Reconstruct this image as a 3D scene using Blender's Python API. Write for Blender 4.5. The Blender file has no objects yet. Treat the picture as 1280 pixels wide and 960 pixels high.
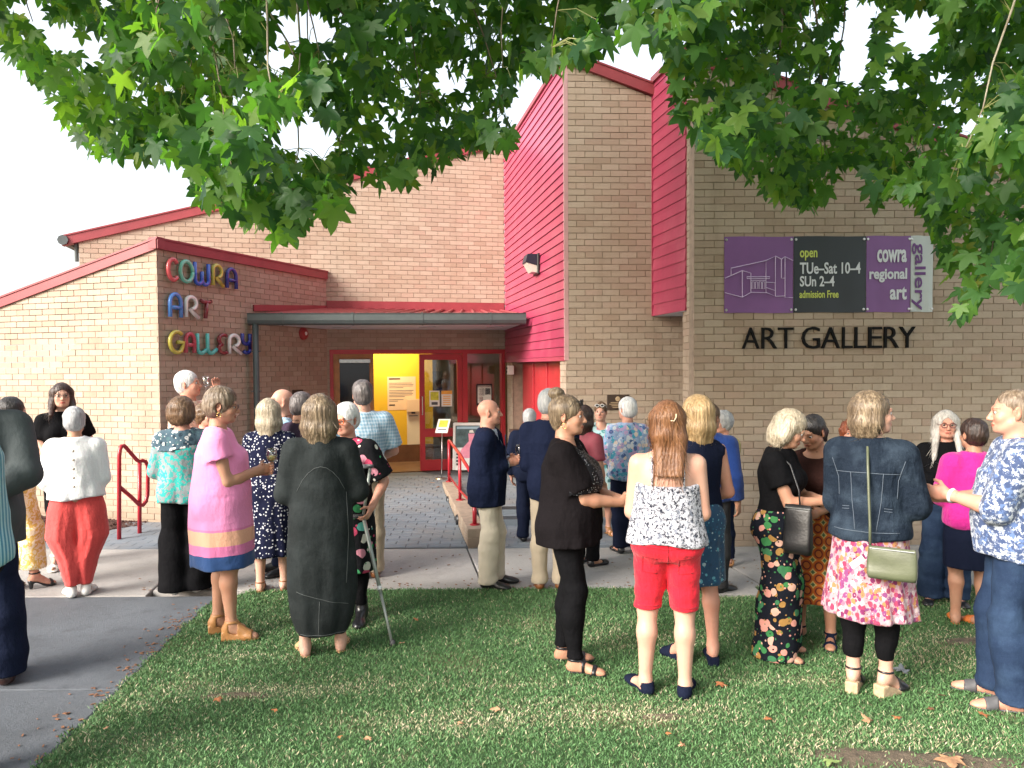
import bpy, math, random
import numpy as np
from mathutils import Vector, Matrix

# ------------------------------------------------------------------ camera, world, sun, exposure
SC = bpy.context.scene
COL = SC.collection
FPX, CAMH = 960.0, 1.88
PITCH, ROLL, SHIFT = math.radians(2.0), math.radians(0.4), 0.0082
_F = np.array([0, math.cos(PITCH), -math.sin(PITCH)])
_R0 = np.array([1.0, 0, 0]); _U0 = np.cross(_R0, _F)
_R = _R0 * math.cos(ROLL) - _U0 * math.sin(ROLL)
_U = _U0 * math.cos(ROLL) + _R0 * math.sin(ROLL)
CAM = np.array([0, 0, CAMH])
cam_data = bpy.data.cameras.new('camera')
cam_data.sensor_width = 36.0; cam_data.lens = 27.0
cam_data.shift_y = SHIFT; cam_data.clip_end = 3000; cam_data.clip_start = 0.05
cam = bpy.data.objects.new('camera', cam_data); COL.objects.link(cam)
cam.matrix_world = Matrix(((_R[0], _U[0], -_F[0], 0), (_R[1], _U[1], -_F[1], 0), (_R[2], _U[2], -_F[2], CAMH), (0, 0, 0, 1)))
SC.camera = cam

SUN_DIR = Vector((-0.72, -0.58, 0.50)).normalized()       # towards the light
world = bpy.data.worlds.new('World'); SC.world = world; world.use_nodes = True
wn = world.node_tree.nodes; wl = world.node_tree.links; wn.clear()
wo = wn.new('ShaderNodeOutputWorld'); bg = wn.new('ShaderNodeBackground'); sky = wn.new('ShaderNodeTexSky')
sky.sky_type = 'NISHITA'; sky.sun_disc = False
sky.sun_elevation = math.asin(SUN_DIR.z); sky.sun_rotation = math.atan2(SUN_DIR.x, SUN_DIR.y)
sky.air_density = 1.2; sky.dust_density = 6.0; sky.ozone_density = 1.0
bg.inputs['Strength'].default_value = 0.10
bg2 = wn.new('ShaderNodeBackground'); bg2.inputs['Color'].default_value = (0.96, 0.98, 1.0, 1); bg2.inputs['Strength'].default_value = 0.47
ad = wn.new('ShaderNodeAddShader')
wl.new(sky.outputs[0], bg.inputs['Color']); wl.new(bg.outputs[0], ad.inputs[0]); wl.new(bg2.outputs[0], ad.inputs[1]); wl.new(ad.outputs[0], wo.inputs['Surface'])
sd = bpy.data.lights.new('sun', 'SUN'); sd.energy = 4.0; sd.angle = math.radians(30); sd.color = (1.0, 0.97, 0.94)
sun = bpy.data.objects.new('sun', sd); COL.objects.link(sun)
sun.rotation_euler = SUN_DIR.to_track_quat('Z', 'Y').to_euler()
SC.view_settings.view_transform = 'Standard'; SC.view_settings.look = 'None'
SC.view_settings.exposure = 1.0; SC.view_settings.gamma = 1.0; SC.view_settings.use_curve_mapping = False
try:
    SC.cycles.use_denoising = True; SC.cycles.max_bounces = 8; SC.cycles.transparent_max_bounces = 12
except Exception: pass

# ------------------------------------------------------------------ photo measurements -> points in the world
def ray(x, y): return _F + (x - 640) / FPX * _R + ((480 - y) / FPX + SHIFT * 1280 / FPX) * _U
def gnd(x, y, z=0.0):
    d = ray(x, y); return CAM + d * ((z - CAMH) / d[2])
def dep(x, y, Y):
    d = ray(x, y); return CAM + d * (Y / d[1])
def proj(p):
    q = np.array(p) - CAM; w = q @ _F
    return 640 + FPX * (q @ _R) / w, 480 - FPX * ((q @ _U) / w - SHIFT * 1280 / FPX)

# ------------------------------------------------------------------ object helpers
def link(o, parent=None):
    COL.objects.link(o)
    if parent is not None: o.parent = parent
    return o
def tag(o, label=None, cat=None, group=None, kind=None):
    if label: o['label'] = label
    if cat: o['category'] = cat
    if group: o['group'] = group
    if kind: o['kind'] = kind
    return o
def empty(name, loc=(0, 0, 0), rz=0.0, label=None, cat=None, group=None):
    o = bpy.data.objects.new(name, None); o.empty_display_size = 0.1
    COL.objects.link(o); o.location = loc; o.rotation_euler = (0, 0, rz)
    return tag(o, label, cat, group)
def mesh(name, verts, faces, mats=None, smooth=False, tone=None, midx=None, col=None):
    me = bpy.data.meshes.new(name)
    verts = np.asarray(verts, dtype=np.float32).reshape(-1, 3)
    if isinstance(faces, np.ndarray):
        n, k = faces.shape
        me.vertices.add(len(verts)); me.vertices.foreach_set('co', verts.ravel())
        me.loops.add(n * k); me.loops.foreach_set('vertex_index', faces.astype(np.int32).ravel())
        me.polygons.add(n); me.polygons.foreach_set('loop_start', np.arange(0, n * k, k, dtype=np.int32))
        try: me.polygons.foreach_set('loop_total', np.full(n, k, dtype=np.int32))
        except Exception: pass
        me.update(calc_edges=True)
    else:
        me.from_pydata(verts.tolist(), [], faces); me.update()
    if mats is not None:
        for m in (mats if isinstance(mats, (list, tuple)) else [mats]): me.materials.append(m)
    if midx is not None: me.polygons.foreach_set('material_index', np.asarray(midx, dtype=np.int32))
    if smooth: me.polygons.foreach_set('use_smooth', np.ones(len(me.polygons), dtype=bool))
    if tone is not None:
        a = me.attributes.new('tone', 'FLOAT', 'POINT'); a.data.foreach_set('value', np.asarray(tone, dtype=np.float32))
    if col is not None:
        a = me.attributes.new('tint', 'FLOAT_COLOR', 'POINT'); a.data.foreach_set('color', np.asarray(col, dtype=np.float32).ravel())
    return me
def obj(name, me, parent=None, loc=None):
    o = bpy.data.objects.new(name, me); link(o, parent)
    if loc is not None: o.location = loc
    return o

class MB:
    """collects boxes, prisms and tubes into one mesh"""
    def __init__(s): s.v = []; s.f = []; s.t = []
    def add(s, vs, fs, tone=0.5):
        b = len(s.v); s.v += [tuple(map(float, v)) for v in vs]; s.f += [tuple(i + b for i in f) for f in fs]; s.t += [tone] * len(vs); return s
    def box(s, c, h, ax=None, tone=0.5, ch=0.0):
        """c centre, h half sizes, ax 3 axes as rows"""
        c = np.array(c, float); A = np.eye(3) if ax is None else np.array(ax, float)
        if ch <= 0:
            vs = [c + A[0] * sx * h[0] + A[1] * sy * h[1] + A[2] * sz * h[2] for sx in (-1, 1) for sy in (-1, 1) for sz in (-1, 1)]
            return s.add(vs, [(0, 1, 3, 2), (4, 6, 7, 5), (0, 4, 5, 1), (2, 3, 7, 6), (0, 2, 6, 4), (1, 5, 7, 3)], tone)
        # chamfered box: 24 verts
        vs = []; idx = {}
        for sx in (-1, 1):
            for sy in (-1, 1):
                for sz in (-1, 1):
                    for k in range(3):
                        q = [sx * (h[0] - ch), sy * (h[1] - ch), sz * (h[2] - ch)]
                        q[k] = (sx, sy, sz)[k] * h[k]
                        idx[(sx, sy, sz, k)] = len(vs); vs.append(c + A[0] * q[0] + A[1] * q[1] + A[2] * q[2])
        fs = []
        for k in range(3):
            a, b = [(1, 2), (2, 0), (0, 1)][k]
            for sg in (-1, 1):
                loop = []
                for (p, q) in ((-1, -1), (1, -1), (1, 1), (-1, 1)):
                    sgn = [0, 0, 0]; sgn[k] = sg; sgn[a] = p; sgn[b] = q
                    loop.append(idx[(*sgn, k)])
                fs.append(tuple(loop if sg > 0 else loop[::-1]))
        for k in range(3):
            a, b = [(1, 2), (2, 0), (0, 1)][k]
            for p in (-1, 1):
                for q in (-1, 1):
                    s0 = [0, 0, 0]; s0[k] = -1; s0[a] = p; s0[b] = q
                    s1 = list(s0); s1[k] = 1
                    l = (idx[(*s0, a)], idx[(*s1, a)], idx[(*s1, b)], idx[(*s0, b)])
                    fs.append(l if p * q < 0 else l[::-1])
        for sx in (-1, 1):
            for sy in (-1, 1):
                for sz in (-1, 1):
                    l = tuple(idx[(sx, sy, sz, k)] for k in range(3))
                    fs.append(l if sx * sy * sz > 0 else l[::-1])
        return s.add(vs, fs, tone)
    def prism(s, poly, d, tone=0.5):
        """planar polygon (3d points) extruded by vector d"""
        n = len(poly); P = [np.array(p, float) for p in poly]; d = np.array(d, float)
        return s.add(P + [p + d for p in P], [tuple(range(n))[::-1], tuple(range(n, 2 * n))] + [(i, (i + 1) % n, n + (i + 1) % n, n + i) for i in range(n)], tone)
    def tube(s, pts, r, n=8, tone=0.5, caps=True):
        P = [np.array(p, float) for p in pts]; m = len(P)
        rr = r if isinstance(r, (list, tuple, np.ndarray)) else [r] * m
        vs = []; prev = None
        for i in range(m):
            d = P[min(i + 1, m - 1)] - P[max(i - 1, 0)]; d = d / (np.linalg.norm(d) + 1e-9)
            if prev is None:
                a = np.array([0, 0, 1.0]) if abs(d[2]) < .9 else np.array([1.0, 0, 0])
                u = np.cross(a, d)
            else: u = prev - d * (prev @ d)
            u = u / (np.linalg.norm(u) + 1e-9); prev = u; w = np.cross(d, u)
            for k in range(n):
                t = 2 * math.pi * k / n
                vs.append(P[i] + rr[i] * (math.cos(t) * u + math.sin(t) * w))
        fs = [(i * n + k, i * n + (k + 1) % n, (i + 1) * n + (k + 1) % n, (i + 1) * n + k) for i in range(m - 1) for k in range(n)]
        if caps: fs += [tuple(range(n))[::-1], tuple((m - 1) * n + k for k in range(n))]
        return s.add(vs, fs, tone)
    def lathe(s, prof, c, n=14, tone=0.5, ax=None):
        """prof list of (r, h) along axis z at c"""
        A = np.eye(3) if ax is None else np.array(ax, float); c = np.array(c, float); vs = []
        for (r, h) in prof:
            for k in range(n):
                t = 2 * math.pi * k / n; vs.append(c + A[0] * r * math.cos(t) + A[1] * r * math.sin(t) + A[2] * h)
        m = len(prof)
        fs = [(i * n + k, i * n + (k + 1) % n, (i + 1) * n + (k + 1) % n, (i + 1) * n + k) for i in range(m - 1) for k in range(n)]
        return s.add(vs, fs, tone)
    def build(s, name, mat, parent=None, smooth=False, kind=None):
        o = obj(name, mesh(name, s.v, s.f, mat, smooth, s.t), parent)
        if kind: o['kind'] = kind
        return o

# ------------------------------------------------------------------ materials
MATS = {}
def newmat(name):
    m = bpy.data.materials.new(name); m.use_nodes = True
    nt = m.node_tree; b = nt.nodes['Principled BSDF']; return m, nt, b
def N(nt, typ, **kw):
    n = nt.nodes.new(typ)
    for k, v in kw.items():
        if k.startswith('i_'):
            key = k[2:]
            key = int(key) if key.isdigit() else key.replace('_', ' ')
            n.inputs[key].default_value = v
        else: setattr(n, k, v)
    return n
def ramp(nt, stops, interp='LINEAR'):
    r = nt.nodes.new('ShaderNodeValToRGB'); r.color_ramp.interpolation = interp
    el = r.color_ramp.elements
    while len(el) > 1: el.remove(el[-1])
    el[0].position = stops[0][0]; el[0].color = (*stops[0][1], 1)
    for p, c in stops[1:]:
        e = el.new(p); e.color = (*c, 1)
    return r
def mix(nt, a, b, fac, mode='MIX'):
    m = nt.nodes.new('ShaderNodeMix'); m.data_type = 'RGBA'; m.blend_type = mode
    for sock, v in ((m.inputs[0], fac), (m.inputs[6], a), (m.inputs[7], b)):
        if hasattr(v, 'is_linked'): nt.links.new(v, sock)
        elif isinstance(v, (int, float)): sock.default_value = v
        else: sock.default_value = (*v, 1)
    return m.outputs[2]
def mathn(nt, op, a, b=None, clamp=False):
    m = nt.nodes.new('ShaderNodeMath'); m.operation = op; m.use_clamp = clamp
    for sock, v in ((m.inputs[0], a), (m.inputs[1], b)):
        if v is None: continue
        if hasattr(v, 'is_linked'): nt.links.new(v, sock)
        else: sock.default_value = v
    return m.outputs[0]
def coords(nt, scale=(1, 1, 1), kind='Object'):
    tc = nt.nodes.new('ShaderNodeTexCoord'); mp = nt.nodes.new('ShaderNodeMapping')
    nt.links.new(tc.outputs[kind], mp.inputs[0]); mp.inputs['Scale'].default_value = scale; return mp.outputs[0]
def noise(nt, vec, scale, detail=4, rough=0.55):
    n = N(nt, 'ShaderNodeTexNoise'); n.inputs['Scale'].default_value = scale; n.inputs['Detail'].default_value = detail; n.inputs['Roughness'].default_value = rough
    if vec is not None: nt.links.new(vec, n.inputs['Vector'])
    return n.outputs[0]
def bump(nt, b, h, strength=0.3, dist=0.01):
    bp = N(nt, 'ShaderNodeBump'); bp.inputs['Strength'].default_value = strength; bp.inputs['Distance'].default_value = dist
    nt.links.new(h, bp.inputs['Height']); nt.links.new(bp.outputs[0], b.inputs['Normal'])
def mul(c, k): return tuple(min(1, x * k) for x in c)
def plain(name, c, rough=0.6, var=0.12, scale=8.0, bmp=0.15, metal=0.0, spec=0.5, coat=0.0, geo=False, bdist=0.004):
    if name in MATS: return MATS[name]
    m, nt, b = newmat(name)
    vec = coords(nt)
    n1 = noise(nt, vec, scale, 5)
    r = ramp(nt, [(0.3, mul(c, 1 - var)), (0.7, mul(c, 1 + var))]); nt.links.new(n1, r.inputs[0])
    nt.links.new(r.outputs[0], b.inputs['Base Color'])
    b.inputs['Roughness'].default_value = rough; b.inputs['Metallic'].default_value = metal
    b.inputs['Specular IOR Level'].default_value = spec; b.inputs['Coat Weight'].default_value = coat
    if bmp > 0: bump(nt, b, noise(nt, vec, scale * 6, 4), bmp, bdist)
    MATS[name] = m; return m
def brick_mat():
    m, nt, b = newmat('brick_face'); vec = coords(nt)
    at = N(nt, 'ShaderNodeAttribute'); at.attribute_name = 'tone'
    oi = N(nt, 'ShaderNodeObjectInfo')
    r = ramp(nt, [(0.0, (.35, .265, .20)), (.2, (.385, .302, .235)), (.55, (.41, .33, .255)), (.8, (.435, .355, .28)), (.92, (.415, .312, .245)), (1, (.365, .272, .21))])
    t = mathn(nt, 'FRACT', mathn(nt, 'ADD', at.outputs['Fac'], mathn(nt, 'MULTIPLY', oi.outputs['Random'], 0.999)))
    nt.links.new(t, r.inputs[0])
    geo = N(nt, 'ShaderNodeNewGeometry')
    n1 = noise(nt, geo.outputs['Position'], 34, 6, .7); n2 = noise(nt, geo.outputs['Position'], 1.3, 4)
    c = mix(nt, r.outputs[0], (.24, .15, .10), mathn(nt, 'MULTIPLY', ramp_fac(nt, n1, .55, .8), .45))
    c = mix(nt, c, (.36, .25, .17), mathn(nt, 'MULTIPLY', ramp_fac(nt, n2, .45, .75), .35))
    mp = N(nt, 'ShaderNodeMapping'); mp.inputs['Scale'].default_value = (3.2, 3.2, .35); nt.links.new(geo.outputs['Position'], mp.inputs[0]); st = noise(nt, mp.outputs[0], 1.0, 6, .65)
    c = mix(nt, c, (.20, .15, .105), mathn(nt, 'MULTIPLY', ramp_fac(nt, st, .54, .78), .42))
    sp = N(nt, 'ShaderNodeSeparateXYZ'); nt.links.new(geo.outputs['Position'], sp.inputs[0]); gz = mathn(nt, 'MULTIPLY', ramp_fac(nt, mathn(nt, 'ADD', sp.outputs[2], mathn(nt, 'MULTIPLY', st, .5)), .62, .25), .5); c = mix(nt, c, (.17, .125, .085), gz)
    nt.links.new(c, b.inputs['Base Color']); b.inputs['Roughness'].default_value = .85; b.inputs['Specular IOR Level'].default_value = .25
    bump(nt, b, noise(nt, geo.outputs['Position'], 120, 5, .7), .35, .003); return m
def ramp_fac(nt, v, lo, hi):
    mr = N(nt, 'ShaderNodeMapRange'); mr.clamp = True
    mr.inputs['From Min'].default_value = lo; mr.inputs['From Max'].default_value = hi
    nt.links.new(v, mr.inputs['Value']); return mr.outputs[0]
def board_mat(name, c, rough=.45):
    m, nt, b = newmat(name); geo = N(nt, 'ShaderNodeNewGeometry'); at = N(nt, 'ShaderNodeAttribute'); at.attribute_name = 'tone'
    n1 = noise(nt, geo.outputs['Position'], 3, 5); n2 = noise(nt, geo.outputs['Position'], 60, 3)
    mp = N(nt, 'ShaderNodeMapping'); mp.inputs['Scale'].default_value = (4, 4, .5); nt.links.new(geo.outputs['Position'], mp.inputs[0]); st = noise(nt, mp.outputs[0], 1.0, 5, .65)
    col = mix(nt, mul(c, .86), mul(c, 1.1), mathn(nt, 'ADD', mathn(nt, 'MULTIPLY', n1, .6), mathn(nt, 'MULTIPLY', at.outputs['Fac'], .4)))
    col = mix(nt, col, mul(c, .55), mathn(nt, 'MULTIPLY', ramp_fac(nt, st, .5, .8), .35)); col = mix(nt, col, (.55, .25, .26), mathn(nt, 'MULTIPLY', ramp_fac(nt, n1, .5, .75), .18))
    nt.links.new(col, b.inputs['Base Color']); b.inputs['Roughness'].default_value = rough
    rr = mathn(nt, 'ADD', mathn(nt, 'MULTIPLY', n1, .2), rough - .1); nt.links.new(rr, b.inputs['Roughness'])
    bump(nt, b, n2, .08, .003); return m
M_BRICK = brick_mat()
M_MORTAR = plain('mortar', (.29, .225, .17), .95, .2, 12, .4)
RED = (.47, .028, .05)
M_BOARD = board_mat('red_weatherboard', (.40, .05, .105), .34)
M_RED = plain('red_gloss_paint', (.42, .028, .038), .32, .08, 5, .05)
M_FASCIA = plain('oxide_red_metal', (.27, .045, .055), .42, .12, 4, .06)
M_RAIL = plain('red_enamel_rail', (.36, .018, .03), .28, .1, 10, .04)
M_GUTTER = plain('slate_grey_gutter', (.075, .09, .092), .38, .12, 6, .05)
M_SOFFIT = plain('pale_soffit', (.62, .62, .66), .7, .05, 4, .05)
M_DARK = plain('black_satin', (.012, .012, .014), .35, .1, 6, .05)
M_WHITE = plain('white_paint', (.78, .78, .76), .5, .05, 6, .05)
M_YELLOW = plain('yellow_gallery_wall', (.78, .46, .02), .6, .05, 2, .03)
M_TIMBER = plain('oiled_timber', (.42, .19, .06), .4, .2, 9, .1)
M_STEEL = plain('brushed_steel', (.55, .55, .55), .3, .1, 20, .05, metal=1.0)
def glass_mat(name, tint=(.9, .93, .93), refl=.1, alpha=.85):
    m, nt, b = newmat(name); nt.nodes.remove(b)
    out = nt.nodes['Material Output']
    tr = N(nt, 'ShaderNodeBsdfTransparent'); tr.inputs[0].default_value = (*tint, 1)
    gl = N(nt, 'ShaderNodeBsdfGlossy'); gl.inputs['Roughness'].default_value = .03
    lw = N(nt, 'ShaderNodeLayerWeight'); lw.inputs[0].default_value = .35
    f = mathn(nt, 'ADD', mathn(nt, 'MULTIPLY', lw.outputs['Fresnel'], .6), refl, True)
    mx = N(nt, 'ShaderNodeMixShader'); nt.links.new(f, mx.inputs[0]); nt.links.new(tr.outputs[0], mx.inputs[1]); nt.links.new(gl.outputs[0], mx.inputs[2])
    nt.links.new(mx.outputs[0], out.inputs['Surface']); return m
M_GLASS = glass_mat('window_glass', (.75, .78, .78), .08)
M_WINEGLASS = glass_mat('wine_glass', (.96, .97, .97), .10)
def concrete_mat(name, c, dark=.5, scl=1.0):
    m, nt, b = newmat(name); geo = N(nt, 'ShaderNodeNewGeometry'); P = geo.outputs['Position']
    a = noise(nt, P, .9 * scl, 5); f = noise(nt, P, 130, 4, .8); s = noise(nt, P, 5, 6, .65)
    r = ramp(nt, [(.3, mul(c, .78)), (.55, c), (.75, mul(c, 1.12))]); nt.links.new(a, r.inputs[0])
    col = mix(nt, r.outputs[0], mul(c, .55), mathn(nt, 'MULTIPLY', ramp_fac(nt, s, .52, .74), dark))
    col = mix(nt, col, mul(c, .45), mathn(nt, 'MULTIPLY', ramp_fac(nt, f, .55, .72), .5))
    col = mix(nt, col, mul(c, 1.45), mathn(nt, 'MULTIPLY', ramp_fac(nt, f, .42, .3), .35))
    nt.links.new(col, b.inputs['Base Color']); b.inputs['Roughness'].default_value = .92; b.inputs['Specular IOR Level'].default_value = .3
    g_ = noise(nt, P, 38, 5, .7); col = mix(nt, col, mul(c, .6), mathn(nt, 'MULTIPLY', ramp_fac(nt, g_, .54, .68), .45)); nt.links.new(col, b.inputs['Base Color']); bump(nt, b, mathn(nt, 'ADD', f, g_), .7, .007); return m
M_PATH = concrete_mat('pale_concrete', (.345, .33, .315))
M_DRIVE = concrete_mat('aged_concrete', (.108, .119, .136), .75, 1.6)
M_PAVER = None
def paver_mat():
    m, nt, b = newmat('blue_grey_paver'); geo = N(nt, 'ShaderNodeNewGeometry'); P = geo.outputs['Position']
    at = N(nt, 'ShaderNodeAttribute'); at.attribute_name = 'tone'
    r = ramp(nt, [(0, (.125, .150, .178)), (.5, (.145, .170, .198)), (1, (.165, .188, .212))]); nt.links.new(at.outputs['Fac'], r.inputs[0])
    c = mix(nt, r.outputs[0], (.17, .155, .14), mathn(nt, 'MULTIPLY', ramp_fac(nt, noise(nt, P, 1.6, 5), .45, .7), .5))
    nt.links.new(c, b.inputs['Base Color']); b.inputs['Roughness'].default_value = .8
    bump(nt, b, noise(nt, P, 90, 4), .3, .003); return m
M_PAVER = paver_mat()
# ------------------------------------------------------------------ plan of the place (metres)
rng = np.random.default_rng(7); random.seed(7)
PA, PB, PQ, PT, PP = map(np.array, ((-4.2, 9.15), (-2.97, 12.38), (-0.11, 13.1), (0.645, 9.1), (-6.43, 11.5)))
class Wall:
    def __init__(s, p0, p1):
        s.p0 = np.array([*p0, 0.0]); e = np.array([*p1, 0.0]) - s.p0; s.L = np.linalg.norm(e); s.u = e / s.L
        s.n = np.array([s.u[1], -s.u[0], 0.0])      # outward, towards the viewer when p0 is on the left
        s.z = np.array([0, 0, 1.0])
    def pt(s, u, z, off=0.0): return s.p0 + s.u * u + s.z * z + s.n * off
    def hit(s, px, py):
        d = ray(px, py); t = ((s.p0 - CAM) @ s.n) / (d @ s.n); q = CAM + d * t - s.p0
        return q @ s.u, q[2]
    def ax(s): return [s.u, s.n, s.z]
    def box(s, mb, u0, u1, z0, z1, o0, o1, tone=.5, ch=0):
        return mb.box(s.pt((u0 + u1) / 2, (z0 + z1) / 2, (o0 + o1) / 2), (abs(u1 - u0) / 2, abs(o1 - o0) / 2, abs(z1 - z0) / 2), s.ax(), tone, ch)
    def poly(s, mb, pts, o0, o1, tone=.5):
        return mb.prism([s.pt(u, z, o0) for u, z in pts], s.n * (o1 - o0), tone)

def clip_top(poly, a, b, c):          # keep a*u+b*z<=c
    out = []
    for i in range(len(poly)):
        p, q = poly[i], poly[(i + 1) % len(poly)]
        dp, dq = a * p[0] + b * p[1] - c, a * q[0] + b * q[1] - c
        if dp <= 0: out.append(p)
        if dp * dq < 0:
            t = dp / (dp - dq); out.append((p[0] + t * (q[0] - p[0]), p[1] + t * (q[1] - p[1])))
    return out
CRS, BL, JT = 0.0735, 0.205, 0.0075
BRICK_SPOTS = []                      # whole bricks that may become objects: (distance, wall, u0, z0, parent)
def brick_wall(parent, W, u0, u1, z0, top, holes=(), start=0.0, single=False):
    """top: list of (u,z). builds a mortar core (part 'wall') and its bricks"""
    tu = [p[0] for p in top]; tz = [p[1] for p in top]
    core = MB()
    prof = [(u0, z0)] + [(u1, z0)] + [(u, z - .004) for u, z in sorted(top, reverse=True) if u0 <= u <= u1]
    if not holes: W.poly(core, prof, -.007, -.21)
    else:
        cuts = sorted({u0, u1, *[h[0] for h in holes], *[h[1] for h in holes]})
        for a, b in zip(cuts[:-1], cuts[1:]):
            spans = [(z0, None)]
            hs = [h for h in holes if h[0] <= a + 1e-6 and h[1] >= b - 1e-6]
            if hs:
                h = hs[0]; spans = ([(z0, h[2])] if h[2] > z0 + .01 else []) + [(h[3], None)]
            for (za, zb) in spans:
                ta = np.interp(a, tu, tz) - .004 if zb is None else zb; tb = np.interp(b, tu, tz) - .004 if zb is None else zb
                if min(ta, tb) > za: W.poly(core, [(a, za), (b, za), (b, tb), (a, ta)], -.007, -.21)
    wo_ = core.build('wall', M_MORTAR, parent)
    bm_ = MB(); zmax = max(tz); r = 0; z = z0 + JT / 2
    while z < zmax:
        zt = z + CRS - JT
        u = u0 - (BL * .5 if r % 2 else 0) - start + rng.uniform(-.006, .006)
        while u < u1:
            a, b = max(u + JT / 2, u0), min(u + BL - JT / 2, u1); u += BL
            if b - a < .02: continue
            segs = [(a, b)]
            for h in holes:
                if h[2] < (z + zt) / 2 < h[3]:
                    ns = []
                    for (p, q) in segs:
                        if q <= h[0] or p >= h[1]: ns.append((p, q)); continue
                        if p < h[0] - .015: ns.append((p, h[0]))
                        if q > h[1] + .015: ns.append((h[1], q))
                    segs = ns
            for (p, q) in segs:
                poly = [(p, z), (q, z), (q, zt), (p, zt)]
                full = (q - p) > BL - JT - .002
                ta, tb = np.interp(p, tu, tz), np.interp(q, tu, tz)
                if min(ta, tb) < zt:
                    full = False
                    sl = (tb - ta) / (q - p); poly = clip_top(poly, -sl, 1.0, ta - sl * p)
                    if len(poly) < 3: continue
                if single and full:
                    c = W.pt((p + q) / 2, (z + zt) / 2); s_ = proj(c)
                    if 0 < s_[0] < 1280 and 380 < s_[1] < 690:
                        BRICK_SPOTS.append((np.linalg.norm(c - CAM) + rng.uniform(0, .02), W, (p + q) / 2, (z + zt) / 2, wo_, parent)); continue
                o = rng.uniform(-.0015, .002); j = rng.uniform(-.001, .001, len(poly))
                W.poly(bm_, [(pu, pz + jj) for (pu, pz), jj in zip(poly, j)], o, -.03, rng.random())
        z += CRS; r += 1
    bo = bm_.build('brickwork', M_BRICK, wo_, kind='stuff')
    return wo_, bm_, bo

# ------------------------------------------------------------------ ground, pavements, lawn, ramp
g = MB(); g.add([(-400, -60, -.06), (400, -60, -.06), (400, 900, -.06), (-400, 900, -.06)], [(0, 1, 2, 3)])
M_SOIL = plain('bare_soil', (.16, .115, .075), .95, .3, 14, .6, bdist=.02)
o = g.build('ground', M_SOIL); o['kind'] = 'structure'
def lawn_mat():
    m, nt, b = newmat('lawn_base'); geo = N(nt, 'ShaderNodeNewGeometry'); P = geo.outputs['Position']
    a = noise(nt, P, 1.4, 5, .6); f = noise(nt, P, 60, 4, .7)
    c = mix(nt, (.05, .10, .04), (.10, .16, .065), f)
    c = mix(nt, c, (.20, .155, .085), mathn(nt, 'MULTIPLY', ramp_fac(nt, a, .55, .70), .8))
    nt.links.new(c, b.inputs['Base Color']); b.inputs['Roughness'].default_value = .95; bump(nt, b, f, .6, .02); return m
LAWN = [(-2.425, 6.12), (-2.25, 3.4), (-1.98, -1.0), (9.0, -1.0), (9.0, 6.42), (-2.2, 6.42)]
lm = MB(); lm.prism([(x, y, -.05) for x, y in LAWN], (0, 0, .046)); lawn = lm.build('lawn', lawn_mat()); lawn['kind'] = 'structure'
# pavement of separate pale slabs
pav = empty('pavement'); pav['kind'] = 'structure'
def slab(parent, name, x0, x1, y0, y1, z, mat, sk=-.16, th=.1, yr=6.4):
    mb = MB(); P = [(x0 + sk * (y0 - yr), y0), (x1 + sk * (y0 - yr), y0), (x1 + sk * (y1 - yr), y1), (x0 + sk * (y1 - yr), y1)]
    c = .008
    top = [(P[0][0] + c, P[0][1] + c), (P[1][0] - c, P[1][1] + c), (P[2][0] - c, P[2][1] - c), (P[3][0] + c, P[3][1] - c)]
    vs = [(x, y, z - th) for x, y in P] + [(x, y, z - c * .6) for x, y in P] + [(x, y, z) for x, y in top]
    fs = [(i, (i + 1) % 4, 4 + (i + 1) % 4, 4 + i) for i in range(4)] + [(4 + i, 4 + (i + 1) % 4, 8 + (i + 1) % 4, 8 + i) for i in range(4)] + [(8, 9, 10, 11)]
    mb.add(vs, fs); return mb.build(name, mat, parent)
xs = [-11.0, -7.4, -3.05, -0.24, 2.13, 4.6, 7.2, 10.5]
for i, (a, b) in enumerate(zip(xs[:-1], xs[1:])):
    y0 = 6.29 if b < -2.4 else 6.43
    slab(pav, 'slab', a + .009, b - .009, y0, 7.86 if i != 1 else 7.99, 0.0 - .0015 * (i % 2), M_PATH)
slab(pav, 'slab', 1.62, 2.02, 6.16, 6.41, .018, M_PATH, 0.0, .08)        # small concrete cover let into the lawn edge
drv = empty('driveway'); drv['kind'] = 'structure'
slab(drv, 'slab', -9.5, -2.437, 4.45, 6.275, -.003, M_DRIVE, -.063, .1, 6.2); slab(drv, 'slab', -9.5, -2.324, -1.5, 4.438, -.004, M_DRIVE, -.063, .1, 4.44)
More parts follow.
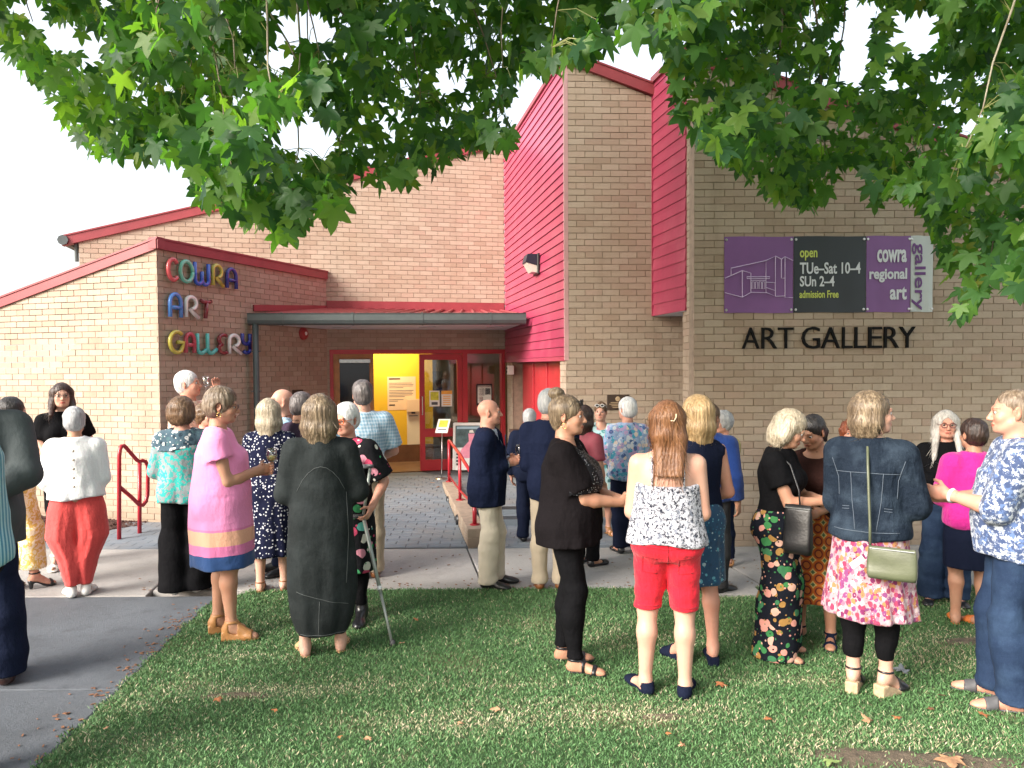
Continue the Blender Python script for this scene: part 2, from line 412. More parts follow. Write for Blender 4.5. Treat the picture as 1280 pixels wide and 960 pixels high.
# garden bed and pavers
M_MULCH = plain('red_brown_mulch', (.10, .045, .035), .95, .45, 60, .8, bdist=.03)
LW = Wall((-11.2, 9.15 + 7.0 * math.tan(math.radians(16.5))), PA)           # left wing, front
apron = MB(); apron.prism([(-11, 8.0, -.05), (-.3, 7.9, -.05), (9, 7.88, -.05), (9, 13, -.05), (-11, 13, -.05)], (0, 0, .044)); o = apron.build('forecourt', M_PAVER); o['kind'] = 'structure'
bed = MB(); bed.prism([(-9.5, 10.6, -.04), (-9.5, 8.5, -.04), (-5.1, 8.3, -.04), (-4.3, 8.95, -.04), (-4.25, 9.14, -.04)], (0, 0, .07)); 
bd = bed.build('garden_bed', M_MULCH); bd['kind'] = 'structure'
ch_ = MB()
for i in range(1500):
    x = rng.uniform(-7.5, -4.35); y0 = 8.3 + (max(0, x + 5.1) * .85); y1 = 9.1 + (-4.2 - x) * .29
    if y1 <= y0 + .05: continue
    y = rng.uniform(y0 + .03, y1 - .02); a = rng.uniform(0, 6.28); l = rng.uniform(.012, .035)
    ch_.box((x, y, .036 + rng.uniform(0, .008)), (l, l * .4, .006), [(math.cos(a), math.sin(a), rng.uniform(-.3, .3)), (-math.sin(a), math.cos(a), 0), (0, 0, 1)])
ch_.build('bark_chips', M_MULCH, kind='stuff')
# ramp (left of the low wall) up to the entry landing
LZ = .125
def ramp_z(y): return LZ * min(1, max(0, (y - 7.9) / 3.2))
LWALL0, LWALL1 = np.array([-.37, 7.9]), np.array([-.93, 11.2])              # low wall centre line
def lw_x(y): return LWALL0[0] + (LWALL1[0] - LWALL0[0]) * (y - 7.9) / 3.3
def al_x(y): return PA[0] + (PB[0] - PA[0]) * (y - PA[1]) / (PB[1] - PA[1])
def rw_x(y): return PT[0] + (PQ[0] - PT[0]) * (y - PT[1]) / (PQ[1] - PT[1])
rp = MB()
rp.add([(-4.15, 7.9, -.003), (lw_x(7.9), 7.9, -.003), (lw_x(11.1), 11.1, LZ - .006), (al_x(11.1), 11.1, LZ - .006), (al_x(9.2), 9.2, ramp_z(9.2) - .006)], [(0, 1, 2, 3, 4)])
rp.add([(al_x(11.1), 11.1, LZ - .006), (lw_x(11.1), 11.1, LZ - .006), (rw_x(11.1), 11.1, LZ - .006), (rw_x(12.9), 12.9, LZ - .006), (PQ[0], PQ[1], LZ - .006), (PB[0], PB[1], LZ - .006)], [(0, 1, 2, 3, 4, 5)])
rp.add([(lw_x(9.62), 9.62, LZ - .006), (rw_x(9.62), 9.62, LZ - .006), (rw_x(11.1), 11.1, LZ - .006), (lw_x(11.1), 11.1, LZ - .006)], [(0, 1, 2, 3)])
ramp_o = rp.build('ramp', plain('paver_bed', (.095, .105, .115), .9, .2, 20, .3)); ramp_o['kind'] = 'structure'
PV = []
def pave(x0f, x1f, ya, yb, zf, w=.232, d=.116, sx=0):
    r = 0; y = ya
    while y + d < yb + 1e-6:
        xl, xr = x0f(y + d / 2), x1f(y + d / 2); x = xl - (w / 2 if r % 2 else 0)
        while x < xr:
            a, b = max(x, xl), min(x + w, xr); x += w
            if b - a > .03: PV.append((a, b, y, y + d, zf))
        y += d; r += 1
pave(lambda y: max(al_x(y), -4.6) + .03 if y > 9.1 else -4.6 + .0 * y, lambda y: lw_x(y) - .105, 7.92, 11.1, ramp_z)
pave(lambda y: al_x(y) + .03, lambda y: rw_x(y) - .05, 11.1, 12.3, lambda y: LZ)
pave(lambda y: lw_x(y) + .11, lambda y: rw_x(y) - .03 if y > 9.1 else 1.9, 7.92, 9.0, lambda y: .002)
pave(lambda y: lw_x(y) + .11, lambda y: rw_x(y) - .03, 9.62, 11.08, lambda y: LZ)
PV.sort(key=lambda t: (t[2] + t[3]) / 2 + abs((t[0] + t[1]) / 2) * .05)
vis = [t for t in PV if 0 < proj(((t[0] + t[1]) / 2, t[2], 0))[0] < 1280]
pm = MB(); pv_meshes = {}; cnt = 0
seen_ids = set()
for t in vis:
    a, b, y0, y1, zf = t
    if cnt >= 300 or b - a < .225 or a < -1.75 or a > .75: continue
    cnt += 1; seen_ids.add(id(t))
    k = cnt % 6
    if k not in pv_meshes:
        q = MB(); q.box((0, 0, -.02), (.232 / 2 - .003, .116 / 2 - .003, .022), None, [.1, .3, .5, .65, .8, .95][k], .004); pv_meshes[k] = mesh('paver', q.v, q.f, M_PAVER, False, q.t)
    o = obj('paver', pv_meshes[k], ramp_o, ((a + b) / 2, (y0 + y1) / 2, zf((y0 + y1) / 2) + rng.uniform(-.001, .0012)))
    sl = (zf(y1) - zf(y0)) / (y1 - y0); o.rotation_euler = (math.atan(sl) + rng.uniform(-.008, .008), rng.uniform(-.006, .006), 0)
for t in PV:
    if id(t) in seen_ids: continue
    a, b, y0, y1, zf = t; yc = (y0 + y1) / 2; sl = (zf(y1) - zf(y0)) / (y1 - y0)
    pm.box(((a + b) / 2, yc, zf(yc) - .02), ((b - a) / 2 - .003, (y1 - y0) / 2 - .003, .022), [(1, 0, 0), (0, 1 / math.hypot(1, sl), sl / math.hypot(1, sl)), (0, -sl, 1)], rng.random())
pm.build('paving', M_PAVER, ramp_o, kind='stuff')
# two shallow steps right of the low wall
steps = empty('steps', (0, 0, 0)); steps['kind'] = 'structure'
for k, y in enumerate((9.0, 9.31)):
    mb = MB(); z1 = (.065, LZ)[k]
    mb.prism([(lw_x(y) + .1, y, -.03), (rw_x(y) if y > 9.1 else 1.2, y, -.03), (rw_x(9.62), 9.62, -.03), (lw_x(9.62) + .1, 9.62, -.03)], (0, 0, z1 + .03 - .001 * k)); st = mb.build('step', M_PAVER, steps)
    for j in range(3):
        nb = MB(); yy = y + .03 + j * .07
        nb.box(((lw_x(yy) + rw_x(yy)) / 2 + .03, yy, z1 + .002), ((rw_x(yy) - lw_x(yy)) / 2 - .15, .012, .004)); nb.build('nosing', M_DARK, st)

# ------------------------------------------------------------------ the gallery building
B = empty('gallery_building', (0, 9.1, 0), 0, 'blond brick gallery with red weatherboard walls and slanting red roof edges', 'building')
B.location = (0, 0, 0)
def fascia(W, u0, z0, u1, z1, h=.12, o=.03, name='fascia', dp=.12, mat=None):
    mb = MB(); W.poly(mb, [(u0, z0 - h), (u1, z1 - h), (u1, z1), (u0, z0)], o, o - dp)
    W.poly(mb, [(u0, z0 - .008), (u1, z1 - .008), (u1, z1 + .014), (u0, z0 + .014)], o + .012, o - dp + .003)
    return mb.build(name, mat or M_FASCIA, B)
# left wing front
uA = LW.L; zc = dep(195, 299, PA[1])[2]
ul, zl = LW.hit(0, 373); slope = (zc - zl) / (uA - ul)
lw_top = [(0, zc - slope * uA), (uA, zc)]
brick_wall(B, LW, 3.6, uA, -.02, [(u, z - .11) for u, z in lw_top])
fascia(LW, 3.0, zc - slope * (uA - 3.0), uA + .045, zc + slope * .045)
# letter wall
NW = Wall(PA, PB)
uB = NW.L; _, zB = NW.hit(408, 340)
_, zA2 = NW.hit(197, 299)
brick_wall(B, NW, 0, uB, -.02, [(0, zA2 - .1), (uB, zB - .1)], start=.1)
fascia(NW, -.04, zA2 + .003, uB, zB, o=.032)
# roof sheet of the wing
rf = MB(); back = NW.u * NW.L
a0 = LW.pt(3.2, zc - slope * (uA - 3.2) - .05, -.02); a1 = LW.pt(uA, zc - .05, -.02)
rf.add([a0, a1, a1 + back, a0 + back], [(0, 1, 2, 3)]); rf.build('roof', M_FASCIA, B)
# upper rear wall with the entry opening
EW = Wall(PP, PQ)
uBe = (np.array([*PB, 0]) - EW.p0) @ EW.u
u_f0, z_f1 = EW.hit(413, 437); u_f1, z_fb = EW.hit(635, 589); u_f1 = min(u_f1, EW.L - .005); z_f1 = EW.hit(525, 437)[1]
ztl = EW.hit(100, 291)[1]; ztr = EW.hit(632, 172)[1]
brick_wall(B, EW, 0, EW.L, 0.0, [(0, ztl - .1), (EW.L, ztr - .1)], holes=[(u_f0, EW.L, 0.0, z_f1)], start=.05)
fascia(EW, -.22, ztl - (ztr - ztl) / EW.L * .22, EW.L + 1.6, ztr + (ztr - ztl) / EW.L * 1.6, h=.14)
gt = MB(); q = EW.pt(-.2, ztl - .12, 0); back2 = -EW.n
gt.tube([q + EW.n * .06, q + back2 * 4], .075, 8); gt.tube([EW.pt(-.05, ztl - .14, -.06), EW.pt(-.05, ztl - .42, -.06)], .03, 8); gt.build('roof_gutter', M_GUTTER, B)
sw = MB(); sw.prism([EW.pt(0, 0, -.2), EW.pt(0, ztl - .1, -.2), EW.pt(.2, ztl - .1, -.2), EW.pt(.2, 0, -.2)], back2 * 6); sw.build('wall', M_MORTAR, B)
rf = MB(); rf.add([EW.pt(-.2, ztl - .1, 0), EW.pt(EW.L, ztr - .03, 0), EW.pt(EW.L, ztr - .03, -6), EW.pt(-.2, ztl - .1, -6)], [(0, 1, 2, 3)]); rf.build('roof', M_FASCIA, B)
# red weatherboard wall from the tower corner back to the entry
RW = Wall(PQ, PT); uT = RW.L
zr_top = RW.hit(707, 66)[1]; zr_bot = RW.hit(690, 451)[1]
cl = MB(); RW.poly(cl, [(0.003, zr_bot), (uT - .012, zr_bot), (uT - .012, zr_top - .02), (0.003, zr_top - .02)], -.02, -.16); clad = cl.build('cladding', M_BOARD, B)
def boards(W, parent, u0, u1, z0, z1, hgt):
    z = z0
    while z < z1 - .01:
        zt = min(z + hgt, z1); mb = MB(); t = rng.random(); e = .004
        P = [(u0, z), (u1, z), (u1, zt - .006), (u0, zt - .006)]
        off = [.010, .010, -.004, -.004]
        vs = [W.pt(u, zz, o_) for (u, zz), o_ in zip(P, off)] + [W.pt(u, zz, -.03) for u, zz in P]
        mb.add(vs, [(0, 1, 2, 3), (1, 0, 4, 5), (3, 2, 6, 7), (0, 3, 7, 4), (2, 1, 5, 6)], t); mb.build('board', M_BOARD, parent); z = zt
bh = (RW.hit(700, 440 - 0.0)[1] - RW.hit(700, 451.5)[1]) * 1.02
boards(RW, clad, 0.003, uT - .012, zr_bot + .05, zr_top - .02, bh)
tr = MB(); RW.box(tr, uT - .012, uT + .006, zr_bot, zr_top, -.03, .022); tr.build('corner_trim', plain('pale_pink_trim', (.62, .36, .36), .5, .08, 6, .05), B)
tr = MB(); RW.box(tr, 0.003, uT - .014, zr_bot - .005, zr_bot + .045, -.02, .018); tr.build('base_trim', M_BOARD, B)
tr = MB(); RW.box(tr, -.1, uT - .02, zr_top - .03, zr_top + .03, -.16, .026); tr.build('fascia', M_FASCIA, B)
# recessed red panelling, brick ends and rendered plinth under the boards
brick_wall(B, RW, uT - .30, uT - .012, -.02, [(uT - .30, zr_bot - .01), (uT - .012, zr_bot - .01)])
brick_wall(B, RW, 0.16, 0.62, .1, [(0.16, zr_bot - .01), (.62, zr_bot - .01)])
RC = MB(); RW.box(RC, .0, uT - .3, LZ, zr_bot + .1, -.20, -.30); rc = RC.build('recess', M_RED, B)
ww = uT - .3 - .62
for i in range(7):
    mb = MB(); a = .62 + ww * i / 7
    RW.box(mb, a + .012, a + ww / 7 - .012, .86, zr_bot - .02, -.2, -.17 + .02 * (i % 2), ch=.006); pn = mb.build('panel', M_RED, rc)
    if i % 2 == 1:
        for zz in (1.25, 1.7, 2.05):
            mb = MB(); RW.box(mb, a + .03, a + ww / 7 - .03, zz, zz + .02, -.17, -.145); mb.build('rail', M_RED, pn)
pl = MB(); RW.box(pl, .62, uT - .3, LZ - .15, .80, -.16, .03, ch=.01); pl.build('plinth', plain('rendered_plinth', (.46, .36, .27), .85, .15, 7, .3), B)
sl_ = MB(); RW.box(sl_, .60, uT - .29, .80, .85, -.18, .06, ch=.008); sl_.build('sill', plain('dark_sill', (.10, .06, .045), .6, .15, 10, .1), B)
# tower
TU0 = dep(816, 300, 9.15)[0]; TW = Wall(PT, (2.4, 9.19))
zt0 = TW.hit(709, 61)[1]; uu, zt1 = TW.hit(816, 106); slT = (zt1 - zt0) / uu
ft = .15
brick_wall(B, TW, 0.0, TW.L, -.02, [(0, zt0 - ft), (TW.L, zt0 + slT * TW.L - ft)], start=.08)
fascia(TW, -.05, zt0 - slT * -.05, uu + .02, zt0 + slT * (uu + .02), h=ft - .02, o=.05, dp=.3)
# red bay that hangs between tower and right wall
PU = TW.pt(uu, 0)[:2]; PV0 = np.array([1.858, 8.22])
BW = Wall(PU, PV0); zb0 = BW.hit(817, 395)[1]; zb1 = BW.hit(817, 104)[1]
cl = MB(); cl.prism([(*PU, zb0), (*PV0, zb0), (2.2, 8.3, zb0), (2.2, 9.15, zb0)], (0, 0, zb1 - zb0)); bay = cl.build('bay', M_BOARD, B)
bh2 = (BW.hit(840, 372)[1] - BW.hit(840, 387.0)[1])
boards(BW, bay, 0.0, BW.L, zb0 + .0, zb1, bh2)
tr = MB(); BW.box(tr, -.012, .012, zb0, zb1, 0, .016); tr.build('corner_trim', M_BOARD, bay)
tr = MB(); BW.box(tr, 0, BW.L, zb1, zb1 + .07, -.1, .03); tr.build('fascia', M_FASCIA, bay)
so = MB(); so.prism([(PU[0] + .02, PU[1] - .02, zb0 - .006), (PV0[0], PV0[1] + .02, zb0 - .006), (2.1, 8.32, zb0 - .006), (2.1, 9.1, zb0 - .006)], (0, 0, .006)); so.build('soffit', M_SOFFIT, bay)
# right wall and its lit end
VR = dep(867.5, 400, 7.88); GW = Wall((VR[0], 7.88), (9.5, 7.95))
zg0 = GW.hit(868, 62)[1]; ug1, zg1 = GW.hit(1217, 178); slG = (zg1 - zg0) / ug1
brick_wall(B, GW, 0.0, GW.L, -.02, [(0, zg0 - .1), (GW.L, max(2.5, zg0 + slG * GW.L - .1))], single=True)
fascia(GW, -.03, zg0, GW.L, max(2.6, zg0 + slG * GW.L), h=.14)
XW = Wall((VR[0] + .002, 8.40), (VR[0] + .002, 7.88)); brick_wall(B, XW, 0.0, XW.L - .001, -.02, [(0, zg0 - .1), (XW.L, zg0 - .1)], start=.05)
BRICK_SPOTS.sort(key=lambda t: t[0]); bvar = []
for k in range(8):
    q = MB(); q.box((0, 0, 0), ((BL - JT) / 2, .014, (CRS - JT) / 2), None, [.05, .2, .32, .45, .55, .7, .82, .95][k], .0022); bvar.append(mesh('brick', q.v, q.f, M_BRICK, False, q.t))
rest = MB()
for i, (_, W, u, z, wo_, par) in enumerate(BRICK_SPOTS):
    if i < 300:
        o = obj('brick', bvar[int(rng.integers(8))], wo_, W.pt(u, z, -.0135 + rng.uniform(-.001, .002)))
        o.rotation_euler = (rng.uniform(-.012, .012), rng.uniform(-.004, .004), math.atan2(W.u[1], W.u[0]) + rng.uniform(-.004, .004))
    else: W.box(rest, u - (BL - JT) / 2, u + (BL - JT) / 2, z - (CRS - JT) / 2, z + (CRS - JT) / 2, -.03, rng.uniform(-.001, .002), rng.random())
if BRICK_SPOTS: rest.build('brickwork', M_BRICK, BRICK_SPOTS[0][4], kind='stuff')

# ------------------------------------------------------------------ canopy over the entry
YG = 10.72
gl, gr = dep(311, 399, YG - .1), dep(657, 399, YG + .25)
zg = gl[2]
gu = MB(); e = gr - gl; e[2] = 0
prof = []
def swept(mb, p0, p1, section):
    d = (p1 - p0) / np.linalg.norm(p1 - p0); s_ = np.array([d[1], -d[0], 0]); n_ = len(section)
    vs = [p + s_ * a + np.array([0, 0, b]) for p in (p0, p1) for a, b in section]
    mb.add(vs, [(i, (i + 1) % n_, n_ + (i + 1) % n_, n_ + i) for i in range(n_)] + [tuple(range(n_))[::-1], tuple(range(n_, 2 * n_))])
gp0, gp1 = np.array([gl[0], gl[1], zg]), np.array([gr[0], gr[1], zg])
swept(gu, gp0, gp1, [(-.06, -.055), (.02, -.085), (.07, -.065), (.095, -.02), (.095, .06), (.105, .075), (.085, .08), (.08, -.01), (-.06, -.04)])
gut = gu.build('gutter', M_GUTTER, B)
for t in (.12, .37, .62, .87):
    q = MB(); c = gp0 + (gp1 - gp0) * t; dd = (gp1 - gp0) / np.linalg.norm(gp1 - gp0)
    swept(q, c - dd * .012, c + dd * .012, [(-.06, -.06), (.022, -.09), (.075, -.069), (.100, -.02), (.100, .085), (.07, .085), (.09, 0)]); q.build('bracket', M_GUTTER, gut)
cr = MB(); fl = np.array([gl[0] + .12, gl[1] + .06, zg + .06]); fr_ = np.array([gr[0] - .01, gr[1] + .06, zg + .06])
zr = EW.hit(520, 388)[1]
bl_, br_ = EW.pt(uBe, zr, .01), EW.pt(EW.L, zr, .01)
cr.add([fl, fr_, br_, bl_], [(0, 1, 2, 3)])
dn = np.array([0, 0, -.02]); cr.add([p + dn for p in (fl, fr_, br_, bl_)], [(3, 2, 1, 0)])
croof = cr.build('canopy_roof', M_FASCIA, B)
for i in range(18):
    t = (i + .5) / 18; q = MB(); p0 = fl + (fr_ - fl) * t; p1 = bl_ + (br_ - bl_) * t
    q.tube([p0 + [0, -.05, .012], p1 + [0, 0, .012]], .022, 6); q.build('roof_rib', M_FASCIA, croof)
fz = MB(); EW.box(fz, uBe, EW.L - .02, zr - .03, EW.hit(520, 377.5)[1], 0, .03); fz.build('flashing', M_FASCIA, croof)
fz = MB(); un0 = NW.hit(316, 384)[0]; z0_, z1_ = NW.hit(316, 389)[1], NW.hit(316, 381)[1]
NW.poly(fz, [(un0, z0_), (NW.L - .03, zr - .03), (NW.L - .03, zr + .06), (un0, z1_)], 0, .025); fz.build('flashing', M_FASCIA, croof)
zs = zg - .06; q = MB(); q.prism([np.array([fl[0], fl[1], zs]), np.array([fr_[0], fr_[1], zs]), np.array([*PQ, zs]), np.array([*PB, zs])], (0, 0, .012)); sof = q.build('soffit', M_SOFFIT, B)
for t in (.25, .6, .88):
    q = MB(); c = (fl * (1 - t) + fr_ * t + np.array([0, .9, 0])); q.box((c[0], c[1], zs - .004), (.13, .05, .004)); q.build('vent', plain('vent_grey', (.45, .45, .48), .6, .05, 5, 0), sof)
dpx = dep(319.5, 420, YG - .12); q = MB(); q.tube([(dpx[0], dpx[1], zg - .05), (dpx[0], dpx[1], .05)], .043, 12); dp_o = q.build('downpipe', M_GUTTER, B, True)
for zz in (2.1, 1.55, .8):
    q = MB(); q.box((dpx[0] - .01, dpx[1] + .02, zz), (.06, .04, .008)); q.build('bracket', M_GUTTER, dp_o)
# ------------------------------------------------------------------ entry frontage
def eu(x): return EW.hit(x, 520)[0]
zt = z_f1; zb = LZ
fr = MB()
for (a, b) in ((eu(413), eu(417.5)), (eu(578.5), eu(584.5)), (eu(627), EW.L - .01)): EW.box(fr, a, b, zb, zt - .07, -.12, .02)
EW.box(fr, eu(413), EW.L - .01, zt - .07, zt, -.12, .022); EW.box(fr, eu(584.5), eu(627), zb, zb + .12, -.12, .02); fr.build('door_frame', M_RED, B)
dr = MB(); a, b = eu(417.5), eu(468)
EW.box(dr, a, a + .10, zb, zt - .07, -.10, -.04); EW.box(dr, b - .065, b, zb, zt - .07, -.10, -.04); EW.box(dr, a + .1, b - .065, zt - .15, zt - .07, -.099, -.041); EW.box(dr, a + .1, b - .065, zb, zb + .25, -.099, -.041)
d1 = dr.build('door', M_TIMBER, B); d1['label'] = 'timber framed door leaf with dark glass'
q = MB(); EW.box(q, a + .1, b - .065, zb + .25, zt - .15, -.075, -.065); q.build('glass_pane', plain('dark_glass', (.008, .009, .012), .08, .05, 3, 0), d1)
q = MB(); EW.box(q, a + .09, b - .05, zt - .22, zt - .15, -.04, .03, ch=.008); q.build('door_closer', M_STEEL, d1)
a, b = eu(525), eu(578.5)
def leaf_door(a, b, o0, o1):
    mb = MB(); st = .085; zm = EW.hit(550, 540)[1]
    EW.box(mb, a, a + st, zb + .01, zt - .075, o0, o1); EW.box(mb, b - st, b, zb + .01, zt - .075, o0, o1)
    EW.box(mb, a + st, b - st, zt - .17, zt - .075, o0 + .001, o1 - .001); EW.box(mb, a + st, b - st, zm - .08, zm + .06, o0 + .001, o1 - .001); EW.box(mb, a + st, b - st, zb + .01, zb + .19, o0 + .001, o1 - .001)
    d = mb.build('door', M_RED, B); d['label'] = 'glazed red door leaf with posters'
    for (z0, z1) in ((zb + .19, zm - .08), (zm + .06, zt - .17)):
        g_ = MB(); EW.box(g_, a + st, b - st, z0, z1, (o0 + o1) / 2 - .003, (o0 + o1) / 2 + .003); g_.build('glass_pane', M_GLASS, d)
    h = MB(); h.tube([EW.pt(a + .04, .95 + zb, o1 + .01), EW.pt(a + .04, .95 + zb, o1 + .05), EW.pt(a + .04, 1.25 + zb, o1 + .05), EW.pt(a + .04, 1.25 + zb, o1 + .01)], .009, 6); h.build('handle', M_STEEL, d)
    return d
dl = leaf_door(a, b, -.07, -.015)
def poster(parent, W, px0, py0, px1, py1, off, stops, name='poster', bars=(), th=.003):
    (u0, z1), (u1, z0) = W.hit(px0, py0), W.hit(px1, py1)
    mb = MB(); W.box(mb, u0, u1, z0, z1, off, off + th); p = mb.build(name, stops, parent)
    return p, (u0, u1, z0, z1)
M_PAPER = plain('paper', (.80, .79, .74), .8, .03, 3, 0)
M_LIME = plain('lime_print', (.62, .62, .06), .7, .25, 22, 0); M_ORANGE = plain('orange_print', (.85, .42, .08), .7, .1, 12, 0); M_PINK = plain('pink_print', (.80, .30, .42), .7, .2, 6, 0); M_INK = plain('grey_ink', (.10, .11, .12), .7, .2, 12, 0); M_TEAL = plain('dark_teal_print', (.06, .11, .12), .6, .4, 12, 0)
def bars(parent, W, ext, rects, off):
    u0, u1, z0, z1 = ext
    for (a, b, c, d, m) in rects:
        q = MB(); W.box(q, u0 + (u1 - u0) * a, u0 + (u1 - u0) * b, z0 + (z1 - z0) * c, z0 + (z1 - z0) * d, off, off + .0015); q.build('print', m, parent)
p, ex = poster(dl, EW, 537, 488.5, 550, 508, -.03, M_PAPER); bars(p, EW, ex, [(.1, .9, .4, .92, M_LIME), (.2, .8, .1, .28, M_INK)], -.0265)
p, ex = poster(dl, EW, 552, 488.5, 565.5, 508, -.03, M_PAPER); bars(p, EW, ex, [(0, 1, .78, 1, M_ORANGE)] + [(.15, .85, .1 + .13 * i, .16 + .13 * i, M_ORANGE) for i in range(5)], -.0265)
q = MB(); EW.box(q, eu(584.5), eu(627), zb + .12, zt - .07, -.06, -.054); q.build('glass_pane', M_GLASS, B)
p, ex = poster(B, EW, 596, 480, 616, 506.5, -.05, M_DARK, th=.02); bars(p, EW, ex, [(.07, .93, .1, .93, M_PAPER), (.12, .5, .45, .8, M_INK), (.55, .88, .5, .8, M_INK), (.12, .4, .2, .4, plain('maroon_print', (.25, .04, .06), .7, .2, 10, 0)), (.07, .93, .84, .93, plain('maroon_print', (.25, .04, .06)))], -.0295)
# room behind: yellow partition, floor, ceiling, side walls, lamp
zi = zb - .004
def room_box(name, u0, u1, z0, z1, o0, o1, mat):
    mb = MB(); EW.box(mb, u0, u1, z0, z1, o0, o1); return mb.build(name, mat, B)
ua, ub = eu(405), EW.L + .3
room_box('room_floor', ua - .5, ub + 1.0, zi - .06, zi, -4.2, -.125, plain('polished_boards', (.16, .085, .04), .35, .25, 5, .05))
room_box('room_ceiling', ua - .5, ub + 1.0, 2.75, 2.85, -4.2, -.23, plain('room_white', (.75, .72, .66), .8, .05, 3, 0))
room_box('room_wall', ua - .5, ub + 1.0, zi, 2.75, -4.3, -4.2, plain('room_buff', (.42, .33, .20), .8, .1, 3, 0))
room_box('room_wall', ua - .6, ua - .5, zi, 2.75, -4.2, -.23, plain('room_white', (.75, .72, .66)))
room_box('room_wall', ub + 1.0, ub + 1.1, zi, 2.75, -4.2, -.23, plain('room_white', (.75, .72, .66)))
yw = Wall(EW.pt(0, 0, -1.5)[:2], EW.pt(EW.L, 0, -1.5)[:2])
yu0, yz0 = yw.hit(466, 557); yu1 = yw.hit(531, 500)[0]
mb = MB(); yw.box(mb, yu0 - .6, yu1 + .15, yz0, 2.6, -.1, 0); ypart = mb.build('partition', M_YELLOW, B)
mb = MB(); yw.box(mb, yu0 - .6, yu1 + .15, zi, yz0, -.08, .04); mb.build('skirting', plain('dark_bench', (.15, .065, .025), .4, .2, 6, .1), ypart)
p, ex = poster(ypart, yw, 484, 471, 520, 512, .001, plain('manila', (.78, .53, .30), .8, .04, 3, 0), 'text_panel')
bars(p, yw, ex, [(.06, .45, .915, .955, M_DARK)] + [(.06, .06 + w, .80 - .045 * i, .815 - .045 * i, M_INK) for i, w in enumerate((.8, .86, .84, .5, 0.001, .86, .8, .84, .8, .55, .001, .5, .3))] + [(.06, .26, .13, .17, M_DARK)], .004)
p, ex = poster(ypart, yw, 508, 499, 525, 514, .03, plain('manila', (.78, .53, .30)), 'box_panel', th=.06)
p, ex = poster(ypart, yw, 508.5, 512.5, 525, 561, .012, plain('cream_card', (.80, .68, .46), .8, .04, 3, 0), 'panel'); bars(p, yw, ex, [(.35, .65, .9, .95, M_INK), (.15, .85, .84, .86, M_INK)], .016)
lf = empty('ceiling_light', EW.pt(eu(490), 2.74, -.9), 0, 'small black ceiling light just inside the open gallery doorway', 'ceiling light')
q = MB(); q.lathe([(.06, 0), (.06, -.05), (.05, -.05), (.05, -.01)], (0, 0, 0), 12); q.build('housing', M_DARK, lf)
em = bpy.data.materials.new('lamp_glow'); em.use_nodes = True; em.node_tree.nodes['Principled BSDF'].inputs['Emission Color'].default_value = (1, .85, .6, 1); em.node_tree.nodes['Principled BSDF'].inputs['Emission Strength'].default_value = 6
q = MB(); q.lathe([(.048, -.03), (.001, -.03)], (0, 0, 0), 12); q.build('lens', em, lf)
ld = bpy.data.lights.new('room_lamp', 'AREA'); ld.energy = 34; ld.size = .5; ld.color = (1, .86, .62)
lo = bpy.data.objects.new('room_lamp', ld); COL.objects.link(lo); lo.parent = lf; lo.location = (0, 0, -.08)
pc = empty('picture', EW.pt(eu(545), 0, -4.17), 0, 'dark framed picture hanging inside behind the glazed red door', 'picture')
q = MB(); pw = Wall(EW.pt(0, 0, -4.2)[:2], EW.pt(EW.L, 0, -4.2)[:2]); (u0, z1), (u1, z0) = pw.hit(533, 464), pw.hit(552, 490); q2 = MB()
c = pw.pt((u0 + u1) / 2, (z0 + z1) / 2, .03) - np.array(pc.location); q.box(c, ((u1 - u0) / 2, .02, (z1 - z0) / 2), pw.ax()); q.build('canvas', plain('dark_painting', (.03, .022, .03), .5, .8, 4, .05), pc)
# ------------------------------------------------------------------ low brick wall with step lights, handrails
lw = empty('low_brick_wall', (LWALL0[0], LWALL0[1], 0), 0, 'low pink brick wall with round black lights beside the ramp', 'wall')
O = np.array([LWALL0[0], LWALL0[1], 0.0]); dv = LWALL1 - LWALL0; ll = np.linalg.norm(dv); du = np.array([*(dv / ll), 0]); dn_ = np.array([du[1], -du[0], 0]); LAX = [dn_, du, np.array([0, 0, 1.0])]
q = MB(); q.box(du * ll / 2 + [0, 0, .09], (.092, ll / 2 - .006, .10), LAX); q.build('core', M_MORTAR, lw)
for c in range(2):
    y = -(.1 if c else 0)
    while y < ll:
        a, b = max(y, 0), min(y + .205, ll); y += .205
        if b - a < .03: continue
        q = MB(); q.box(du * (a + b) / 2 + [0, 0, .05 + .093 * c], (.1 + rng.uniform(-.001, .0015), (b - a) / 2 - .005, .042), LAX, rng.random(), .004); q.build('brick', M_BRICK, lw)
for px_, py_ in ((572.5, 662), (560.5, 627.5)):
    WL = Wall((O - dn_ * .1)[:2], (O - dn_ * .1 - du)[:2]); u, z = WL.hit(px_, py_); ctr = WL.pt(u, z, 0) - O; ctr[2] = max(.085, min(.12, ctr[2]))
    q = MB(); q.lathe([(.001, .028), (.05, .026), (.062, .018), (.066, .0)], ctr, 16, ax=[du, np.array([0, 0, 1.0]), WL.n * (1 if WL.n[0] < 0 else -1)]); q.build('step_light', M_DARK, lw, True)
hr = empty('handrail', (LWALL0[0], LWALL0[1], .19), 0, 'red tube handrail standing on the low brick wall', 'handrail', )
Oh = O + [0, 0, .19]
def on_line(px, py): # point above the low wall's centre line
    WL = Wall((O + du * 4)[:2], O[:2]); u, z = WL.hit(px, py); return WL.pt(u, z, 0) - Oh
f0, m0, b0 = (gnd(594, 656, .19) - Oh, gnd(577, 625, .19) - Oh, gnd(563.5, 602, .19) - Oh)
def snap(p): return du * (p @ du)
f0, m0, b0 = snap(f0), snap(m0), snap(b0)
Zb = on_line(562, 552)[2]; Zm = on_line(577, 560)[2]
def upz(p, z): return p + np.array([0, 0, z])
q = MB(); q.tube([b0, upz(b0, Zb)], .021, 10); q.build('post', M_RAIL, hr, True)
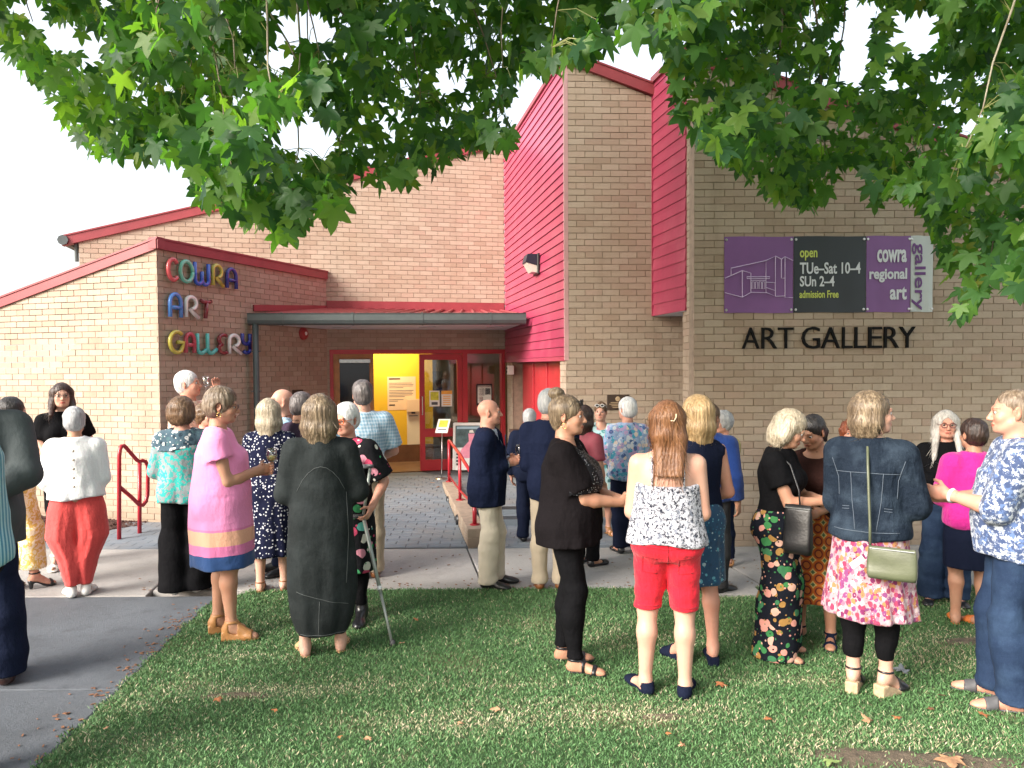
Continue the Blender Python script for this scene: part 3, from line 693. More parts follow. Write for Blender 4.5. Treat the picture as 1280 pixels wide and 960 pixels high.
q = MB(); q.tube([m0, upz(m0, Zb * .97)], .021, 10); q.build('post', M_RAIL, hr, True)
q = MB(); q.tube([f0, upz(f0, .22)], .024, 10); q.build('post', M_RAIL, hr, True)
bend = upz(f0 + du * .35, Zb * .86)
q = MB(); q.tube([upz(b0, Zb), upz(b0 * .9 + m0 * .1, Zb + .012), upz(m0, Zb * .97), bend, upz(f0 + du * .27, Zb * .80), upz(f0 + du * .2, Zb * .6), upz(f0 + du * .05, .27), upz(f0, .20)], .02, 10); q.build('top_rail', M_RAIL, hr, True)
q = MB(); q.tube([upz(b0, .09), upz(m0, .12), upz(f0 + du * .1, .2), upz(f0, .21)], .014, 8); q.build('lower_rail', M_RAIL, hr, True)
for p in (f0, m0, b0):
    q = MB(); q.lathe([(.001, .012), (.05, .012), (.052, 0)], p, 12); q.build('base_plate', M_RAIL, hr)
g1, g2 = gnd(149, 676), gnd(174.5, 669.5)
hl = empty('handrail', (g1[0], g1[1], 0), 0, 'red looped handrail standing by the brick corner and garden bed', 'handrail')
HW = Wall(g1[:2], g2[:2])
def hp(px, py): u, z = HW.hit(px, py); return HW.pt(u, z) - np.array([g1[0], g1[1], 0])
a = hp(149, 570)
q = MB(); q.tube([(0, 0, 0), a, hp(150, 562), hp(152, 557.5), hp(155, 557), hp(158, 560), hp(171, 575), hp(174.5, 577), hp(178, 575.8), hp(182, 577), hp(184.5, 582), hp(185, 590), hp(184.5, 618), hp(182.5, 627), hp(178.5, 631.5), hp(174.5, 631.5), hp(165, 622), hp(150, 609)], .022, 10); q.build('rail', M_RAIL, hl, True)
q = MB(); b_ = g2 - g1; q.tube([b_, hp(174.5, 577)], .022, 10); q.build('post', M_RAIL, hl, True)
for p in ((0, 0, 0), b_):
    q = MB(); q.lathe([(.001, .012), (.055, .012), (.057, 0)], p, 12); q.build('base_plate', M_RAIL, hl)

# ------------------------------------------------------------------ lettering
def text_geo(s, extrude=.01, offset=0.0, res=3):
    cu = bpy.data.curves.new('lettering', 'FONT'); cu.body = s; cu.extrude = extrude; cu.offset = offset; cu.resolution_u = res
    o = bpy.data.objects.new('lettering', cu); COL.objects.link(o)
    dg = bpy.context.evaluated_depsgraph_get(); me = bpy.data.meshes.new_from_object(o.evaluated_get(dg))
    v = np.array([tuple(x.co) for x in me.vertices]); f = [tuple(p.vertices) for p in me.polygons]
    bpy.data.objects.remove(o); bpy.data.meshes.remove(me); bpy.data.curves.remove(cu); return v, f
def text_on(name, s, W, px0, py0, px1, py1, off, mat, parent, depth=.004, offset=0.0, rot=0, origin=(0, 0, 0)):
    v, f = text_geo(s, .01, offset)
    if rot: v = np.stack([v[:, 1], -v[:, 0], v[:, 2]], 1)
    lo, hi = v.min(0), v.max(0); v = (v - lo) / np.maximum(hi - lo, 1e-6)
    (u0, z1), (u1, z0) = W.hit(px0, py0), W.hit(px1, py1)
    P = W.p0 + W.u * (u0 + v[:, :1] * (u1 - u0)) + W.z * (z0 + v[:, 1:2] * (z1 - z0)) + W.n * (off + v[:, 2:3] * depth) - np.array(origin)
    q = MB(); q.add(P, f); return q.build(name, mat, parent)
def zx(p, x0, y0, k): return (x0 + p[0] / k, y0 + p[1] / k)
sgn = empty('wall_lettering', GW.pt(GW.hit(928, 435)[0], GW.hit(928, 435)[1], 0), 0, 'black capital lettering ART GALLERY on the right brick wall', 'lettering')
for ch, a, b in zip('ARTGALLERY', (163, 270, 362, 492, 600, 715, 783, 858, 945, 1028), (258, 355, 445, 590, 700, 770, 845, 932, 1025, 1115)):
    t, bt = (570, 686) if ch != 'G' else (567, 688)
    text_on('letter', ch, GW, *zx((a, t - .006 * (a - 600)), 890, 280, 4.414), *zx((b, bt - .006 * (b - 600)), 890, 280, 4.414), .004, plain('black_letter', (.004, .004, .0045), .75, .1, 6, 0, spec=.2), sgn, .028, -.006, origin=sgn.location)
# banner
bn = empty('banner', GW.pt(GW.hit(905, 392)[0], GW.hit(905, 392)[1], 0), 0, 'purple and black opening hours banner on the right brick wall', 'banner')
M_PURP = plain('purple_vinyl', (.205, .088, .265), .5, .08, 3, .1); M_BLKV = plain('black_vinyl', (.018, .024, .032), .38, .1, 3, .1); M_PALEV = plain('pale_grey_vinyl', (.50, .54, .53), .4, .05, 4, .1); M_LIMEP = plain('lime_lettering', (.55, .62, .13), .6, .03, 4, 0); M_WHP = plain('white_lettering', (.66, .68, .72), .6, .03, 4, 0); M_LILAC = plain('lilac_line', (.62, .50, .72), .6, .03, 4, 0); M_PURPT = plain('deep_purple_lettering', (.14, .05, .2), .6, .03, 4, 0)
def vinyl(a, b, mat):
    u0, u1 = GW.hit(a, 344)[0], GW.hit(b, 344)[0]; zt_, zb_ = GW.hit(905, 296.2)[1], GW.hit(905, 391.5)[1]
    nu, nz = 14, 10; vs = []
    for s_ in (0, 1):
        for i in range(nu + 1):
            for j in range(nz + 1):
                fu, fz = i / nu, j / nz; w = .0016 * math.sin(fu * 9 + fz * 4 + a) + .0012 * math.sin(fz * 11 - fu * 5) + .002 * (1 - fz) * math.sin(fu * 17)
                sag = .006 * math.sin(math.pi * fu * 2) * (1 if j in (0, nz) else 0) * .5
                vs.append(GW.pt(u0 + (u1 - u0) * fu, zb_ + (zt_ - zb_) * fz + sag, (.008 + w) if s_ else .001) - np.array(bn.location))
    k = (nu + 1) * (nz + 1); fs = [(k + i * (nz + 1) + j, k + (i + 1) * (nz + 1) + j, k + (i + 1) * (nz + 1) + j + 1, k + i * (nz + 1) + j + 1) for i in range(nu) for j in range(nz)]
    q = MB(); q.add(vs, fs); o_ = q.build('vinyl_panel', mat, bn, True)
    for i in (0, nu):
        for j in (0, nz):
            e = MB(); c = GW.pt(u0 + (u1 - u0) * (.03 if i == 0 else .97), zb_ + (zt_ - zb_) * (.04 if j == 0 else .96), .012) - np.array(bn.location)
            e.lathe([(.001, .003), (.012, .002), (.014, -.002)], c, 10, ax=[GW.u, GW.z, GW.n]); e.build('eyelet', M_STEEL, o_)
    return o_
vp1 = vinyl(905, 991.2, M_PURP); vp2 = vinyl(991.6, 1082, M_BLKV); vp3 = vinyl(1082.4, 1137.5, M_PURP); vp4 = vinyl(1137.9, 1165.5, M_PALEV)
def bt(s, x0, y0, x1, y1, mat, par, off=.02, rot=0, o_=.0135): return text_on('lettering', s, GW, *zx((x0, y0), 890, 280, 4.414), *zx((x1, y1), 890, 280, 4.414), o_, mat, par, .002, off, rot, origin=bn.location)
bt('open', 482, 147, 578, 202, M_LIMEP, vp2); bt('TUe\u2013Sat 10\u20134', 482, 213, 816, 275, M_WHP, vp2); bt('SUn 2\u20134', 482, 288, 672, 345, M_WHP, vp2); bt('admission Free', 480, 368, 695, 408, M_LIMEP, vp2)
bt('cowra', 908, 142, 1070, 212, M_WHP, vp3, .03); bt('regional', 865, 245, 1072, 322, M_WHP, vp3, .03); bt('art', 978, 347, 1070, 418, M_WHP, vp3, .03); bt('gallery', 1100, 106, 1172, 476, M_PURPT, vp4, .012, 1)
LINES = [[(70, 300), (165, 258), (212, 272), (212, 378), (165, 405), (70, 380)], [(165, 258), (165, 405)], [(103, 284), (103, 245), (295, 203), (295, 300)], [(190, 292), (316, 292), (316, 302), (190, 302), (190, 292)], [(212, 378), (295, 380), (295, 302)], [(295, 203), (347, 178), (347, 400), (295, 378)], [(347, 178), (380, 195), (400, 182), (445, 203)], [(380, 195), (380, 300), (398, 300)], [(400, 182), (400, 407), (445, 407)], [(347, 400), (400, 398)], [(295, 322), (345, 325), (345, 368), (298, 352)], [(218, 320), (218, 358), (230, 358), (230, 320), (218, 320)], [(238, 320), (238, 358), (250, 358), (250, 320), (238, 320)], [(257, 320), (257, 358), (270, 358), (270, 320), (257, 320)], [(276, 320), (276, 358), (289, 358), (289, 320), (276, 320)], [(212, 312), (295, 312)]]
q = MB()
for L in LINES: q.tube([GW.pt(*GW.hit(*zx(p, 890, 280, 4.414)), .0145) - np.array(bn.location) for p in L], .0042, 4)
q.build('line_drawing', M_LILAC, vp1)
# tube letters on the letter wall
tl = empty('tube_lettering', NW.pt(NW.hit(206, 443)[0], NW.hit(206, 443)[1], 0), 0, 'colourful glossy tube letters spelling COWRA ART GALLERY on brick', 'lettering')
def arc(cx, cy, rx, ry, a0, a1, n=10): return [(cx + rx * math.cos(math.radians(a0 + (a1 - a0) * i / n)), cy + ry * math.sin(math.radians(a0 + (a1 - a0) * i / n))) for i in range(n + 1)]
GLY = {'C': [arc(.5, .5, .5, .5, 40, 320, 16)], 'O': [arc(.5, .5, .5, .5, 0, 360, 20)], 'W': [[(0, 1), (0, .3)] + arc(.25, .22, .25, .22, 180, 360, 8) + [(.5, .6)], [(.5, .6), (.5, .22)] + arc(.75, .22, .25, .22, 180, 360, 8) + [(1, 1)]], 'R': [[(0, 0), (0, .7)] + arc(.42, .7, .42, .3, 180, -60, 12) + [(.25, .42), (1, 0)]], 'A': [[(0, 0), (0, .6)] + arc(.5, .6, .5, .4, 180, 0, 12) + [(1, 0)], [(0, .42), (1, .42)]], 'T': [[(0, 1), (.3, .93), (.7, .93), (1, 1)], [(.58, .93), (.5, .4), (.42, 0)]], 'G': [arc(.5, .5, .5, .5, 50, 300, 14) + [(.85, .25), (.95, .5), (.5, .5)]], 'L': [[(0, 1), (0, .3)] + arc(.4, .25, .4, .25, 180, 300, 8) + [(1, .2)]], 'E': [arc(.55, .72, .5, .28, 50, 250, 10) + arc(.55, .25, .55, .25, 110, 310, 10)], 'Y': [[(0, 1), (0, .7)] + arc(.5, .68, .5, .22, 180, 360, 8) + [(1, 1)], [(1, 1), (1, .2)] + arc(.55, .2, .45, .2, 0, -150, 8)]}
def gloss(n, c): return plain('tube_' + n, c, .18, .04, 3, 0, coat=.5)
TCOL = dict(coral=(.62, .10, .11), green=(.16, .52, .40), blue=(.03, .10, .52), olive=(.52, .46, .08), navy=(.02, .03, .26), sky=(.08, .24, .65), silver=(.75, .75, .75), maroon=(.20, .02, .03), teal=(.09, .48, .45), red=(.46, .06, .09))
for ch, cn, x0, y0, x1, y1 in (('C', 'coral', 86, 230, 153, 376), ('O', 'green', 168, 243, 250, 387), ('W', 'blue', 266, 255, 356, 405), ('R', 'olive', 386, 272, 455, 415), ('A', 'navy', 480, 297, 541, 432), ('A', 'sky', 99, 464, 172, 624), ('R', 'silver', 206, 484, 288, 626), ('T', 'maroon', 306, 510, 376, 632), ('G', 'olive', 98, 716, 194, 862), ('A', 'red', 205, 731, 262, 862), ('L', 'teal', 283, 730, 345, 864), ('L', 'teal', 350, 730, 410, 864), ('E', 'maroon', 424, 738, 486, 864), ('R', 'silver', 496, 740, 574, 868), ('Y', 'navy', 584, 730, 634, 862)):
    q = MB(); u0, z1 = NW.hit(*zx((x0, y0), 190, 280, 5.333)); u1, _ = NW.hit(*zx((x1, y0), 190, 280, 5.333)); _, z0 = NW.hit(*zx(((x0 * 2 + x1) / 3, y1 - (x1 - x0) * .05), 190, 280, 5.333))
    for st in GLY[ch]: q.tube([NW.pt(u0 + (u1 - u0) * a, z0 + (z1 - z0) * b, .045) - np.array(tl.location) for a, b in st], .026, 8)
    o_ = q.build('letter', gloss(cn, TCOL[cn]), tl, True); o_['label'] = f'{cn} tube letter {ch}'
# ------------------------------------------------------------------ fittings on the walls
u, z = RW.hit(672.5, 331); wl_ = empty('wall_lamp', RW.pt(u, z, 0), 0, 'dark floodlight box on the red weatherboard wall', 'lamp')
q = MB(); q.box(RW.n * .02, (.15, .02, .14), RW.ax(), ch=.008); q.build('back_plate', M_DARK, wl_)
q = MB(); hx = RW.n
q.prism([-RW.u * .13 + hx * .04 + [0, 0, .13], -RW.u * .13 + hx * .04 + [0, 0, -.02], -RW.u * .13 + hx * .2 + [0, 0, .02], -RW.u * .13 + hx * .17 + [0, 0, .13]], RW.u * .26); q.build('hood', plain('dark_blue_metal', (.02, .028, .045), .4, .1, 5, .05), wl_)
q = MB(); q.prism([-RW.u * .12 + hx * .04 + [0, 0, -.025], -RW.u * .12 + hx * .04 + [0, 0, -.12], -RW.u * .12 + hx * .11 + [0, 0, -.11], -RW.u * .12 + hx * .185 + [0, 0, .015]], RW.u * .24); q.build('lens', plain('frosted_lens', (.60, .58, .50), .3, .04, 3, 0), wl_)
u, z = NW.hit(378.5, 417); fb = empty('fire_bell', NW.pt(u, z, 0), 0, 'round red fire alarm bell under the canopy', 'bell')
nz_ax = [NW.u, NW.z, NW.n]
q = MB(); q.lathe([(.001, .06), (.04, .06), (.085, .045), (.1, .015), (.1, 0)], (0, 0, 0), 20, ax=nz_ax); q.build('gong', plain('bell_red', (.33, .03, .03), .35, .1, 5, .03), fb, True)
q = MB(); q.lathe([(.001, .068), (.026, .066), (.03, .058)], (0, 0, 0), 14, ax=nz_ax); q.build('cap', M_WHITE, fb, True)
def plaque(W, x0, y0, x1, y1, label):
    (u0, z1), (u1, z0) = W.hit(x0, y0), W.hit(x1, y1); c = W.pt((u0 + u1) / 2, (z0 + z1) / 2, 0)
    p = empty('plaque', c, 0, label, 'plaque'); h = ((u1 - u0) / 2, (z1 - z0) / 2)
    q = MB(); q.box(W.n * .01, (h[0], .01, h[1]), W.ax(), ch=.004); q.build('plate', plain('dark_bronze', (.05, .03, .02), .4, .2, 8, .1), p)
    br = plain('bright_bronze', (.42, .30, .18), .4, .2, 8, .1)
    if 'crest' in label:
        q = MB(); q.lathe([(.001, .004), (.026, .004), (.03, 0)], W.n * .02 + [0, 0, h[1] * .45], 12, ax=[W.u, W.z, W.n]); q.build('emblem', br, p)
        for i in range(4):
            q = MB(); q.box(W.n * .021 + [0, 0, -h[1] * (.02 + .22 * i)] + W.u * (0 if i else .01), (h[0] * (.75, .8, .6, .5)[i], .0012, .004), W.ax()); q.build('text_line', br, p)
plaque(TW, 758.5, 493.5, 785.5, 512, 'dark bronze plaque with crest on the brick tower wall')
plaque(NW, 365, 487.5, 378, 505, 'small blank dark plaque under the canopy on the brick wall')
u, z = RW.hit(641, 462.5); sb = empty('alarm_box', RW.pt(u, z, 0), 0, 'small white alarm sensor box beside the entry frame', 'sensor')
q = MB(); q.box(RW.n * .04, (.06, .05, .075), RW.ax(), ch=.008); q.build('case', M_WHITE, sb)
for dz in (-.03, .03):
    q = MB(); q.lathe([(.001, .02), (.014, .018), (.016, 0)], RW.n * .088 + [0, 0, dz] - RW.u * .015, 10, ax=[RW.u, RW.z, RW.n]); q.build('sensor_eye', M_DARK, sb)
# ------------------------------------------------------------------ signs on the landing
def stand_at(px, py, z=LZ): p = gnd(px, py, z); return np.array([p[0], p[1], z])
s0 = stand_at(552, 598.5); ss = empty('sign_stand', s0, 0, 'thin steel stand holding a tilted yellow and white notice', 'sign')
q = MB(); q.lathe([(.001, .012), (.09, .010), (.1, 0)], (0, 0, 0), 18); q.build('base', M_STEEL, ss, True)
hgt = dep(553.5, 541, s0[1])[2] - LZ
q = MB(); q.tube([(0, 0, 0), (.015, 0, hgt)], .008, 8); q.build('pole', M_STEEL, ss, True)
w2 = 8.6 / FPX * s0[1]; th = dep(553.5, 522.5, s0[1])[2] - LZ - hgt
tx = np.array([.94, -.05, .0]); tx /= np.linalg.norm(tx); up_ = np.array([.22, .35, .95]); up_ /= np.linalg.norm(up_); nn_ = np.cross(tx, up_)
c = np.array([.03, 0, hgt + th / 2 - .01])
q = MB(); q.box(c, (w2 * .9, .006, th / 2), [tx, nn_, up_], ch=.002); pnl = q.build('panel', M_PAPER, ss)
q = MB(); q.box(c + nn_ * .0075 + up_ * th * .16, (w2 * .62, .001, th * .24), [tx, nn_, up_]); q.build('print', M_LIME, pnl)
q = MB(); q.box(c + nn_ * .0075 - up_ * th * .25, (w2 * .6, .001, th * .03), [tx, nn_, up_]); q.build('print', M_INK, pnl)
af0 = stand_at(585, 590); af = empty('a_frame_sign', af0, math.radians(-4), 'white A-frame poster sign with pink dress behind the old man', 'sign')
Hh = dep(585, 531, af0[1])[2] - LZ; Wd = 19.5 / FPX * af0[1]
for s_, nm in ((1, 'board'), (-1, 'board')):
    upv = np.array([0, .16 * s_, 1.0]); upv /= np.linalg.norm(upv); nv = np.cross([1.0, 0, 0], upv); nv = nv * 1.0
    c = np.array([.0, (0 if s_ > 0 else .36), 0.03]) + upv * Hh * .5
    A_ = [np.array([1.0, 0, 0]), nv, upv]
    q = MB()
    for sx in (-1, 1): q.box(c + A_[0] * sx * (Wd - .02), (.02, .014, Hh / 2), A_, ch=.003)
    for sz in (-1, 1): q.box(c + upv * sz * (Hh / 2 - .02), (Wd - .041, .013, .02), A_, ch=.003)
    q.box(c, (Wd - .041, .004, Hh / 2 - .041), A_); bo_ = q.build('board', M_WHITE, af)
    if s_ > 0:
        f_ = nv * (-1 if nv[1] > 0 else 1)
        def rect(a, b, c0, d0, m, o_):
            e = MB(); e.box(c + A_[0] * (Wd - .045) * (a + b) / 2 + upv * (Hh / 2 - .045) * (c0 + d0) / 2 + f_ * o_, ((Wd - .045) * (b - a) / 2, .001, (Hh / 2 - .045) * (d0 - c0) / 2), A_); e.build('print', m, bo_)
        rect(-1, 1, -.05, 1, M_TEAL, .006); rect(-.9, .9, .84, .96, plain('sky_print', (.35, .5, .6), .7, .1, 6, 0), .0085)
        def ppoly(pts, m, o_):
            e = MB(); e.prism([c + A_[0] * (Wd - .045) * a + upv * (Hh / 2 - .045) * b + f_ * o_ for a, b in pts], f_ * .001); e.build('print', m, bo_)
        ppoly([(.0, .62), (.5, .62), (.4, .3), (.75, -.05), (.95, -.55), (-.75, -.55), (-.55, -.15), (.05, .25)], M_PINK, .009)
        ppoly([(.1, .78), (.35, .8), (.45, .66), (.05, .66)], M_PAPER, .0105)
        for i in range(4): rect(-.93, -.70, -.9 + i * .16, -.8 + i * .16, M_DARK, .0085)
# wine glasses, ground leaves come with the people and tree
# ------------------------------------------------------------------ implicit surfaces for people
class Field:
    def __init__(s, lo, hi, h):
        s.lo = np.array(lo, float); s.h = h; s.n = (np.ceil((np.array(hi, float) - s.lo) / h).astype(int) + 1)
        s.ax = [(s.lo[i] + np.arange(s.n[i]) * h).astype(np.float32) for i in range(3)]
        s.F = np.full(s.n, .3, np.float32)
    def grid(s, lo, hi):
        sl = []; g = []
        for i in range(3):
            a = max(0, int(math.floor((lo[i] - s.lo[i]) / s.h))); b = min(s.n[i], int(math.ceil((hi[i] - s.lo[i]) / s.h)) + 1)
            if b <= a: return None, None
            sl.append(slice(a, b)); g.append(s.ax[i][a:b].reshape([-1 if j == i else 1 for j in range(3)]))
        return tuple(sl), g
    def put(s, fn, lo, hi, k=.02, op='u'):
        sl, g = s.grid(lo, hi)
        if sl is None: return
        d = fn(*g); A = s.F[sl]
        if op == 'u':
            if k <= 0: s.F[sl] = np.minimum(A, d)
            else:
                h = np.maximum(k - np.abs(A - d), 0) / k; s.F[sl] = np.minimum(A, d) - h * h * k * .25
        else:   # smooth subtraction
            d = -d; h = np.maximum(k - np.abs(A - d), 0) / max(k, 1e-6); s.F[sl] = np.maximum(A, d) + h * h * k * .25
    def cone(s, a, b, ra, rb, k=.02, op='u', flat=False):
        a = np.array(a, float); b = np.array(b, float); m = max(ra, rb) + .06 + k; ab = b - a; L2 = float(ab @ ab) + 1e-9
        def fn(x, y, z):
            t = np.clip(((x - a[0]) * ab[0] + (y - a[1]) * ab[1] + (z - a[2]) * ab[2]) / L2, 0, 1)
            d = np.sqrt((x - a[0] - t * ab[0]) ** 2 + (y - a[1] - t * ab[1]) ** 2 + (z - a[2] - t * ab[2]) ** 2) - (ra + (rb - ra) * t)
            return np.maximum(d, ((x - b[0]) * ab[0] + (y - b[1]) * ab[1] + (z - b[2]) * ab[2]) / math.sqrt(L2)) if flat else d
        s.put(fn, np.minimum(a, b) - m, np.maximum(a, b) + m, k, op)
    def ell(s, c, r, k=.02, R=None, op='u'):
        c = np.array(c, float); r = np.array(r, float); m = max(r) + .05 + k
        if R is None: R = np.eye(3)
        def fn(x, y, z):
            x, y, z = x - c[0], y - c[1], z - c[2]
            p = [R[0, i] * x + R[1, i] * y + R[2, i] * z for i in range(3)]
            k0 = np.sqrt((p[0] / r[0]) ** 2 + (p[1] / r[1]) ** 2 + (p[2] / r[2]) ** 2)
            k1 = np.sqrt((p[0] / r[0] ** 2) ** 2 + (p[1] / r[1] ** 2) ** 2 + (p[2] / r[2] ** 2) ** 2) + 1e-6
            return k0 * (k0 - 1) / k1
        s.put(fn, c - m, c + m, k, op)
    def prof(s, zs, ax, ay, cx, cy, k=.03, fold=None):
        zs, ax, ay = np.array(zs), np.array(ax), np.array(ay); cx = np.broadcast_to(cx, zs.shape); cy = np.broadcast_to(cy, zs.shape)
        m = .07 + k
        lo = (np.min(cx - ax) - m, np.min(cy - ay) - m, zs[0] - m); hi = (np.max(cx + ax) + m, np.max(cy + ay) + m, zs[-1] + m)
        def fn(x, y, z):
            zz = np.clip(z, zs[0], zs[-1]); A = np.interp(zz, zs, ax); Bv = np.interp(zz, zs, ay); X = x - np.interp(zz, zs, cx); Y = y - np.interp(zz, zs, cy)
            if fold is not None:
                sc = 1 + fold(np.arctan2(Y, X), z); A = A * sc; Bv = Bv * sc
            q = np.sqrt((X / A) ** 2 + (Y / Bv) ** 2); g_ = np.sqrt((X / A ** 2) ** 2 + (Y / Bv ** 2) ** 2) + 1e-6
            d = q * (q - 1) / g_
            dz = np.maximum(zs[0] - z, z - zs[-1])
            return np.where(dz > 0, np.sqrt(np.maximum(d, 0) ** 2 + dz ** 2) + np.minimum(d, 0) * .0, np.maximum(d, dz)).astype(np.float32)
        s.put(fn, lo, hi, k)
    def cut(s, fn):
        s.F = np.maximum(s.F, fn(*[s.ax[i].reshape([-1 if j == i else 1 for j in range(3)]) for i in range(3)]))
    def disp(s, fn):
        s.F = s.F + fn(*[s.ax[i].reshape([-1 if j == i else 1 for j in range(3)]) for i in range(3)]).astype(np.float32)
    def net(s, smooth=1):
        F = s.F.copy(); F[0] = F[-1] = .3; F[:, 0] = F[:, -1] = .3; F[:, :, 0] = F[:, :, -1] = .3
        neg = F < 0; n = F.shape
        cs = [(i, j, k) for i in (0, 1) for j in (0, 1) for k in (0, 1)]
        cnt = np.zeros((n[0] - 1, n[1] - 1, n[2] - 1), np.int8)
        for (i, j, k) in cs: cnt += neg[i:n[0] - 1 + i, j:n[1] - 1 + j, k:n[2] - 1 + k]
        C = np.argwhere((cnt > 0) & (cnt < 8)); 
        if len(C) == 0: return np.zeros((0, 3)), np.zeros((0, 4), np.int32)
        V8 = np.stack([F[C[:, 0] + i, C[:, 1] + j, C[:, 2] + k] for (i, j, k) in cs], 1)
        acc = np.zeros((len(C), 3)); num = np.zeros(len(C))
        for a in range(8):
            for b in range(a + 1, 8):
                d = np.array(cs[b]) - np.array(cs[a])
                if np.abs(d).sum() != 1: continue
                va, vb = V8[:, a], V8[:, b]; m = (va < 0) != (vb < 0); t = np.where(m, va / np.where(m, va - vb, 1), 0)
                acc += np.where(m[:, None], np.array(cs[a]) + t[:, None] * d, 0); num += m
        P = C + acc / num[:, None]
        idx = np.full(cnt.shape, -1, np.int32); idx[C[:, 0], C[:, 1], C[:, 2]] = np.arange(len(C))
        fs = []
        for ax in range(3):
            b, c = (ax + 1) % 3, (ax + 2) % 3
            s0 = [slice(1, -1)] * 3; s0[ax] = slice(0, n[ax] - 1); s1 = list(s0); s1[ax] = slice(1, n[ax])
            A0, A1 = neg[tuple(s0)], neg[tuple(s1)]
            for flip, m in ((0, A0 & ~A1), (1, ~A0 & A1)):
                E = np.argwhere(m)
                if len(E) == 0: continue
                E = E + 1; E[:, ax] -= 1
                def at_(db, dc):
                    q = E.copy(); q[:, b] -= db; q[:, c] -= dc; return idx[q[:, 0], q[:, 1], q[:, 2]]
                q = np.stack([at_(1, 1), at_(0, 1), at_(0, 0), at_(1, 0)], 1)
                fs.append(q[:, ::-1] if flip else q)
        Fq = np.concatenate(fs); Fq = Fq[(Fq >= 0).all(1)]
        for _ in range(smooth):
            S = np.zeros_like(P); W = np.zeros(len(P))
            for a, b in ((0, 1), (1, 2), (2, 3), (3, 0)):
                for p, q in ((a, b), (b, a)):
                    W += np.bincount(Fq[:, p], minlength=len(P))
                    for k in range(3): S[:, k] += np.bincount(Fq[:, p], P[Fq[:, q], k], minlength=len(P))
            P = P * .5 + .5 * S / np.maximum(W, 1)[:, None]
        return s.lo + P * s.h, Fq.astype(np.int32)

_wr = np.random.default_rng(3); _WD = _wr.normal(size=(24, 3)); _WD /= np.linalg.norm(_WD, axis=1)[:, None]; _WP = _wr.uniform(0, 6.28, 24)
def wob(x, y, z, f, seed=0, n=5):
    """cheap smooth noise, roughly -1..1"""
    o = 0
    for i in range(n):
        k = (i * 5 + seed * 7) % 24; d = _WD[k] * f * (1 + .35 * i)
        o = o + np.sin(x * d[0] + y * d[1] + z * d[2] + _WP[k] + seed) / (1 + .3 * i)
    return o / 2.6
def rotz(a): c, s = math.cos(a), math.sin(a); return np.array([[c, -s, 0], [s, c, 0], [0, 0, 1.0]])
def rotx(a): c, s = math.cos(a), math.sin(a); return np.array([[1.0, 0, 0], [0, c, -s], [0, s, c]])
def roty(a): c, s = math.cos(a), math.sin(a); return np.array([[c, 0, s], [0, 1.0, 0], [-s, 0, c]])
def unit(v): v = np.array(v, float); return v / (np.linalg.norm(v) + 1e-9)
def ik(a, t, l1, l2, pole):
    a, t = np.array(a, float), np.array(t, float); d = t - a; L = np.linalg.norm(d); L2 = min(L, (l1 + l2) * .995); d = d / (L + 1e-9); t = a + d * L2
    x = (l1 * l1 - l2 * l2 + L2 * L2) / (2 * L2); h = math.sqrt(max(l1 * l1 - x * x, 0)); p = np.array(pole, float); p = unit(p - d * (p @ d))
    return a + d * x + p * h, t

# ---- skin, cloth and hair materials
def skin_mat(name, c):
    if name in MATS: return MATS[name]
    m, nt, b = newmat(name); at = N(nt, 'ShaderNodeAttribute'); at.attribute_name = 'tint'; v = coords(nt)
    n1 = noise(nt, v, 26, 5, .6); base = mix(nt, mul(c, .86), (min(1, c[0] * 1.08), c[1] * 1.02, c[2] * .98), n1); base = mix(nt, base, (c[0] * .98, c[1] * .80, c[2] * .76), mathn(nt, 'MULTIPLY', ramp_fac(nt, noise(nt, v, 9, 4), .48, .68), .55))
    col = mix(nt, base, at.outputs['Color'], 1.0, 'MULTIPLY'); nt.links.new(col, b.inputs['Base Color'])
    b.inputs['Roughness'].default_value = .5; b.inputs['Specular IOR Level'].default_value = .4
    b.inputs['Subsurface Weight'].default_value = .12; b.inputs['Subsurface Radius'].default_value = (.012, .005, .003); b.inputs['Subsurface Scale'].default_value = .6
    bump(nt, b, noise(nt, v, 140, 3), .12, .002); MATS[name] = m; return m
SK = dict(fair=skin_mat('skin_fair', (.54, .325, .245)), pink=skin_mat('skin_rosy', (.56, .29, .21)), tan=skin_mat('skin_tan', (.46, .25, .165)), old=skin_mat('skin_weathered', (.55, .31, .235)), dark=skin_mat('skin_olive', (.36, .185, .115)))
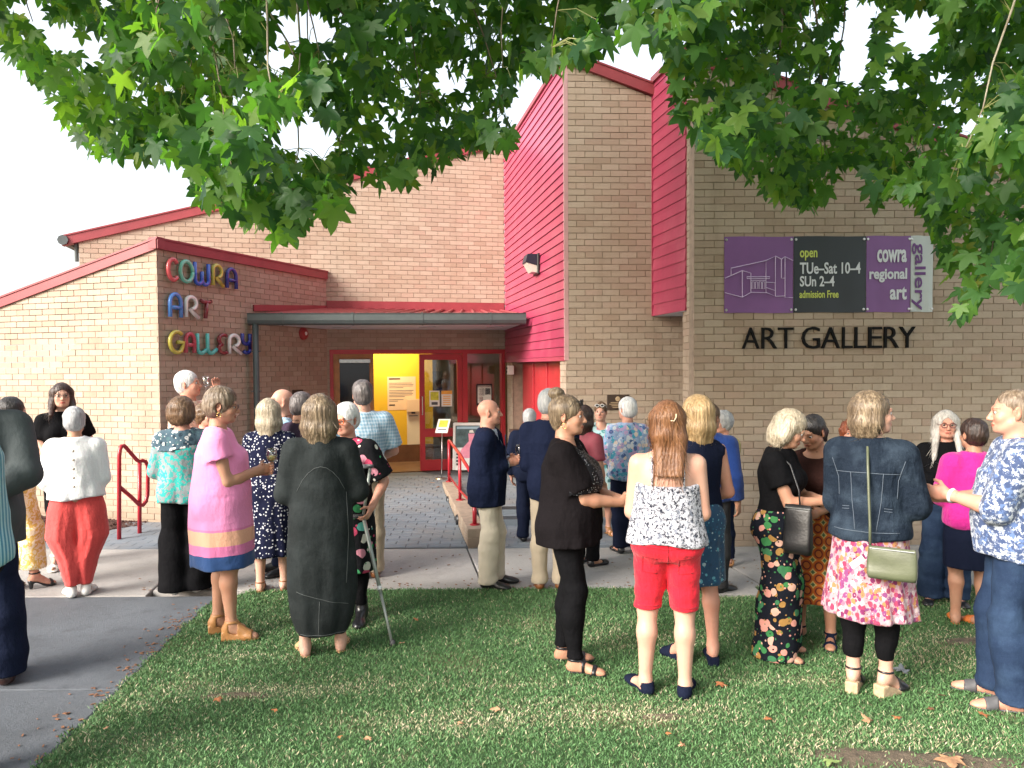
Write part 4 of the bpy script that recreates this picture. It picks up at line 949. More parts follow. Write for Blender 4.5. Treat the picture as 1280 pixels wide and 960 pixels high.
def cloth(name, c, pat=None, c2=None, scale=30, cols=None, rough=.85, spec=.2, var=.12, sheen=.15, bmp=.25, thr=.3, stops=None, alpha=None, stretch=(1, 1, 1), sdir=(1, .8)):
    if name in MATS: return MATS[name]
    m, nt, b = newmat(name); v = coords(nt, stretch)
    big = noise(nt, v, 6, 4); base = mix(nt, mul(c, 1 - var), mul(c, 1 + var), big)
    if pat == 'dots':
        vo = N(nt, 'ShaderNodeTexVoronoi'); vo.inputs['Scale'].default_value = scale; vo.inputs['Randomness'].default_value = .75; nt.links.new(v, vo.inputs['Vector'])
        base = mix(nt, base, c2, mathn(nt, 'LESS_THAN', vo.outputs['Distance'], thr))
    elif pat in ('floral', 'blotch'):
        nz = N(nt, 'ShaderNodeTexNoise'); nz.inputs['Scale'].default_value = scale * .5; nt.links.new(v, nz.inputs['Vector'])
        va = N(nt, 'ShaderNodeVectorMath'); va.operation = 'MULTIPLY_ADD'; va.inputs[1].default_value = (.6 / scale,) * 3; nt.links.new(nz.outputs['Color'], va.inputs[0]); nt.links.new(v, va.inputs[2])
        if pat == 'floral':
            vo = N(nt, 'ShaderNodeTexVoronoi'); vo.inputs['Scale'].default_value = scale; nt.links.new(va.outputs[0], vo.inputs['Vector'])
            sx = N(nt, 'ShaderNodeSeparateColor'); nt.links.new(vo.outputs['Color'], sx.inputs[0])
            k = len(cols); r = ramp(nt, [(i / k, q) for i, q in enumerate(cols)], 'CONSTANT'); nt.links.new(sx.outputs[0], r.inputs[0])
            inside = mathn(nt, 'LESS_THAN', vo.outputs['Distance'], thr); base = mix(nt, base, r.outputs[0], inside)
            v2 = N(nt, 'ShaderNodeTexVoronoi'); v2.inputs['Scale'].default_value = scale * 2.3; nt.links.new(va.outputs[0], v2.inputs['Vector'])
            s2 = N(nt, 'ShaderNodeSeparateColor'); nt.links.new(v2.outputs['Color'], s2.inputs[0]); r2 = ramp(nt, [(i / k, q) for i, q in enumerate(cols[::-1])], 'CONSTANT'); nt.links.new(s2.outputs[1], r2.inputs[0])
            base = mix(nt, base, r2.outputs[0], mathn(nt, 'MULTIPLY', mathn(nt, 'LESS_THAN', v2.outputs['Distance'], .28), mathn(nt, 'GREATER_THAN', s2.outputs[2], .45)))
        else:
            f = noise(nt, va.outputs[0], scale, 3, .6); k = len(cols); r = ramp(nt, [(.32 + .36 * i / k if i else 0, q) for i, q in enumerate(cols)], 'CONSTANT'); nt.links.new(f, r.inputs[0]); base = r.outputs[0]
    elif pat == 'speckle':
        f = noise(nt, v, scale, 5, .75); base = mix(nt, base, c2, ramp_fac(nt, f, .5, .55))
        if cols: f2 = noise(nt, v, scale * .6, 4, .7); base = mix(nt, base, cols[0], ramp_fac(nt, f2, .56, .6))
    elif pat == 'bands':            # colour by height
        sp = N(nt, 'ShaderNodeSeparateXYZ'); nt.links.new(v, sp.inputs[0]); wv = mathn(nt, 'ADD', sp.outputs[2], mathn(nt, 'MULTIPLY', big, .02))
        mr = N(nt, 'ShaderNodeMapRange'); mr.inputs['From Max'].default_value = 2.0; nt.links.new(wv, mr.inputs['Value'])
        r = ramp(nt, [(p / 2, q) for p, q in stops], 'CONSTANT'); nt.links.new(mr.outputs[0], r.inputs[0]); base = mix(nt, r.outputs[0], mul((.8, .8, .8), 1), mathn(nt, 'MULTIPLY', noise(nt, v, 90, 3), .12), 'MULTIPLY')
    elif pat in ('stripe', 'check'):
        sp = N(nt, 'ShaderNodeSeparateXYZ'); nt.links.new(v, sp.inputs[0])
        a = mathn(nt, 'ADD', mathn(nt, 'MULTIPLY', sp.outputs[0], sdir[0]), mathn(nt, 'MULTIPLY', sp.outputs[1], sdir[1])); w1 = mathn(nt, 'GREATER_THAN', mathn(nt, 'SINE', mathn(nt, 'MULTIPLY', a, scale * 6.28)), .1)
        if pat == 'check':
            w2 = mathn(nt, 'GREATER_THAN', mathn(nt, 'SINE', mathn(nt, 'MULTIPLY', sp.outputs[2], scale * 6.28)), .1); w1 = mathn(nt, 'MULTIPLY', mathn(nt, 'ADD', w1, w2), .5)
        base = mix(nt, base, c2, w1)
    elif pat == 'tile':            # rows of medallions
        sp = N(nt, 'ShaderNodeSeparateXYZ'); nt.links.new(v, sp.inputs[0]); a = mathn(nt, 'ADD', sp.outputs[0], mathn(nt, 'MULTIPLY', sp.outputs[1], .7))
        sa = mathn(nt, 'ABSOLUTE', mathn(nt, 'SINE', mathn(nt, 'MULTIPLY', a, scale))); sb_ = mathn(nt, 'ABSOLUTE', mathn(nt, 'SINE', mathn(nt, 'MULTIPLY', sp.outputs[2], scale)))
        q = mathn(nt, 'MULTIPLY', mathn(nt, 'ADD', sa, sb_), .5); k = len(cols); r = ramp(nt, [(i / k, z_) for i, z_ in enumerate(cols)], 'CONSTANT'); nt.links.new(q, r.inputs[0]); base = r.outputs[0]
    elif pat == 'denim':
        f = noise(nt, v, 5, 5, .6); base = mix(nt, base, c2, ramp_fac(nt, f, .45, .72)); base = mix(nt, base, mul(c2, 1.5), mathn(nt, 'MULTIPLY', ramp_fac(nt, noise(nt, v, 160, 3, .8), .55, .7), .25))
    if not hasattr(base, 'is_linked'): pass
    nt.links.new(base, b.inputs['Base Color'])
    b.inputs['Roughness'].default_value = rough; b.inputs['Specular IOR Level'].default_value = spec if max(c) > .05 else .06; b.inputs['Sheen Weight'].default_value = sheen if max(c) > .08 else 0.0
    h1 = noise(nt, coords(nt, (1, 1, .5)), 15, 5, .6); h2 = noise(nt, coords(nt), 240, 2); h = mathn(nt, 'ADD', h1, mathn(nt, 'MULTIPLY', h2, .10))
    rg = mathn(nt, 'ABSOLUTE', mathn(nt, 'SUBTRACT', noise(nt, coords(nt, (1, 1, .42)), 7, 3, .5), .5)); rg2 = mathn(nt, 'ABSOLUTE', mathn(nt, 'SUBTRACT', noise(nt, coords(nt, (.6, .6, 1.5)), 9, 3, .5), .5))
    h = mathn(nt, 'SUBTRACT', h, mathn(nt, 'ADD', mathn(nt, 'MULTIPLY', rg, 1.5), mathn(nt, 'MULTIPLY', rg2, .8))); bump(nt, b, h, min(1, bmp * 1.5), .03)
    if alpha is not None: b.inputs['Alpha'].default_value = alpha
    MATS[name] = m; return m
def hair_mat(name, c, c2, gloss=.4, z=.12):
    if name in MATS: return MATS[name]
    m, nt, b = newmat(name); v = coords(nt, (1, 1, z)); f = noise(nt, v, 70, 5, .65); f2 = noise(nt, v, 14, 3)
    r = ramp(nt, [(.28, mul(c, .45)), (.48, c), (.68, c2)]); nt.links.new(mathn(nt, 'ADD', mathn(nt, 'MULTIPLY', f, .7), mathn(nt, 'MULTIPLY', f2, .3)), r.inputs[0])
    nt.links.new(r.outputs[0], b.inputs['Base Color']); b.inputs['Roughness'].default_value = gloss; b.inputs['Specular IOR Level'].default_value = .45
    b.inputs['Anisotropic'].default_value = .5; bump(nt, b, f, .7, .01); MATS[name] = m; return m
HAIR = dict(white=hair_mat('hair_white', (.62, .62, .62), (.82, .82, .80), .5), grey=hair_mat('hair_grey', (.36, .36, .37), (.60, .60, .60), .5), silver=hair_mat('hair_silver', (.45, .42, .38), (.66, .63, .58)), brown=hair_mat('hair_brown', (.115, .065, .035), (.25, .155, .085)), darkbrown=hair_mat('hair_dark_brown', (.032, .017, .013), (.085, .045, .033)), black=hair_mat('hair_black', (.014, .011, .011), (.05, .04, .036)), blond=hair_mat('hair_blond', (.33, .215, .10), (.55, .40, .22)), ashblond=hair_mat('hair_ash_blond', (.135, .095, .06), (.38, .29, .19)), greyblond=hair_mat('hair_grey_blond', (.36, .30, .215), (.62, .55, .43)), auburn=hair_mat('hair_auburn', (.15, .062, .025), (.29, .14, .06)), red=hair_mat('hair_red', (.20, .05, .02), (.36, .11, .04)), greybrown=hair_mat('hair_grey_brown', (.15, .105, .07), (.36, .29, .22)), saltpepper=hair_mat('hair_salt_pepper', (.10, .085, .085), (.26, .23, .22)))
M_EYE = plain('eye_white', (.40, .37, .35), .15, .02, 5, 0); M_IRIS = plain('eye_iris', (.05, .035, .025), .1, .1, 40, 0); M_TEETH = plain('teeth', (.72, .69, .62), .3, .02, 5, 0)
M_GOLD = plain('gold', (.75, .50, .18), .25, .05, 5, 0, metal=1.0)

SH_M, SH_F = .188, .158
class Body:
    """a posed figure in its own frame: faces -Y, its left is +X, feet on z=0, built at 1.70 m and scaled"""
    def __init__(s, sex='f', g=1.0, hands=None, yaw=0, pitch=0, tilt=0, stance=.09, toe=12, belly=0, lift=0.0, feet=None, lean=0, bust=1.0, curl=.55, elbow=None, hunch=0, palm=None):
        s.sex, s.g, s.belly, s.lift, s.bust, s.curl = sex, g, belly, lift, bust, curl
        s.sw = (SH_M if sex == 'm' else SH_F) * (.75 + .25 * g); s.lean = lean
        s.hip_w = .085 * (.7 + .3 * g)
        hands = hands or {}; elbow = elbow or {}; palm = palm or {}
        s.sh, s.el, s.wr, s.hd, s.thumb, s.inw = {}, {}, {}, {}, {}, {}
        for sd in (-1, 1):
            a = np.array([sd * s.sw, .012 - hunch, 1.350 if sex == 'f' else 1.358]); t = hands.get(sd, 'hang')
            if isinstance(t, str) and t == 'hang': t = (sd * (s.sw + .055 + .06 * (g - 1)), -.045, .845)
            t = np.array(t, float); e, w = ik(a, t, .288, .25, elbow.get(sd, (sd * .55, .7, -.55)))
            s.sh[sd], s.el[sd], s.wr[sd] = a, e, w
            fd = unit(w - e); s.hd[sd] = unit(palm[sd][0]) if sd in palm else fd
            th = np.array(palm[sd][1], float) if sd in palm else (np.array([0, -1.0, .15]) if fd[2] < -.6 else np.array([-sd * .15, -.2, 1.0]))
            th = unit(th - s.hd[sd] * (th @ s.hd[sd])); s.thumb[sd] = th
            n_ = np.cross(s.hd[sd], th); 
            s.inw[sd] = n_ if n_ @ np.array([-sd, 0, 0]) > 0 or (abs(n_[0]) < .3 and n_[1] > 0) else -n_
        s.an, s.kn, s.hp, s.fd = {}, {}, {}, {}
        feet = feet or {}
        for sd in (-1, 1):
            f = feet.get(sd, (sd * stance, .03 if sd > 0 else .0)); an = np.array([f[0], f[1], .085]); h = np.array([sd * s.hip_w, .01, .90])
            k, an2 = ik(h, an, .413, .405, (sd * .12, -1, 0)); s.hp[sd], s.kn[sd], s.an[sd] = h, k, an
            ta = math.radians(f[2] if len(f) > 2 else toe) * sd; s.fd[sd] = np.array([math.sin(ta), -math.cos(ta), 0])
        s.HR = rotz(math.radians(yaw)) @ rotx(math.radians(pitch)) @ roty(math.radians(tilt))
        piv = np.array([0, .028 - hunch, 1.44]); s.hc = piv + rotz(math.radians(yaw * .6)) @ rotx(math.radians(pitch)) @ np.array([0, -.02, .148])
        s.neck0 = np.array([0, .03 - hunch * .6, 1.39])
    def H(s, p): return s.hc + s.HR @ np.array(p, float)
    def tz(s):
        m = s.sex == 'm'; g = s.g
        z = [.80, .86, .93, 1.02, 1.10, 1.20, 1.27, 1.325, 1.385, 1.43]
        ax = [.13, .165, .172, .160, .146, .150, .150, .128, .075, .05] if not m else [.12, .158, .164, .158, .155, .168, .172, .150, .09, .056]
        ay = [.08, .105, .112, .105, .096, .106, .112, .100, .075, .055] if not m else [.08, .102, .108, .106, .106, .116, .122, .108, .08, .06]
        gg = np.array([1, 1, 1, 1, 1, .8, .6, .4, .2, 0]); sc = 1 + (g - 1) * gg; bl = s.belly * np.array([.2, .5, .85, 1, .95, .6, .25, .05, 0, 0])
        ax = np.array(ax) * sc + bl * .3; ay = np.array(ay) * (1 + (g - 1) * gg * 1.25) + bl * .5
        cy = np.array([.012, .012, .01, .008, .008, .012, .016, .02, .024, .026]) - bl * .5
        return np.array(z), ax, ay, cy
    def backy(s, z0):
        z, ax, ay, cy = s.tz(); m = (z > min(z0, 1.24)) & (z < 1.36); return float(np.max((cy + ay)[m]))
    def torso(s, F, off=0.0, k=.03, z0=None, z1=None, bust=True, fold=None):
        z, ax, ay, cy = s.tz()
        if z0 is not None or z1 is not None:
            a = z[0] if z0 is None else z0; b = z[-1] if z1 is None else z1
            nz = np.unique(np.concatenate([[a], z[(z > a) & (z < b)], [b]])); ax, ay, cy = np.interp(nz, z, ax), np.interp(nz, z, ay), np.interp(nz, z, cy); z = nz
        F.prof(z, ax + off, ay + off, 0, cy, k, fold)
        if z1 is None or z1 > 1.3:
            for sd in (-1, 1): F.cone((sd * .03, .024, 1.392), s.sh[sd] + [sd * -.012, .004, -.006], .046 + off, .051 + off, .06)
            if bust and s.sex == 'f':
                for sd in (-1, 1): F.ell((sd * .072 * s.g ** .5, -.082 * s.g ** .8, 1.215), (.068 * s.bust + off, .058 * s.bust + off, .066 * s.bust + off), .05)
        if z0 is None or z0 < .9:
            for sd in (-1, 1): F.ell((sd * .075 * s.g, .055 * s.g, .905), (.085 * s.g + off, .072 * s.g + off, .09 + off), .04)
    def arm(s, F, sd, off=0.0, upto=2.0, k=.03, ex=0.0, flat=False):
        g = .72 + .28 * s.g; m = 1.1 if s.sex == 'm' else .98
        if s.g > 1.12: g *= 1.08
        a, e, w = s.sh[sd], s.el[sd], s.wr[sd]
        t = min(upto, 1.0); F.cone(a, a + (e - a) * t, .05 * g * m + off, (.05 - .011 * t) * g * m + off + ex * (upto <= 1), k, flat=flat and upto <= 1)
        if upto > 1:
            t = min(upto - 1, 1.0); mid = e + (w - e) * min(.3, t); F.cone(e, mid, .039 * g * m + off, .041 * g * m + off + (ex if t <= .3 else 0), .02, flat=flat and t <= .3)
            if t > .3: F.cone(mid, e + (w - e) * t, .041 * g * m + off, (.041 - .015 * (t - .3) / .7) * g * m + off + ex, .015, flat=flat)
    def leg(s, F, sd, off=0.0, k=.03, z0=0.0, flare=0.0):
        g = .55 + .45 * s.g; h, kn, an = s.hp[sd], s.kn[sd], s.an[sd]
        F.cone(h + [0, 0, -.02], kn, .082 * g + off, .054 * g + off + flare * .4, k)
        F.cone(kn + [0, .004, .02], kn + (an - kn) * .32 + [0, .018, 0], .052 * g + off + flare * .4, .053 * g + off + flare * .6, .03)
        F.cone(kn + (an - kn) * .32 + [0, .018, 0], an, .053 * g + off + flare * .6, .036 + .004 * (g - 1) + off + flare, .03)
    def foot(s, F, sd, off=0.0, k=.015, sole=0.0):
        an, d = s.an[sd], s.fd[sd]; p = np.array([-d[1], d[0], 0]); L = s.lift; m = 1.08 if s.sex == 'm' else 1.0
        heel = np.array([an[0], an[1], .035]) - d * .03; ball = np.array([an[0], an[1], .026 - L * .88]) + d * (.135 - L * .2) * m; toe = np.array([an[0], an[1], .02 - L * .95]) + d * (.185 - L * .25) * m
        F.cone(an, heel + d * .02, .034 + off, .032 + off, .02); F.cone(heel, heel + d * .03, .032 + off, .03 + off, k); F.cone(an - [0, 0, .015], ball, .034 + off, .022 + off, .03)
        F.cone(heel + d * .03, ball, .03 + off, .024 + off, k)
        R = np.stack([p, d, np.array([0, 0, 1.0])], 1); F.ell(ball, (.043 + off, .06 + off, .022 + off), .02, R); F.ell(toe - d * .016, (.036 + off, .034 + off, .015 + off), .015, R)
        return heel, ball, toe
    def hand(s, F, sd):
        w, d, t, n = s.wr[sd], s.hd[sd], s.thumb[sd], s.inw[sd]; c = s.curl if not isinstance(s.curl, dict) else s.curl.get(sd, .5)
        m = 1.08 if s.sex == 'm' else 1.0; R = np.stack([t, n, d], 1)
        F.cone(w - d * .03, w + d * .015, .027 * m, .024 * m, .012); F.ell(w + d * .05, (.038 * m, .0165 * m, .050 * m), .014, R)
        tip = None
        for i, (off, ln) in enumerate(((.028, .070), (.0095, .079), (-.0095, .072), (-.027, .056))):
            p = w + d * (.088 - .004 * (i == 3) - .002 * (i == 0)) * m + t * off * m; a = c * .62 + .10 * (i - 1.2) * c; dr = unit(d + t * (.10 - .065 * i) * (1 - c)); r = .0088 - .0006 * (i == 3)
            for j, fr in enumerate((.45, .31, .24)):
                ang = a; ax_dir = d * 0
                dr = unit(dr * math.cos(ang) + n * math.sin(ang)) if j == 0 else unit(dr * math.cos(ang) + np.cross(np.cross(dr, n), dr) * math.sin(ang)) if np.linalg.norm(np.cross(dr, n)) > .05 else unit(dr * math.cos(ang) - d * math.sin(ang))
                q = p + dr * ln * fr * m; F.cone(p, q, r * m, (r - .0009) * m, .004); p = q; r -= .0009; a = c * (.95, .75)[min(j, 1)]
        b = w + d * .022 * m + t * .026 * m + n * .006; e = b + unit(d * .62 + t * .62 + n * (.3 + .5 * c)) * .042 * m; f = e + unit(d * .85 + t * .15 + n * (.25 + .55 * c)) * .034 * m
        F.cone(w + d * .015 + t * .01, b, .019 * m, .0145 * m, .012); F.cone(b, e, .0135 * m, .0105 * m, .006); F.cone(e, f, .0105 * m, .0085 * m, .004)
    def grip(s, sd): w = s.wr[sd]; m = 1.0; return w + s.hd[sd] * .092 + s.inw[sd] * .032
    def head(s, F, jaw=1.0, nose=1.0, fat=0.0):
        H, R = s.H, s.HR
        def E(c, r, k, op='u'): F.ell(H(c), r, k, R, op)
        def Cn(a, b, ra, rb, k, op='u'): F.cone(H(a), H(b), ra, rb, k, op)
        E((0, .018, .032), (.074, .094, .083), .02); E((0, -.022, -.022), (.063 + fat * .5, .070, .088), .02)
        E((0, -.040, -.078), (.046 * jaw + fat, .046, .036), .03); E((0, -.074, -.094), (.022 * jaw, .018, .017), .02)
        for sd in (-1, 1): E((sd * .037, -.060, -.030), (.025 + fat * .3, .025, .026), .02); Cn((sd * .052, -.012, -.062), (sd * .03, -.055, -.088), .018 + fat, .016 + fat, .025)
        Cn((-.034, -.080, .020), (.034, -.080, .020), .0125, .0125, .014)
        for sd in (-1, 1): E((sd * .031, -.1015, .001), (.017, .015, .0105), .012, 's')
        Cn((0, -.088, .008), (0, -.110 * nose ** .3, -.030), .0075, .0115 * nose, .010); E((0, -.109 * nose ** .3, -.033), (.0105 * nose, .0105, .009), .006)
        for sd in (-1, 1): E((sd * .0115 * nose, -.099, -.036), (.0085, .010, .0075), .006)
        E((0, -.0905, -.061), (.023, .0115, .0065), .005); E((0, -.0895, -.0715), (.020, .011, .0065), .005); E((0, -.100, -.0662), (.022, .008, .0016), .002, 's')
        for sd in (-1, 1):
            Re = R @ rotz(sd * .45); F.ell(H((sd * .0775, .016, -.006)), (.0085, .019, .032), .008, Re); F.ell(H((sd * .0855, .012, -.002)), (.0055, .010, .018), .004, Re, 's'); E((sd * .074, .010, -.034), (.007, .010, .010), .006)
        F.cone(H((0, .022, -.070)), s.neck0, .052 if s.sex == 'f' else .060, .060 if s.sex == 'f' else .068, .03); 
        if fat > 0: Cn((0, -.03, -.085), (0, .0, -.125), .04 + fat, .05, .03)

def skin_tint(P, b, brow, lips, bald_dark=0):
    L = (P - b.hc) @ b.HR; n = len(P); t = np.ones((n, 4), np.float32)
    def blend(m, c): 
        for i in range(3): t[:, i] = t[:, i] * (1 - m) + c[i] * m
    if lips is not None:
        r = np.sqrt((L[:, 0] / .024) ** 2 + ((L[:, 2] + .066) / .0105) ** 2); m = np.clip((1.15 - r) * 4, 0, 1) * (L[:, 1] < -.08); blend(m, lips)
        m = np.clip(1.2 - np.abs((L[:, 2] + .0662) / .003), 0, 1) * (np.abs(L[:, 0]) < .021) * (L[:, 1] < -.08); blend(m * .7, (.35, .22, .2))
    for sd in (-1, 1):
        x = (L[:, 0] - sd * .033); r = np.sqrt((x / .019) ** 2 + ((L[:, 2] - .0235 + 9 * x * x) / .0048) ** 2); m = np.clip((1.15 - r) * 3, 0, 1) * (L[:, 1] < -.055); blend(m * .8, brow)
        r = np.sqrt(((L[:, 0] - sd * .031) / .019) ** 2 + ((L[:, 2] - .001) / .0095) ** 2); m = np.clip((1.2 - r) * 2, 0, 1) * (L[:, 1] < -.06); blend(m * .45, (.55, .42, .38))
        r = np.sqrt(((L[:, 0] - sd * .042) / .024) ** 2 + ((L[:, 2] + .032) / .022) ** 2); m = np.clip(1.1 - r, 0, 1) * (L[:, 1] < -.03); blend(m * .35, (1, .72, .68))
    r = np.sqrt((L[:, 0] / .014) ** 2 + ((L[:, 2] + .034) / .012) ** 2); m = np.clip(1.1 - r, 0, 1) * (L[:, 1] < -.09); blend(m * .3, (1, .75, .7))
    m = np.clip((np.abs(L[:, 0]) - .070) * 120, 0, 1) * (np.abs(L[:, 2] + .004) < .045) * (np.abs(L[:, 1] - .014) < .03); blend(m * .35, (1, .72, .66))
    return t

# ------------------------------------------------------------------ hair
def hair_mesh(b, style, seed, h, p):
    """returns a Field-net in body space for the hair of the given style"""
    z0 = b.hc[2] - p.get('drop', .20) - .16; F = Field((b.hc[0] - .24, b.hc[1] - .24, z0), (b.hc[0] + .24, b.hc[1] + .27, b.hc[2] + .26), h)
    H, R = b.H, b.HR; t = p.get('t', .014)
    F.ell(H((0, .020, .036)), (.074 + t, .094 + t, .083 + t * 1.1), .02, R)
    if style in ('short', 'crop', 'fringe'):
        F.ell(H((0, .045, -.020)), (.066 + t, .066 + t * .9, .075), .03, R)
    drop = p.get('drop', .12); wd = p.get('w', 1.0)
    if style in ('bob', 'long', 'lob'):
        pts = [(.09, .02), (.0, .025), (-.07, .03), (-drop * .75, .04), (-drop, .045)]
        for sd in (-1, 1):
            F.cone(H((sd * .058, .018, .03)), H((sd * .066 * wd, .02, -drop * .45)), .040 + t, .034 + t, .03); F.cone(H((sd * .066 * wd, .02, -drop * .45)), H((sd * .060 * wd, .03, -drop)), .034 + t, .026 + t * .6, .03)
        for x in (-.035, 0, .035): F.cone(H((x, .06, .02)), H((x * 1.1, .07, -drop * .5)), .045 + t, .038 + t, .03); F.cone(H((x * 1.1, .07, -drop * .5)), H((x * wd, .075, -drop)), .038 + t, .026 + t * .5, .03)
    if style == 'long':
        bz = b.hc[2] - p.get('len', .38); c0 = H((0, .07, -.10))
        for x in (-.065, -.02, .03, .07): F.cone(c0 + [x * .8, 0, 0], (c0[0] + x * wd + .01, b.backy(bz) + p.get('off', .03), bz + abs(x) * .4), .040, .018, .03)
        if p.get('front'):
            for sd in (-1, 1): F.cone(H((sd * .075, -.005, -.06)), (b.hc[0] + sd * .105, -.118 * b.g, bz + .06), .034, .018, .03)
    if style == 'bun':
        F.ell(H((0, .055, -.02)), (.066, .06, .085), .03, R); F.ell(H(p.get('bunpos', (0, .075, .125))), (.052, .050, .042), .010, R)
        for i in range(5):
            a = i * 1.3; F.ell(H(np.array(p.get('bunpos', (0, .075, .125))) + [.03 * math.cos(a), .028 * math.sin(a), .012 * (i % 2)]), (.024, .024, .022), .008, R)
    if style == 'ponytail':
        F.ell(H((0, .055, -.02)), (.066, .06, .085), .03, R); F.cone(H((0, .115, .02)), H((0, .14, -.06)), .028, .03, .02); F.cone(H((0, .14, -.06)), H((0, .11, -.18)), .03, .012, .02)
    if style == 'curly':
        F.ell(H((0, .03, .0)), (.098, .10, .11), .04, R)
    amp = p.get('amp', .0045) * .72; sf = p.get('sf', 42)
    Rt = R.T; hc = b.hc
    def dfn(x, y, z):
        x, y, z = x - hc[0], y - hc[1], z - hc[2]
        lx = Rt[0, 0] * x + Rt[0, 1] * y + Rt[0, 2] * z; ly = Rt[1, 0] * x + Rt[1, 1] * y + Rt[1, 2] * z; lz = Rt[2, 0] * x + Rt[2, 1] * y + Rt[2, 2] * z
        if style == 'curly': return -.010 * wob(lx, ly, lz, 95, seed, 6) - .006 * wob(lx, ly, lz, 190, seed + 1)
        if style in ('short', 'crop', 'fringe', 'bald'):
            a = np.arctan2(lx, ly - .04); return -amp * (wob(lx, ly, lz, 70, seed) * .7 + np.sin(a * 19 + 6 * wob(lx, ly, lz, 22, seed)) * .45)
        a = np.arctan2(lx, ly - .02); q = wob(lx, ly, lz, 14, seed)
        return -amp * (np.sin(a * sf + 5 * q) * .55 + .45 * np.sin(a * sf * 1.9 - 4 * q + lz * 12) + .6 * q)
    F.disp(dfn)
    # clear the face
    fr = p.get('hairline', .070)
    def K(c, r, k=.008): F.ell(H(c), r, k, R, 's')
    if style == 'bald':
        K((0, -.01, .125), (.14, .150, p.get('cap', .10)), .006); K((0, -.125, -.02), (.13, .125, .14), .006); K((0, .02, -.13), (.12, .14, .085), .006)
        for sd in (-1, 1): K((sd * .088, .012, -.012), (.022, .026, .034), .006)
    elif style in ('short', 'crop', 'fringe'):
        K((0, -.118, -.045), (.078, .075, fr + .045 if style != 'fringe' else .075), .008); K((0, -.035, -.135), (.10, .088, .085), .01); K((0, .06, -.165), (.12, .08, .07), .008)
        for sd in (-1, 1): K((sd * .088, .012, -.012), (.022, .026, .034), .006)
    elif style in ('bun', 'ponytail'):
        K((0, -.118, -.045), (.080, .078, fr + .045), .008); K((0, -.035, -.14), (.10, .09, .085), .01); K((0, .06, -.18), (.12, .08, .075), .008)
        for sd in (-1, 1): K((sd * .088, .008, -.014), (.02, .024, .032), .006)
    elif style == 'curly': K((0, -.115, -.04), (.066, .07, .095), .01); K((0, -.02, -.17), (.12, .12, .08), .01)
    else:
        K((0, -.125, -.045 if not p.get('bangs') else -.06), (p.get('fw', .064), .085, fr + .045), .008); K((0, -.06, -.15), (p.get('fw', .064) * .85, .10, .12), .01)
        K((0, -.03, -.0), (.05, .03, .03), .005)
    return F.net(1)
def strands(P, Fq, b, style, seed, n, L, w, up=0.0):
    """fine loose ribbons of hair lying on the hair surface"""
    r = np.random.default_rng(seed); v1 = P[Fq[:, 1]] - P[Fq[:, 0]]; v2 = P[Fq[:, 3]] - P[Fq[:, 0]]; nn = np.cross(v1, v2); nn /= np.linalg.norm(nn, axis=1)[:, None] + 1e-9
    c = P[Fq].mean(1); cr = b.H((0, .03, .12)); sel = r.integers(0, len(Fq), n); vs, fs = [], []
    for i in sel:
        p = c[i].copy(); nrm = nn[i]; d = np.array([0, 0, -1.0]) + .55 * unit((p - cr) * [1, 1, 0]) + r.normal(0, .13, 3); d = unit(d - nrm * (d @ nrm)); s_ = np.cross(d, nrm); l = L * r.uniform(.5, 1.2); k0 = len(vs)
        bend = r.normal(0, .07, 3)
        for j in range(4):
            q = p + d * l * j / 3 + nrm * (.0015 + .004 * (j / 3) * r.uniform(0, 1)) + bend * l * (j / 3) ** 2 - nrm * .35 * l * (j / 3) ** 2 * .5; ww = w * (1 - .8 * (j / 3) ** 2); vs += [q - s_ * ww, q + s_ * ww]
        fs += [(k0 + 2 * j, k0 + 2 * j + 1, k0 + 2 * j + 3, k0 + 2 * j + 2) for j in range(3)]
    return np.array(vs), np.array(fs, np.int32)
# ------------------------------------------------------------------ garments
def bounds(b, z0=-.1, z1=1.75):
    P = np.array([b.hc] + [v for d in (b.sh, b.el, b.wr, b.hp, b.kn, b.an) for v in d.values()] + [b.wr[s_] + b.hd[s_] * .2 for s_ in (-1, 1)])
    w = .14 + .06 * max(0, b.g - 1) + b.belly
    lo, hi = P.min(0) - w - .04, P.max(0) + w + .04; lo[2], hi[2] = z0, z1; lo[1] = min(lo[1], -.30 - b.belly); hi[1] = max(hi[1], .27); return lo, hi
def fold_fn(n, amp, z0, z1, seed):
    def f(th, z):
        k = np.clip((z1 - z) / (z1 - z0), 0, 1) ** 1.2
        return amp * k * (np.sin(n * th + seed + 1.3 * np.sin(z * 5 + seed)) * .6 + .4 * np.sin(n * 1.7 * th + 2 * seed + z * 3))
    return f
def crumple(F, amp, seed, f=17, sx=1.0, sz=.55):
    amp *= .62
    F.disp(lambda x, y, z: amp * wob(x * sx, y * sx, z * sz, f, seed, 6) + amp * .5 * wob(x * sx, y * sx, z * sz, f * 2.2, seed + 3, 5))
